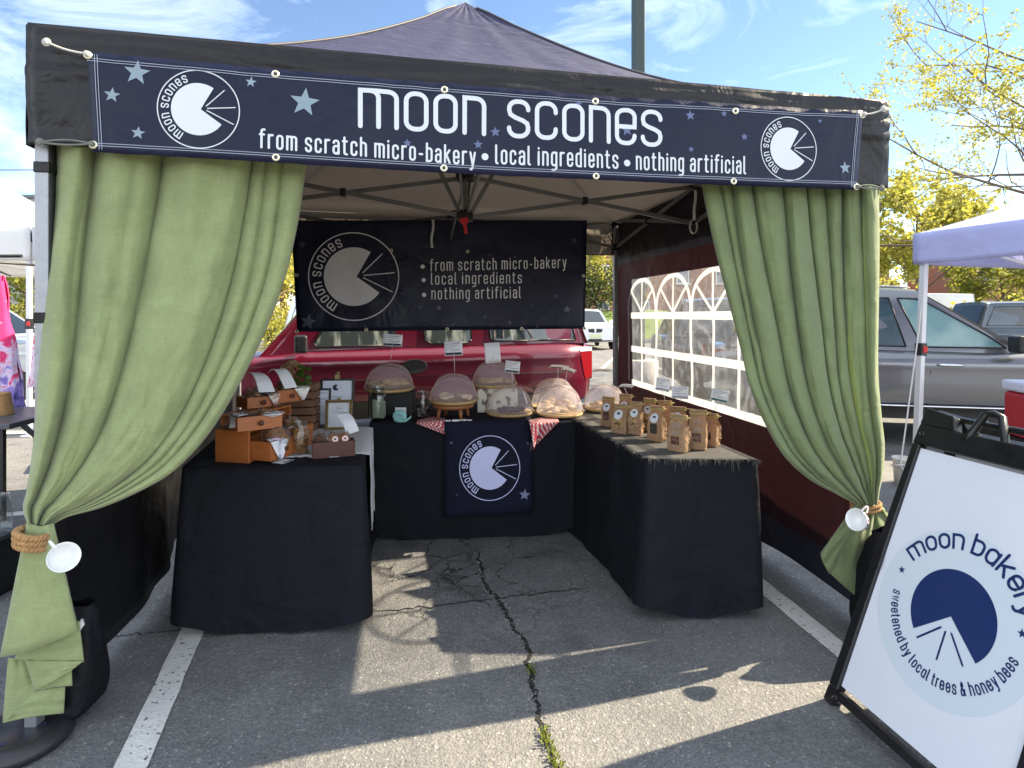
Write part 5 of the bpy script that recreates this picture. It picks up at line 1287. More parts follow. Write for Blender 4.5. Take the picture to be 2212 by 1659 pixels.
# ---------------------------------------------------------------- jars and small things at the table edge
jt = jar(at(812, 911)+Vector((0, .06, 0)), .052, .215, 'large empty glass tip jar beside the dark canvas box')
m = MB(); c = at(812, 911)+Vector((0, .06, .01)); BILL = mat('bank notes', (.30, .33, .26), .8, var=.3, vs=60)
for k in range(5): m.grid(lambda s, q, k=k: c+Vector(((s-.5)*.07+.01*math.sin(k), .02*math.sin(k*2+s*3), q*.10+.01*k*.4)), 4, 3)
m.build('notes', BILL, jt)
jt = jar(at(911, 902)+Vector((0, .05, 0)), .043, .165, 'smaller glass jar with coins left of the wooden stand', neck=.86, lid=False)
m = MB(); c = at(911, 902)+Vector((0, .05, .008)); rs = random.Random(2); COIN = mat('coins', (.45, .42, .38), .3, metal=.9)
for k in range(46):
    M_ = Matrix.Translation(c+Vector((rs.uniform(-.028, .028), rs.uniform(-.028, .028), rs.uniform(0, .085)))) @ Matrix.Rotation(rs.uniform(0, 3), 4, 'X') @ Matrix.Rotation(rs.uniform(0, 3), 4, 'Y'); m.lathe([(.001, 0), (.010, 0), (.010, .0016), (.001, .0016)], 10, M_, cap=False)
m.build('coins', COIN, jt)
c = at(863, 906)+Vector((0, .03, 0)); t = thing('logo_card', 'small square white card with dark moon behind the teal shell', 'card', c, 0); m = MB(); m.box((0, 0, .035), (.070, .002, .070), WM[t.name] @ Matrix.Rotation(-.15, 4, 'X')); m.build('card', PAPER, t)
m = MB(); pf = lambda x, z, d: WM[t.name] @ Matrix.Rotation(-.15, 4, 'X') @ Vector((x, -.0018-d, z)); a0, a1 = 57, 327
m.add([pf(0, .036, 0)]+[pf(.016*math.cos(R_(a0+(a1-a0)*i/30)), .036+.016*math.sin(R_(a0+(a1-a0)*i/30)), 0) for i in range(31)], [(0, i+1, i+2) for i in range(30)]); m.build('moon_print', INK, t)
TEAL = mat('teal ceramic', (.22, .46, .45), .35, coat=.4, var=.1, vs=20)
c = at(865, 913)+Vector((0, .022, .036)); m = MB(); pts = []; rr = []
for i in range(70):
    a = i/69*2*math.pi*2.6; r = .004+.028*(i/69); pts.append(c+Vector((-r*1.15*math.cos(a)-.012, -.014+.014*(i/69), r*math.sin(a)))); rr.append(.003+.0095*(i/69))
m.tube(pts, rr, 8)
m.tube([c+Vector((-.044, 0, -.026)), c+Vector((-.01, -.004, -.031)), c+Vector((.03, -.006, -.027)), c+Vector((.056, -.006, -.008)), c+Vector((.064, -.006, .004))], [.006, .009, .009, .006, .002], 8)
solo(m, 'ceramic_shell', TEAL, 'teal ceramic snail-shell ornament at the table edge', 'ornament')
KN = mat('spotted knife', (.66, .66, .66), .4, two=(.06, .06, .07), twos=60, twor=(.55, .58)); m = MB(); c = at(990, 913)+Vector((0, .01, .012)); m.tube([c+Vector((x*.085, 0, .002*math.sin(x*2))) for x in (-1, -.9, -.6, -.2, .1, .5, .9, 1)], [.002, .005, .0065, .007, .005, .006, .004, .001], 8)
solo(m, 'butter_knife', KN, 'white spotted spreading knife lying at the table edge', 'knife')
def check_mat():
    m = bpy.data.materials.new('red checked cloth'); m.use_nodes = True; n = m.node_tree; L = n.links.new; b = n.nodes['Principled BSDF']; b.inputs['Roughness'].default_value = .85
    tcn = n.nodes.new('ShaderNodeTexCoord'); mpn = n.nodes.new('ShaderNodeMapping'); mpn.inputs['Rotation'].default_value = (0, 0, .7); L(tcn.outputs['Object'], mpn.inputs[0])
    w = []
    for d in ('X', 'DIAGONAL'):
        x = n.nodes.new('ShaderNodeTexWave'); x.bands_direction = d; x.inputs['Scale'].default_value = 26; L(mpn.outputs[0], x.inputs[0]); w.append(x)
    a = n.nodes.new('ShaderNodeMath'); a.operation = 'MAXIMUM'; L(w[0].outputs['Fac'], a.inputs[0]); k = n.nodes.new('ShaderNodeMath'); k.operation = 'MULTIPLY'; k.inputs[1].default_value = .7; L(w[1].outputs['Fac'], k.inputs[0]); L(k.outputs[0], a.inputs[1])
    r = n.nodes.new('ShaderNodeValToRGB'); r.color_ramp.elements[0].position = .40; r.color_ramp.elements[1].position = .62; r.color_ramp.elements[0].color = (.66, .60, .60, 1); r.color_ramp.elements[1].color = (.42, .035, .05, 1); L(a.outputs[0], r.inputs[0]); L(r.outputs[0], b.inputs['Base Color'])
    return m
CHECK = check_mat()
fr_ = (Vector((*ct[1], 0))-Vector((*ct[0], 0))).normalized(); fn_ = Vector((fr_.y, -fr_.x, 0))
def napkin(u0, u1, tip, label, back):
    A = at(u0, 914); B = at(u1, 910); m = MB(); tp = P(tip[0], tip[1], A.y)
    def f(s, t):
        e = A.lerp(B, s)
        if t < .5: return e-fn_*back*(1-t*2)*(1-.6*abs(2*s-1))*1+Vector((0, 0, .006+.002*nz(s*9, t*9)))
        q = (t-.5)*2; d = e.lerp(Vector((tp.x, e.y, tp.z)), q); return d+fn_*(.030+.008*math.sin(s*7)*q)+Vector((0, 0, .004*(1-q)))
    m.grid(f, 16, 20); return solo(m, 'checked_napkin', CHECK, label, 'napkin', 'red checked napkins', solid=.001, off=0)
napkin(900, 961, (960, 936), 'small red checked napkin corner under the coin jar', .16)
napkin(1143, 1206, (1152, 969), 'larger red checked napkin corner hanging beside the moon runner', .14)

# ---------------------------------------------------------------- kraft bags
KRAFT = mat('kraft paper', (.37, .245, .142), .75, var=.10, vs=14, b2=.4, b2s=22, trans=.30, tcol=(.50, .26, .09))
RIB = mat('yellow ribbon', (.55, .46, .16), .6, trans=.25); PASTA = mat('bag window tan', (.42, .28, .10), .5, two=(.10, .055, .02), twos=70, twor=(.45, .55)); DARKP = mat('bag window dark', (.05, .020, .016), .4, two=(.16, .07, .04), twos=70, twor=(.5, .6)); GREEND = mat('bag window olive', (.016, .020, .012), .4, two=(.06, .06, .03), twos=60, twor=(.5, .6))
def bag(u, v, w, h, label, win, sticker=True, num=False, rz=-.16, seed=0):
    c = G(u, v, ZT+.0095)+Vector((0, w*.32, .001)); t = thing('kraft_bag', label, 'paper bag', c, rz, 'kraft paper bags of granola'); M_ = WM[t.name]; d = w*.74
    def shp(s, q):
        z = h*q; k = smooth(max(0, (q-.50)/.42)); dep = d*(1-k)+.006*k; g = .20*d*math.sin(k*math.pi*.9)   # gusset pinch
        wd_ = w*(1-.04*k)
        a = s*4
        if a < 1: x, y = -wd_/2+wd_*a, -dep/2
        elif a < 2: x, y = wd_/2-g*(1-abs(2*(a-1)-1)), -dep/2+dep*(a-1)
        elif a < 3: x, y = wd_/2-wd_*(a-2), dep/2
        else: x, y = -wd_/2+g*(1-abs(2*(a-3)-1)), dep/2-dep*(a-3)
        bul = .006*math.sin(math.pi*min(1, q*1.5))*(1 if a < 1 else 0); wob = .007*nz(s*9, q*5, seed)
        return M_ @ Vector((x+wob, y-bul+.5*wob-.10*d*k*0, z))
    m = MB(); m.grid(shp, 48, 26, sm=False); m.build('paper', KRAFT, t, weld=1e-5)
    m = MB(); m.box((0, -.001, h*.965), (w*1.03, .012, h*.075), M_); m.build('fold', KRAFT, t, bevel=.001)
    m = MB(); m.tube([M_ @ Vector((w*.54*math.cos(a*.3), -.003+.012*math.sin(a*.3), h*.905+.003*math.sin(a*1.2))) for a in range(21)], .0028, 5, closed=True)
    m.tube([M_ @ Vector((w*.2, -.012, h*.905)), M_ @ Vector((w*.45, -.014, h*.96)), M_ @ Vector((w*.75, -.01, h*.95))], .002, 5); m.build('ribbon', RIB, t)
    yf = -d/2-.0085
    pf = lambda x, z, dd: M_ @ Vector((x, yf-dd+.5*d*smooth(max(0, (z/h-.50)/.42))*.98, z))
    m = MB(); z0, z1 = (.22, .50) if not num else (.20, .42); m.grid(lambda s, q: pf(lerp(-.28, .22, s)*w, lerp(z0, z1, q)*h, -.0012), 2, 4); m.build('window', win, t)
    if sticker:
        m = MB(); ctr_ = (-.02*w, h*.66); r = w*.30
        m.add([pf(ctr_[0], ctr_[1], .002)]+[pf(ctr_[0]+r*math.cos(a*.314), ctr_[1]+r*math.sin(a*.314), .002) for a in range(20)], [(0, i+1, (i+1) % 20+1) for i in range(20)]); m.build('sticker', WHITE, t)
        m = MB(); r *= .40; m.add([pf(ctr_[0]+r*math.cos(a*.349-.2), ctr_[1]+r*.3+r*math.sin(a*.349-.2), .003) for a in range(11)], [list(range(11))]); m.build('sticker_print', INK, t)
    if num:
        m = MB(); nf = lambda x, z, dd: pf(x, z, .0016+dd); text_line(m, '66', nf, (-.17*w, h*.49), (.16*w, h*.49), h*.070, .0016, sp=.3); text_line(m, 'OCt', nf, (-.20*w, h*.67), (.2*w, h*.67), h*.070, .0016, sp=.22); m.build('lettering', GREYINK, t)
    return t
z3 = lambda x, y: (1256.4+.152*x, 760.9+.152*y)
for i, (x, y, w, h, lab, win, st, nm) in enumerate((
    (395, 1058, .078, .185, 'kraft bag with round sticker at the far left of the group', DARKP, 1, 0),
    (640, 1060, .078, .195, 'tall kraft bag tucked behind the tan-window bag pair', PASTA, 1, 0),
    (575, 1160, .088, .180, 'kraft bag with pasta-like window, front of the left pair', PASTA, 1, 0),
    (785, 1170, .074, .185, 'kraft bag whose right side is sunlit in the left pair', PASTA, 1, 0),
    (985, 1128, .076, .195, 'kraft bag with yellow window behind the dark-window bag', PASTA, 1, 0),
    (1200, 1120, .080, .190, 'orange-lit kraft bag at the back beneath the leaning price card', PASTA, 0, 0),
    (1090, 1268, .082, .185, 'kraft bag with white sticker over a dark olive window', GREEND, 1, 0),
    (1395, 1190, .084, .170, 'kraft bag with yellow ribbon loops behind the numbered bags', PASTA, 1, 0),
    (1410, 1418, .090, .192, 'nearest kraft bag marked 66 with a dark window', DARKP, 0, 1),
    (1680, 1385, .084, .195, 'sunlit orange kraft bag marked 66 right of the nearest one', DARKP, 0, 1),
    (1860, 1335, .080, .180, 'kraft bag at the far right end by the maroon wall', DARKP, 0, 1))):
    u, v = z3(x, y); bag(u, v, w*.94, h*(.92+.05*math.sin(i*2.3)), lab, win, st, nm, rz=-.60+.17*math.sin(i*3), seed=i)

# ---------------------------------------------------------------- vehicles
TYRE = mat('tyre', (.015, .015, .015), .85, bump=.2, bs=60); RIM = mat('wheel rim', (.35, .36, .38), .35, metal=.8); AUTOG = mat('car glass', (.012, .016, .018), .04, spec=.8, var=.05)
TRIM = mat('black car trim', (.012, .012, .013), .45, var=.1, vs=20); CHROME = mat('chrome', (.75, .76, .78), .12, metal=1); TAILR = mat('tail lamp red', (.22, .004, .007), .15, coat=.6); LAMPW = mat('lamp clear', (.60, .62, .65), .12, coat=.5); WELL = mat('wheel well', (.006, .006, .006), .95)
def paint(name, col, metal=.25, rough=.38, coat=.9): return mat(name, col, rough, metal=metal, coat=coat, spec=.5)
def lin(pts, x):
    if x <= pts[0][0]: return pts[0][1]
    for (a, b), (c, d) in zip(pts, pts[1:]):
        if x <= c: t = (x-a)/(c-a); return b+(d-b)*t
    return pts[-1][1]
def make_car(name, label, loc, rz, body, Lc=4.4, Wc=1.80, belt=None, deck=None, roof=1.68, cab=(.15, 3.15, .42, 2.45), sill=.30, wins=(), seams=(), wheels=(.82, 3.50), wr=.34, handles=(), mirror=None, glass=None, grp=None, tail=None, head=None, lower=None, crease=.82, parts=(), front_glass=None):
    """x runs from tail (0) to nose (Lc); cab = bottom rear, bottom front, top rear, top front of the greenhouse"""
    t = thing(name, label, 'car', loc, rz, grp); M_ = WM[t.name]; hw = Wc/2
    belt = belt or [(0, 1.0), (Lc, .98)]; deck = deck or [(0, 1.0), (cab[0], 1.02), (cab[1], 1.02), (Lc-.35, .90), (Lc, .72)]
    def endk(x): e = min(x, Lc-x); return 1-.20*max(0, 1-e/.45)**2
    def side(x, z):          # half width of the body at x, z
        k = endk(x); zb = lin(deck, x)
        w = hw*k*(.93+.07*smooth((z-sill)/.28))*(1-.10*max(0, (z-crease)/max(.05, zb-crease))**1.3)
        return w+.012*math.exp(-((z-crease)/.05)**2)
    m = MB(); NX = 60; prof = [0, .1, .22, .35, .48, .58, .66, .72, .78, .86, .94, 1.0]
    def sec(x):
        zb = lin(deck, x); b = sill-.06+.10*max(0, 1-min(x, Lc-x)/.5)**2; ps = [(0, b)]
        for q in prof: z = lerp(b+.02, zb-.03, q); ps.append((side(x, z), z))
        ps += [(side(x, zb)*.965, zb-.008), (side(x, zb)*.90, zb+.006), (0, zb+.02)]; return ps
    rows = [sec(Lc*i/NX) for i in range(NX+1)]; n = len(rows[0])
    for sg in (-1, 1):
        vs = [M_ @ Vector((Lc*i/NX, sg*y, z)) for i, r in enumerate(rows) for y, z in r]
        fs = [((i*n+j), (i+1)*n+j, (i+1)*n+j+1, i*n+j+1)[::(1 if sg > 0 else -1)] for i in range(NX) for j in range(n-1)]
        m.add(vs, fs, True)
        for i in (0, NX): m.add([M_ @ Vector((Lc*i/NX, sg*y, z)) for y, z in rows[i]], [list(range(n))])
    # greenhouse
    b0, b1, t0, t1 = cab
    def gh(q, v, sg, off=0):
        x = lerp(lerp(b0, b1, q), lerp(t0, t1, q), v); z0 = lin(deck, lerp(b0, b1, q))-.01; z = lerp(z0, roof-.05+.03*math.sin(math.pi*q), v)
        y = lerp(hw*.89, hw*.76, v**1.15)*(endk(x)*.3+.7); return M_ @ Vector((x, sg*(y+off), z))
    for sg in (-1, 1): m.grid(lambda q, v: gh(q, v, sg), 30, 8, flip=sg > 0)
    def rf(q, s):
        sg = s*2-1; x = lerp(t0, t1, q); y = hw*.76*(endk(x)*.3+.7)*sg; zt = roof-.05+.03*math.sin(math.pi*q)+.05*(1-abs(sg)**2.6); return M_ @ Vector((x, y, zt))
    m.grid(rf, 30, 16)
    def endp(q): return lambda s, v: M_ @ Vector((lerp(lerp(b0, b1, q), lerp(t0, t1, q), v), (s*2-1)*lerp(hw*.89, hw*.76, v**1.15)*(endk(lerp(lerp(b0, b1, q), lerp(t0, t1, q), v))*.3+.7), lerp(lin(deck, lerp(b0, b1, q))-.01, roof-.05+.05*(1-abs(s*2-1)**2.6), v)))
    m.grid(endp(0), 12, 8); m.grid(endp(1), 12, 8, flip=True)
    m.build('body', body, t, weld=2e-4)
    g = glass or AUTOG
    # windscreens
    for q, nm in ((0, 'rear_window'), (1, 'windscreen')):
        f = endp(q); w = MB(); dx = -.006 if q == 0 else .006; w.grid(lambda s, v: f(.07+.86*s, .10+.78*v)+(M_.to_3x3() @ Vector((dx, 0, .004))), 10, 6, flip=q == 1); w.build(nm, g, t)
    for sg in (-1, 1):
        for poly in wins:
            w = MB(); w.add([gh(q, v, sg, .004) for q, v in poly], [list(range(len(poly)))[::sg]]); o = w.build('side_window', front_glass if front_glass and poly is wins[-1] else g, t)
            w = MB(); n_ = len(poly)
            for i in range(n_):
                a, b = gh(*poly[i], sg, .006), gh(*poly[(i+1) % n_], sg, .006); w.tube([a, b], .009, 5)
            w.build('window_trim', TRIM, o)
        for sm in seams:
            w = MB(); w.tube([M_ @ Vector((x, sg*(side(x, z)+.001), z)) for x, z in sm], .004, 5); w.build('panel_gap', WELL, t)
        for x, z in handles:
            w = MB(); w.tube([M_ @ Vector((x+d, sg*(side(x, z)+o_), z)) for d, o_ in ((-.11, .0), (-.09, .025), (0, .032), (.09, .025), (.11, 0))], [.010, .014, .016, .014, .010], 8); w.build('door_handle', parts and parts[0] or body, t)
        if lower:
            w = MB(); w.grid(lambda s, v: M_ @ Vector((lerp(.25, Lc-.25, s), sg*(side(lerp(.25, Lc-.25, s), lerp(sill-.04, lower, v))+.008), lerp(sill-.04, lower, v))), 30, 3, flip=sg > 0); w.build('sill_trim', TRIM, t)
        if mirror:
            x, z = mirror; w = MB(); w.box((x, sg*(hw+.10), z), (.12, .20, .17)); w.box((x, sg*(hw+.0), z-.06), (.06, .10, .05)); w.v = [M_ @ p for p in w.v]; w.build('wing_mirror', TRIM if len(parts) < 2 else parts[1], t, bevel=.035, seg=4)
        for xw in wheels:
            for nm, r0, r1, y0, y1, mt in (('wheel_arch', 0, wr*1.16, -.30, .006, WELL),):
                w = MB(); c = M_ @ Vector((xw, sg*(side(xw, .5)+.003), wr)); A_ = Matrix.Translation(c) @ M_.to_3x3().to_4x4() @ Matrix.Rotation(-sg*math.pi/2, 4, 'X'); w.lathe([(.001, 0), (wr*1.17, 0), (wr*1.17, -.05)], 32, A_, cap=False); w.build(nm, mt, t)
            w = MB(); A2 = Matrix.Translation(M_ @ Vector((xw, sg*(side(xw, .5)-.10), wr))) @ M_.to_3x3().to_4x4() @ Matrix.Rotation(-sg*math.pi/2, 4, 'X')
            w.lathe([(wr*.62, 0), (wr*.92, -.0), (wr, .02), (wr, .10), (wr*.94, .116), (wr*.66, .12)], 36, A2, cap=False); wh = w.build('wheel', TYRE, t)
            w = MB(); w.lathe([(.001, .10), (wr*.16, .10), (wr*.60, .07), (wr*.66, .121)], 30, A2, cap=False)
            for k in range(5):
                a = k*1.2566; w.bar(A2 @ Vector((wr*.1*math.cos(a), wr*.1*math.sin(a), .106)), A2 @ Vector((wr*.6*math.cos(a), wr*.6*math.sin(a), .112)), .05, .02)
            w.build('rim', RIM, wh)
        if tail:
            for nm, pts, mt in tail:
                w = MB(); x_ = [p[0] for p in pts]; w.prism([p for p in pts], lambda x, z, d: M_ @ Vector((x-.0*d, sg*(side(max(0, x), z)+d), z)), -.02, .010); w.build(nm, mt, t, bevel=.004)
                w = MB(); zs = [p[1] for p in pts]; w.box((-.012, sg*(hw*.68), (min(zs)+max(zs))/2), (.04, hw*.24, max(zs)-min(zs))); w.v = [M_ @ p for p in w.v]; w.build(nm, mt, t, bevel=.01)
        if head:
            for nm, pts, mt in head:
                w = MB(); w.prism(pts, lambda y, z, d: M_ @ Vector((Lc+d-.06*(y/hw)**2.2, sg*y, z)), -.06, .012); w.build(nm, mt, t, bevel=.006)
    return t, M_, side, gh
def partbox(t, name, c, d, m_, bev=.008):
    m = MB(); m.box(c, d, WM[t.name]); return m.build(name, m_, t, bevel=bev)

# the red wagon straight behind the stall: nose to the left
REDP = paint('dark red metallic paint', (.125, .0035, .020), .3, .30)
cx_, cy_ = -1.022, 6.10; dirx = Vector((math.cos(R_(20)), math.sin(R_(20)), 0)); side_n = Vector((-dirx.y, dirx.x, 0))
tailp = Vector((cx_, cy_, 0))+dirx*2.14+side_n*.90        # body centre line at the tail
REFLG = mat('red car glass', (.045, .055, .055), .05, spec=.9, two=(.30, .33, .30), twos=2.2, twor=(.48, .62), vstretch=(6, 6, 1))  # pale streaks in the glass colour stand in for reflected fabrics
red, RM, rside, rgh = make_car('red_car', 'dark red estate car parked side-on close behind the stall', tailp, math.pi+R_(20), REDP, Lc=4.5, Wc=1.80, deck=[(0, 1.055), (.6, 1.065), (2.2, 1.045), (3.15, 1.03), (4.2, .93), (4.5, .74)], roof=1.72, cab=(.05, 3.62, .28, 3.0), sill=.36,
    wins=(((.045, .06), (.18, .06), (.335, .06), (.345, .12), (.366, .85), (.05, .85), (.035, .8)), ((.405, .10), (.415, .05), (.53, .05), (.555, .12), (.63, .85), (.44, .85)), ((.635, .05), (.86, .05), (.875, .12), (.90, .85), (.74, .85))),
    seams=(((2.14, .45), (2.14, 1.04)), ((1.10, .80), (1.05, .90), (1.0, 1.05)), ((3.30, .45), (3.34, .75), (3.30, 1.02)), ((.42, .73), (2.10, .74)), ((2.18, .73), (3.25, .71))), mirror=(3.24, 1.10), glass=REFLG, wheels=(.86, 3.55), lower=.50, crease=.93, parts=(TRIM, TRIM),
    tail=(('tail_lamp', [(-.02, .66), (.10, .62), (.14, .74), (.19, .95), (-.02, .95)], TAILR), ('tail_lamp_clear', [(-.02, .955), (.19, .955), (.20, 1.0), (-.02, 1.0)], LAMPW)), head=(('headlight', [(.42, .68), (.80, .66), (.82, .80), (.46, .84)], LAMPW),))
for x0 in (2.13,):          # dark oval grip set where the two doors meet
    m = MB(); sgn = 1
    m.prism([(x0-.135*math.cos(R_(a*15)), .845+.075*math.sin(R_(a*15))) for a in range(24)], lambda x, z, d: RM @ Vector((x, (rside(x, z)+d), z)), -.01, .012); m.build('grip_recess', TRIM, red, bevel=.004)
m = MB()
for a, b in (((.33, .90), (.33, .10)), ((.30, .90), (.30, .10)), ((.27, .80), (.20, .10))): m.tube([rgh(*a, 1, .012), rgh(*b, 1, .012)], .009, 6)
m.build('chrome_strip', CHROME, red)
# the grey SUV on the right, nose to the right
GREYP = paint('grey metallic paint', (.165, .172, .186), .45, .26)
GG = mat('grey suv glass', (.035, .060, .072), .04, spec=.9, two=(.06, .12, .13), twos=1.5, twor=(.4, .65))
go = P(1904, 769, 6.12); gdir = Vector((math.cos(R_(-13)), math.sin(R_(-13)), 0)); gn = Vector((-gdir.y, gdir.x, 0)); gtail = Vector((go.x, go.y, 0))-gdir*1.62+gn*.93
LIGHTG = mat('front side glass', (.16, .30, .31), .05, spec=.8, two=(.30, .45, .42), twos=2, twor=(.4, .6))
gsu, GM, gside, ggh = make_car('grey_suv', 'grey sport utility car parked side-on beyond the neighbouring canopy leg', gtail, R_(-13), GREYP, Lc=4.7, Wc=1.86, deck=[(0, 1.04), (1.0, 1.03), (2.6, 1.00), (3.3, 1.02), (4.35, .93), (4.7, .76)], roof=1.68, cab=(.10, 2.98, .55, 2.05), sill=.34,
    wins=(((.06, .10), (.28, .07), (.27, .84), (.14, .84)), ((.31, .07), (.63, .07), (.75, .86), (.30, .86)), ((.685, .07), (.955, .07), (.96, .25), (.93, .80), (.90, .86), (.80, .86))),
    seams=(((2.06, .45), (2.07, .8), (1.98, 1.0)), ((3.05, .45), (3.11, .8), (3.06, 1.0)), ((1.05, .70), (1.0, .98))), handles=((2.24, .87), (1.20, .87)), mirror=(2.80, 1.09), glass=GG, front_glass=LIGHTG, wheels=(.92, 3.72), wr=.36, lower=.46, crease=.90, parts=(CHROME, TRIM),
    head=(('headlight', [(.5, .74), (.86, .72), (.86, .86), (.55, .88)], LAMPW),), tail=(('tail_lamp', [(-.02, .80), (.28, .86), (.24, .98), (-.02, 1.0)], TAILR),))
m = MB()
for s in (-1, 1): m.tube([GM @ Vector((x, s*.62, 1.672+.03*math.sin((x-.6)/1.4*math.pi))) for x in (.62, .7, 1.0, 1.3, 1.6, 1.9, 1.98)], .014, 6)
m.build('roof_rail', STEEL, gsu)
m = MB(); m.tube([GM @ Vector((x, -(gside(x, .52)+.012), .44)) for x in (1.2, 2.0, 2.8, 3.2)], .012, 6); m.build('chrome_strip', CHROME, gsu)
# white SUV head-on in the gap beside the back corner
WHP = paint('white paint', (.72, .73, .74), 0, .35)
wp = G(1283, 757); wsu, WMx_, wside, _ = make_car('white_suv', 'white sport utility car facing us in the gap beside the red tail lamp', wp+Vector((-.25, 4.55, 0)), R_(-86), WHP, Lc=4.5, Wc=1.82, deck=[(0, 1.0), (3.1, 1.02), (4.25, .98), (4.5, .88)], roof=1.62, cab=(.1, 3.35, .5, 2.3), sill=.34, wins=(((.08, .08), (.42, .08), (.42, .85), (.14, .85)), ((.46, .08), (.93, .08), (.86, .85), (.46, .85))), mirror=(2.95, 1.08), parts=(CHROME, WHP), wheels=(.85, 3.6),
    head=(('headlight', [(.42, .70), (.70, .73), (.70, .84), (.44, .82)], LAMPW), ('kidney_grille', [(.03, .68), (.25, .70), (.29, .82), (.05, .84)], TRIM), ('lower_grille', [(.0, .34), (.66, .36), (.66, .46), (.0, .44)], TRIM)))
PLATE = mat('number plate', (.62, .64, .40), .5); m = MB(); m.box((4.52, 0, .555), (.02, .46, .14), WMx_); m.build('number_plate', PLATE, wsu)
make_car('dark_car', 'charcoal car blurred behind the clear window panel of the maroon wall', Vector((2.6, 10.6, 0)), R_(-6), paint('charcoal paint', (.03, .033, .040), .4, .3), Lc=4.5, Wc=1.82, roof=1.66, cab=(.1, 3.4, .4, 2.5), wins=(((.06, .08), (.36, .08), (.36, .85), (.10, .85)), ((.40, .08), (.66, .08), (.68, .85), (.40, .85)), ((.71, .08), (.93, .08), (.90, .85), (.73, .85))), parts=(TRIM, TRIM))
# pale estate left of the back banner
make_car('white_wagon', 'white estate car seen between the green curtain and the back banner', Vector((-5.05, 14.6, 0)), R_(-28), WHP, Lc=4.9, Wc=1.85, deck=[(0, 1.06), (3.3, 1.06), (4.6, .95), (4.9, .8)], roof=1.86, cab=(.05, 3.6, .25, 2.75), sill=.36, wins=(((.05, .08), (.34, .08), (.34, .86), (.08, .86)), ((.38, .08), (.64, .08), (.66, .86), (.38, .86)), ((.69, .08), (.94, .08), (.87, .86), (.69, .86))), mirror=(3.2, 1.12), parts=(CHROME, WHP))
make_car('silver_car', 'silver car parked behind the tie-dyed dresses', Vector((-11.2, 9.2, 0)), R_(8), paint('silver paint', (.42, .45, .50), .4, .35), Lc=4.4, Wc=1.8, roof=1.60, wins=(((.06, .08), (.36, .08), (.36, .85), (.12, .85)), ((.40, .08), (.66, .08), (.68, .85), (.40, .85)), ((.71, .08), (.93, .08), (.87, .85), (.70, .85))), parts=(TRIM, TRIM))
# dark people carrier and a white van far behind on the right
make_car('dark_van', 'dark blue-green people carrier parked beyond the grey car nose', Vector((13.5, 17.8, 0)), R_(-6), paint('deep teal paint', (.030, .050, .075), .3, .35), Lc=4.9, Wc=1.9, roof=1.76, cab=(.05, 3.9, .35, 2.9), wins=(((.05, .08), (.36, .08), (.36, .85), (.08, .85)), ((.39, .08), (.64, .08), (.65, .85), (.39, .85)), ((.67, .08), (.93, .08), (.87, .85), (.67, .85))), parts=(TRIM, TRIM), mirror=(3.3, 1.1))
make_car('white_van', 'white van roof showing above the grey car bonnet', Vector((20.95, 27.2, 0)), R_(172), WHP, Lc=5.2, Wc=2.0, roof=2.35, cab=(.0, 4.4, .05, 3.7), wins=(((.70, .35), (.92, .30), (.86, .85), (.70, .85)),), parts=(TRIM, TRIM))

# ---------------------------------------------------------------- neighbouring stalls
def canopy(name, label, c, rz, W_, Dp, ze, zb, ztop, rm, lm, leans=0, legs=True, sep=True):
    t = thing(name, label, 'canopy tent', c, rz); M_ = WM[t.name]; co = [(0, 0), (W_, 0), (W_, Dp), (0, Dp)]
    def pt(k, s, q):
        (x0, y0), (x1, y1) = co[k], co[(k+1) % 4]; x = lerp(x0, x1, s); y = lerp(y0, y1, s); p = Vector((x, y, ze)).lerp(Vector((W_/2, Dp/2, ztop)), q); p.z -= .5*q*(1-q)-.012*math.sin(s*16+3*nz(q*3, k))*(1-q)*q*4; return M_ @ p
    m = MB()
    for k in range(4): m.grid(lambda s, q, k=k: pt(k, s, q), 24, 14)
    m.build('roof', rm, t, weld=1e-3)
    for k in range(4):
        (x0, y0), (x1, y1) = co[k], co[(k+1) % 4]; m = MB()
        m.grid(lambda s, q: M_ @ (Vector((lerp(x0, x1, s), lerp(y0, y1, s), lerp(ze, zb, q)))+Vector((y1-y0, x0-x1, 0)).normalized()*(.012+.016*nz(s*9, q*2, k)+.014*math.sin(s*22+q*3)*q)), 40, 6); m.build('valance', rm, t, solid=.002)
    for i, (x, y) in enumerate(co):
        dx = .05 if x == 0 else -.05; dy = .05 if y == 0 else -.05; top = Vector((x+dx, y+dy, ze-.02)); ft = Vector((x+dx*(1-2*leans), y+dy, 0))+Vector((-leans if x == 0 else leans, 0, 0))
        m = MB(); m.bar(M_ @ ft, M_ @ top, .045, .045); m.box((0, 0, .012), (.12, .12, .02), Matrix.Translation(M_ @ ft)); lg = m.build('leg', lm, t, bevel=.003)
        m = MB(); a = M_ @ ft.lerp(top, .52); b = M_ @ ft.lerp(top, .57); m.bar(a, b, .062, .062); m.build('collar', PLAST, lg, bevel=.004); m = MB(); m.bar(M_ @ ft.lerp(top, .94), M_ @ ft.lerp(top, .985), .07, .07); m.build('collar', PLAST, lg, bevel=.004)
        m = MB(); q = M_ @ ft.lerp(top, .545)+Vector((.012, -.034, 0)); m.box(q, (.035, .012, .05)); m.build('button', RED, lg, bevel=.003)
        x2, y2 = co[(i+1) % 4]
        m = MB(); A = M_ @ Vector((x+dx, y+dy, zb+.12)); B = M_ @ Vector((x2-dx*(x2 != x)+dx*(x2 == x), y2-dy*(y2 != y)+dy*(y2 == y), zb+.12)); mid = A.lerp(B, .5); m.bar(A+Vector((0, 0, .12)), mid-Vector((0, 0, .12)), .016, .026); m.bar(mid-Vector((0, 0, .12)), B+Vector((0, 0, .12)), .016, .026); m.build('crossbar', lm, t)
    return t
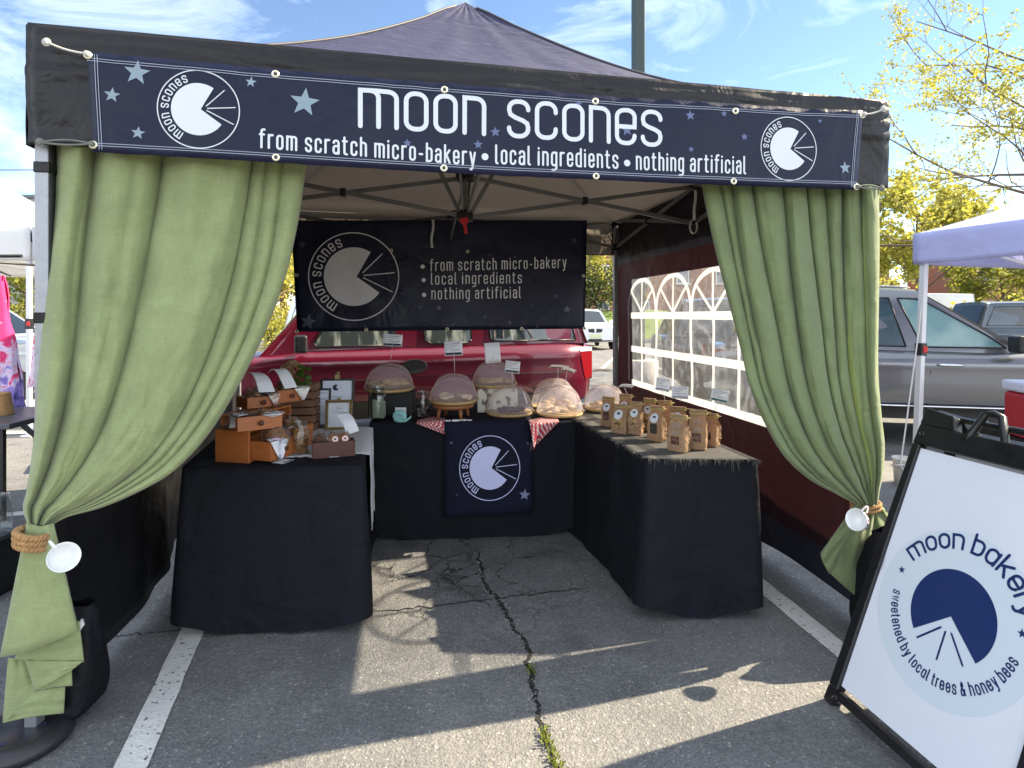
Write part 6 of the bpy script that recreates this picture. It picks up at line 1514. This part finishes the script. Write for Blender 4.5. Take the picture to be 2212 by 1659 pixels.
BLUET = mat('pale blue canopy', (.50, .53, .80), .7, trans=.25, tcol=(.55, .58, .85), b2=.3, b2s=3, var=.05)
WHT = mat('white canopy', (.80, .80, .80), .7, trans=.30, b2=.3, b2s=3)
LWHITE = mat('white leg', (.62, .63, .65), .4, metal=.3)
q = P(1976, 505, 4.80); nrz = R_(19)
wdx = Vector((math.cos(nrz), math.sin(nrz), 0)); ddx = Vector((-wdx.y, wdx.x, 0)); nb = Vector((q.x, q.y, 0))-ddx*3.0
nct = canopy('canopy_tent', 'pale blue neighbouring canopy with a leaning white leg on the right', nb, nrz, 3.0, 3.0, q.z, 1.79, 3.0, BLUET, LWHITE, leans=.10)
m = MB(); p = P(1998, 585, 4.76); q2 = P(1945, 1005, 4.7); m.tube([p, p.lerp(q2, .3)+Vector((.012, 0, 0)), p.lerp(q2, .7)+Vector((.006, 0, 0)), q2, q2+Vector((.03, -.01, -.06))], .006, 6); m.tube([q2+Vector((-.05, 0, 0)), q2+Vector((0, -.03, .01)), q2+Vector((.04, 0, -.01))], .005, 6); m.build('guy_cord', WSTRAP, nct)
q = P(76, 502, 6.6)
canopy('canopy_tent', 'white canopy behind the tie-dyed dresses at the far left', Vector((q.x-3.05, q.y-.2, 0)), R_(4), 3.0, 3.0, P(58, 490, 6.6).z, P(58, 563, 6.6).z, 3.2, WHT, LWHITE)
# bucket beside the leg
bk_ = G(1952, 1052); t = thing('bucket', 'white plastic bucket with rim at the foot of the leaning white leg', 'bucket', bk_+Vector((.03, .05, 0)), 0)
BUCK = mat('white bucket', (.68, .66, .60), .5, var=.1, vs=8); m = MB(); m.lathe([(.001, .004), (.062, 0), (.075, .21), (.082, .215), (.082, .225), (.074, .226), (.061, .012), (.001, .012)], 30, WM[t.name], cap=False); m.build('pail', BUCK, t)
m = MB(); m.tube([WM[t.name] @ Vector((.080*math.cos(R_(a)), -.02-.06*math.sin(R_(a)), .215-.05*math.sin(R_(a)))) for a in range(0, 181, 15)], .0025, 5); m.build('bail', WIRE, t)
# red and white cooler at the right edge
t = thing('cooler_box', 'red cooler box with pale lid at the far right beyond the sandwich board', 'cooler', Vector((4.02, 4.42, 0)), -.2)
m = MB(); m.box((0, 0, .62), (.40, .34, .34), WM[t.name]); m.build('tub', mat('red cooler plastic', (.42, .02, .03), .45), t, bevel=.03); m = MB(); m.box((0, 0, .835), (.42, .36, .08), WM[t.name]); m.build('lid', mat('pale cooler lid', (.62, .64, .74), .5), t, bevel=.02)
cst = thing('folding_stool', 'dark folding stand carrying the red cooler box', 'stand', Vector((4.02, 4.42, 0)), -.2); m = MB()
for x in (-.16, .16):
    for y in (-.13, .13): m.bar(WM[cst.name] @ Vector((x, y, 0)), WM[cst.name] @ Vector((x, y, .43)), .025); 
m.build('leg', PLAST, cst); m = MB(); m.box((0, 0, .44), (.42, .34, .02), WM[cst.name]); m.build('top', PLAST, cst)

# left: table, dresses and bits of the next stall
dt = thing('folding_table', 'black folding table of the next stall by the tent leg', 'table', Vector((-3.55, 3.75, 0)), .12); M_ = WM[dt.name]
DTOP = mat('dark table top', (.06, .065, .075), .4, var=.2, vs=10)
m = MB(); m.box((-.10, 0, .72), (1.3, .70, .035), M_); m.build('tabletop', DTOP, dt, bevel=.006)
for x, y in ((.42, -.27), (.42, .27), (-.62, -.27), (-.62, .27)):
    m = MB(); m.box((x, y, .35), (.10, .03, .70), M_); m.bar(M_ @ Vector((x-.05, y, .48)), M_ @ Vector((x-.28, y, .70)), .02, .03); m.build('leg', PLAST, dt)
def tie_dye(name, a, b, c, s=9):
    m = bpy.data.materials.new(name); m.use_nodes = True; n = m.node_tree; L = n.links.new; bs_ = n.nodes['Principled BSDF']; bs_.inputs['Roughness'].default_value = .85
    tcn = n.nodes.new('ShaderNodeTexCoord'); t = n.nodes.new('ShaderNodeTexNoise'); t.inputs['Scale'].default_value = s; t.inputs['Detail'].default_value = 4; t.inputs['Distortion'].default_value = 1.6; L(tcn.outputs['Object'], t.inputs['Vector'])
    sp = n.nodes.new('ShaderNodeSeparateXYZ'); L(tcn.outputs['Object'], sp.inputs[0]); ad = n.nodes.new('ShaderNodeMath'); ad.operation = 'MULTIPLY_ADD'; ad.inputs[1].default_value = .55; L(sp.outputs['Z'], ad.inputs[0]); L(t.outputs['Fac'], ad.inputs[2])
    r = n.nodes.new('ShaderNodeValToRGB'); e = r.color_ramp.elements; e[0].position = .38; e[0].color = (*a, 1); e[1].position = .98; e[1].color = (*c, 1); x = e.new(.56); x.color = (*b, 1); x = e.new(.68); x.color = (.75, .62, .80, 1); x = e.new(.80); x.color = (*c, 1)
    L(ad.outputs[0], r.inputs[0]); L(r.outputs[0], bs_.inputs['Base Color']); return m
def dress(x, y, ztop, h, w0, w1, dm, label, rz=0, sleeve=True):
    t = thing('dress', label, 'dress', Vector((x, y, ztop-h)), rz, 'tie-dyed dresses'); M_ = WM[t.name]; m = MB()
    def f(s, q):
        a = 2*math.pi*s; w = lerp(w0, w1, q**.8)/2; w *= 1-.10*math.exp(-((q-.32)/.12)**2)+.10*nz(q*5, a); d = lerp(.05, .12, q)*(1+.35*math.sin(a*5+q*2)*q)
        return M_ @ Vector((w*math.cos(a)*(1+.05*math.sin(a*9)*q), d*math.sin(a), h*(1-q)))
    m.grid(f, 60, 22); m.build('gown', dm, t, weld=1e-4)
    if sleeve:
        for s in (-1, 1):
            m = MB(); m.tube([M_ @ Vector((s*w0*.42, 0, h*.97)), M_ @ Vector((s*w0*.62, -.01, h*.82)), M_ @ Vector((s*w0*.80, -.02, h*.66))], [.045, .055, .085], 14); m.build('sleeve', dm, t)
    m = MB(); m.tube([M_ @ Vector((-.16, 0, h+.0)), M_ @ Vector((0, 0, h+.06)), M_ @ Vector((.16, 0, h+.0))], .006, 6); m.tube([M_ @ Vector((0, 0, h+.05)), M_ @ Vector((.0, 0, h+.12))], .004, 6); m.build('hanger', TRIM, t)
TD1 = tie_dye('tie dye pink violet', (.05, .06, .22), (.30, .22, .62), (.72, .03, .16)); TD2 = tie_dye('tie dye red white', (.50, .03, .07), (.70, .62, .72), (.62, .05, .09), 14)
dress(-3.74, 4.20, 1.66, 1.02, .22, .52, TD1, 'pink and violet tie-dyed dress hanging above the black folding table', sleeve=False)
dress(-3.95, 5.10, 1.66, .90, .28, .40, TD2, 'red and white tie-dyed dress partly hidden by the tent leg', sleeve=False)
m = MB(); m.tube([Vector((-5.2, 4.3, 1.80)), Vector((-3.5, 4.2, 1.80))], .012, 8); m.tube([Vector((-5.2, 4.3, 0)), Vector((-5.2, 4.3, 1.80))], .014, 8); m.tube([Vector((-4.3, 4.2, 1.80)), Vector((-3.85, 5.1, 1.79))], .010, 8); solo(m, 'clothes_rail', TRIM, 'dark rail the tie-dyed dresses hang from', 'clothes rail')
t = thing('rope_vase', 'tan rope-wrapped cone standing on the black folding table', 'vase', P(5, 896, 3.78), 0); m = MB(); pr = []
for i in range(25): pr.append((.062-.022*i/24+.0035*(i % 2), .145*i/24))
m.lathe([(.001, 0)]+pr+[(.001, .146)], 26, WM[t.name], cap=False); m.build('body', JUTE, t)
t = jar(P(0, 1150, 2.9), .05, .19, 'clear glass jar at the far left edge behind the curtain rope')
js = thing('side_stand', 'low stand just out of the picture carrying the glass jar', 'stand', Vector((P(0, 1150, 2.9).x, 2.9, 0)), 0); m = MB(); m.box((-.10, 0, P(0, 1150, 2.9).z-.012), (.40, .30, .02), Matrix.Translation((P(0, 1150, 2.9).x-.05, 2.9, 0))); m.build('top', DTOP, js)
for s in (-1, 1): m = MB(); m.box((-.10+.15*s, 0, P(0, 1150, 2.9).z/2-.012), (.03, .25, P(0, 1150, 2.9).z-.022), Matrix.Translation((P(0, 1150, 2.9).x-.05, 2.9, 0))); m.build('leg', PLAST, js)

# ---------------------------------------------------------------- lamp post, wires, buildings
POLE = mat('green painted steel', (.022, .040, .036), .45, var=.15, vs=10)
t = thing('lamp_post', 'dark green square lamp post rising behind the canopy peak', 'lamp post', Vector((1.93, 9.0, 0)), .15); M_ = WM[t.name]
m = MB(); m.box((0, 0, 4.6), (.165, .165, 8.6), M_); m.build('post', POLE, t, bevel=.012); m = MB(); m.lathe([(.30, 0), (.30, .68), (.26, .70), (.001, .70)], 28, M_); m.build('base', mat('concrete', (.34, .33, .31), .9, var=.15, vs=8, bump=.3), t)
m = MB(); m.box((.5, 0, 8.85), (1.0, .08, .08), M_); m.box((1.0, 0, 8.85), (.55, .32, .12), M_); m.build('lamp_head', POLE, t, bevel=.02)
BRICK = mat('brick wall', (.24, .10, .070), .9, two=(.33, .16, .11), twos=30, twor=(.4, .6), var=.2, vs=3, bump=.3)
GREYB = mat('grey block wall', (.32, .32, .34), .9, var=.15, vs=4, bump=.3); SLATE = mat('slate roof', (.13, .14, .16), .8, var=.2, vs=6); WFR = mat('white window frame', (.66, .66, .66), .6); DGL = mat('house glass', (.06, .08, .10), .08, spec=.8)
def building(label, c, rz, w, d, h, wm, rows, cols, pitched=0, ww=1.0, wh=1.5):
    t = thing('building', label, 'building', c, rz); M_ = WM[t.name]; m = MB(); m.box((0, d/2, h/2), (w, d, h), M_)
    if pitched: m.add([M_ @ Vector(p) for p in ((-w/2, 0, h), (-w/2, d, h), (-w/2, d/2, h+pitched), (w/2, 0, h), (w/2, d, h), (w/2, d/2, h+pitched))], [(0, 1, 2), (3, 5, 4)])
    m.build('wall', wm, t)
    m = MB()
    if pitched:
        for s in (0, 1):
            y0 = -.3 if s == 0 else d+.3; m.add([M_ @ Vector(p) for p in ((-w/2-.3, y0, h-.15), (w/2+.3, y0, h-.15), (w/2+.3, d/2, h+pitched+.06), (-w/2-.3, d/2, h+pitched+.06))], [(0, 1, 2, 3)])
    else: m.box((0, d/2, h+.12), (w+.4, d+.4, .24), M_)
    m.build('roof', SLATE, t, solid=.12 if pitched else 0)
    for r in range(rows):
        for k in range(cols):
            x = -w/2+w*(k+.5)/cols; z = h*(r+.55)/rows; m = MB(); m.box((x, -.04, z), (ww+.2, .1, wh+.2), M_); wn = m.build('window', WFR, t)
            m = MB(); m.box((x-ww*.255, -.10, z), (ww*.46, .04, wh), M_); m.box((x+ww*.255, -.10, z), (ww*.46, .04, wh), M_); m.build('pane', DGL, wn)
            m = MB(); m.box((x, -.09, z-wh/2-.15), (ww+.4, .25, .1), M_); m.build('sill', WFR, wn)
    return t
building('red brick building beyond the yellow shrubs in the middle gap', Vector((8.5, 55, 0)), .05, 34, 12, 10, BRICK, 3, 9)
building('grey block building behind the orange trees at the far left', Vector((-50, 46, 0)), -.1, 46, 14, 10.2, GREYB, 2, 8)
building('brick house with grey gable behind the trees at the right', Vector((44, 46, 0)), -.25, 16, 10, 6, BRICK, 2, 4, 4.5)
building('small slate-roofed brick house at the right horizon', Vector((27, 52, 0)), -.1, 12, 9, 5.6, BRICK, 2, 4, 4.2)
for z0, z1, lab in ((10.0, 9.2, 'upper overhead wire crossing the sky at the left'), (7.4, 7.0, 'lower overhead wire crossing the sky at the left')):
    m = MB(); A = Vector((-60, 27, z0)); B = Vector((-12, 31, z1)); m.tube([A.lerp(B, k/16)-Vector((0, 0, .9*math.sin(math.pi*k/16))) for k in range(17)], .022, 5); w = solo(m, 'utility_wire', TRIM, lab, 'wire')
for x, y in ((-60, 27), (-12, 31)):
    m = MB(); m.tube([Vector((x, y, 0)), Vector((x, y, 10.6))], [.16, .11], 10); pl = solo(m, 'utility_pole', CRATEW, 'wooden utility pole holding the overhead wires '+('behind the tent' if x > -20 else 'far off to the left'), 'utility pole')

# ---------------------------------------------------------------- verge, kerbs, hedge, trees
GRASS = mat('grass', (.075, .13, .022), .9, two=(.12, .17, .03), twos=1.2, twor=(.4, .6), var=.3, vs=12, bump=.6, bs=30)
KERB = mat('kerb stone', (.36, .34, .32), .9, var=.15, vs=6, bump=.3)
m = MB(); m.box((0, 41, .07), (260, 22, .14)); struct(m, 'verge', GRASS)
m = MB(); m.box((0, 29.85, .075), (260, .28, .15)); struct(m, 'kerb', KERB)
m = MB(); m.grid(lambda s, t: Vector((lerp(-8, 30, s), lerp(31, 36, t), .14+1.9*smooth(t)*(.8+.2*nz(s*9, t)))), 30, 8); struct(m, 'grass_bank', GRASS)
m = MB(); m.box((-8.2, 7.2, .06), (6.5, .16, .12)); struct(m, 'kerb', KERB)
m = MB(); m.box((-8.2, 8.4, .05), (6.5, 2.2, .10)); struct(m, 'pavement', mat('concrete pavement', (.36, .34, .31), .9, var=.12, vs=4, bump=.3))
road_line(Vector((-12, 6.7, 0)), Vector((-4.9, 6.9, 0)), .12)
for k in range(6): road_line(Vector((2.2+k*2.8, 14.6, 0)), Vector((3.4+k*2.8, 19.4, 0)), .10)
BARK = mat('bark', (.13, .095, .07), .9, var=.3, vs=14, vstretch=(1, 1, .3), bump=.6, bs=30)
def leafmat(name, a, b): return mat(name, a, .6, two=b, twos=1.4, twor=(.35, .65), var=.2, vs=6, trans=.45, tcol=None)
LYEL = leafmat('spring leaf yellow', (.34, .34, .05), (.46, .42, .08)); LGRN = leafmat('spring leaf green', (.16, .19, .028), (.30, .29, .04)); LORA = leafmat('spring leaf orange', (.38, .20, .035), (.36, .28, .05)); LDRK = leafmat('dark shrub leaf', (.030, .045, .012), (.06, .075, .02)); LPINK = leafmat('reddish twig buds', (.26, .10, .085), (.22, .15, .09))
def leaf(m, rs, c, s):
    d = Vector((rs.gauss(0, 1), rs.gauss(0, 1), rs.gauss(0, .7))).normalized(); e = d.cross(Vector((rs.gauss(0, 1), rs.gauss(0, 1), rs.gauss(0, 1)))).normalized(); l = s*rs.uniform(.6, 1.3); w = l*.42
    m.add([c, c+d*l*.5+e*w, c+d*l, c+d*l*.5-e*w], [(0, 1, 2, 3)])
def tree(label, c, H_, R, lm, nl, ls, seed, trunk=.16, z0=.28, limbs=7, depth=3, bias=None, grp=None, gap=.5, drop=.0, name='tree', spread=1.0):
    t = thing(name, label, 'tree' if name == 'tree' else name, c, 0, grp); rs = random.Random(seed); C0 = Vector(c); br = MB(); tips = []
    top = C0+Vector((rs.uniform(-.3, .3), rs.uniform(-.3, .3), H_*.80)); tr = MB(); pts = [C0.lerp(top, k/8)+Vector((.12*nz(k*.5, seed), .12*nz(k*.5, seed+9), 0)) for k in range(9)]; tr.tube(pts, [trunk*(1-.80*k/8)*(1.25 if k == 0 else 1) for k in range(9)], 10); tr.build('trunk', BARK, t)
    def grow(p, d, l, r, lev):
        n = 5; q = [p]; dd = d.copy()
        for k in range(n): dd = (dd+Vector((rs.gauss(0, .16), rs.gauss(0, .16), rs.gauss(.03, .10)-drop))).normalized(); q.append(q[-1]+dd*l/n)
        br.tube(q, [r*(1-.7*k/n) for k in range(n+1)], 5 if lev else 6)
        for k in range(2, n+1): tips.append((q[k], lev, dd))
        if lev < depth:
            for k in range(rs.choice((3, 4)) if lev < 2 else 3):
                a = rs.uniform(.25, 1.0); i = max(1, min(n, int(a*n+.5))); e = Vector((rs.gauss(0, 1), rs.gauss(0, 1), rs.gauss(.1, .6))).normalized(); nd = (dd*.75+e*.75).normalized(); grow(q[i], nd, l*rs.uniform(.45, .68), r*.42, lev+1)
    for k in range(limbs):
        f = z0+(1-z0)*.9*(k+.3)/limbs; p = C0.lerp(top, f/.95 if f < .95 else 1); a = k*2.4+rs.uniform(-.4, .4)
        d = Vector((math.cos(a), math.sin(a), rs.uniform(.15, .7)));
        if bias is not None: d += Vector(bias)*rs.uniform(.3, 1)
        grow(p, d.normalized(), R*rs.uniform(.75, 1.1)*spread*(1.05-.45*f), trunk*.36*(1.1-.6*f), 0)
    br.build('branches', BARK, t); m = MB()
    fine = [x for x in tips if x[1] >= depth-1]
    for k in range(nl):
        p, lv, d = rs.choice(fine); g = gap*rs.random()**.7
        leaf(m, rs, p+Vector((rs.gauss(0, g), rs.gauss(0, g), rs.gauss(-.02, g*.7))), ls)
    m.build('crown', lm, t); return t
def shrub(label, c, w, h, lm, nl, ls, seed, name='shrub', grp=None):
    t = thing(name, label, name, c, 0, grp); rs = random.Random(seed); m = MB(); st = MB(); cl_ = [(Vector(c)+Vector((rs.uniform(-w, w)*.8, rs.uniform(-w, w)*.4, h*rs.uniform(.3, .85))), rs.uniform(.2, .42)*h) for _ in range(14)]
    for k in range(nl): p, r = rs.choice(cl_); leaf(m, rs, p+Vector((rs.gauss(0, r), rs.gauss(0, r), rs.gauss(0, r*.7))), ls)
    for p, r in cl_[:8]: st.tube([Vector(c), Vector(c).lerp(p, .5)+Vector((0, 0, .1)), p], [.05, .03, .012], 5)
    for p, r in cl_: st.tube([p, p+Vector((rs.gauss(0, r), rs.gauss(0, r), r))], [.015, .005], 4)
    m.build('foliage', lm, t); st.build('stems', BARK, t); return t
# big sparse tree on the right, reaching over towards the stall
tree('tall sparse spring tree leaning in from the right over the blue canopy', Vector((13.3, 13.9, 0)), 9.4, 5.2, LYEL, 15000, .068, 21, trunk=.155, z0=.30, limbs=13, depth=3, bias=(-1.0, -.15, -.10), gap=.10, drop=.015)
for i, (x, y, h, r, lm, lab, nl) in enumerate(((17.0, 24.5, 7.4, 2.9, LYEL, 'dense yellow spring tree just right of the tent corner', 9000), (24.5, 29.5, 4.6, 2.8, LGRN, 'lower yellow-green tree behind the grey car roof', 3800), (31.5, 31.5, 5.6, 3.0, LYEL, 'yellow tree below the blue canopy edge', 3600), (40, 36, 6.4, 3.4, LORA, 'orange-tinged tree at the right picture edge', 2600), (16.2, 31, 7.6, 3.2, LGRN, 'taller green tree peeping above the dense yellow one', 3800),
        (-30, 33, 8.2, 3.6, LORA, 'orange spring tree in front of the grey block building', 3600), (-24.5, 29.5, 4.0, 2.6, LGRN, 'low green tree under the white canopy at the left', 3000), (-9.8, 24, 5.2, 2.7, LYEL, 'yellow tree seen in the slot left of the back banner', 3800), (5.0, 38, 7.4, 3.0, LYEL, 'yellow shrub-like tree before the brick building', 4200))):
    tree(lab, Vector((x, y, .1)), h, r, lm, nl, .20, 40+i, trunk=.14, z0=.16, limbs=10, depth=2, gap=.34)
tree('reddish bare-twigged tree between the curtain and the back banner', Vector((-10.6, 27, .1)), 4.4, 2.2, LPINK, 2600, .12, 61, trunk=.10, z0=.15, limbs=9, depth=3, gap=.2)
tree('reddish budding tree beside the brick house', Vector((33, 37, .1)), 5.2, 2.4, LPINK, 2600, .14, 62, trunk=.10, z0=.15, limbs=9, depth=2, gap=.3)
shrub('dark hedge above the grass bank in the middle gap', Vector((5.2, 35.6, 1.9)), 3.2, 2.2, LDRK, 4500, .18, 71, 'hedge')
shrub('yellow shrub on the verge left of the back banner', Vector((-8.9, 22, 0)), 1.6, 1.7, LYEL, 2400, .13, 72)
shrub('dark shrub under the orange tree at the far left', Vector((-26, 27.5, .1)), 3.2, 1.9, LGRN, 2600, .16, 73)
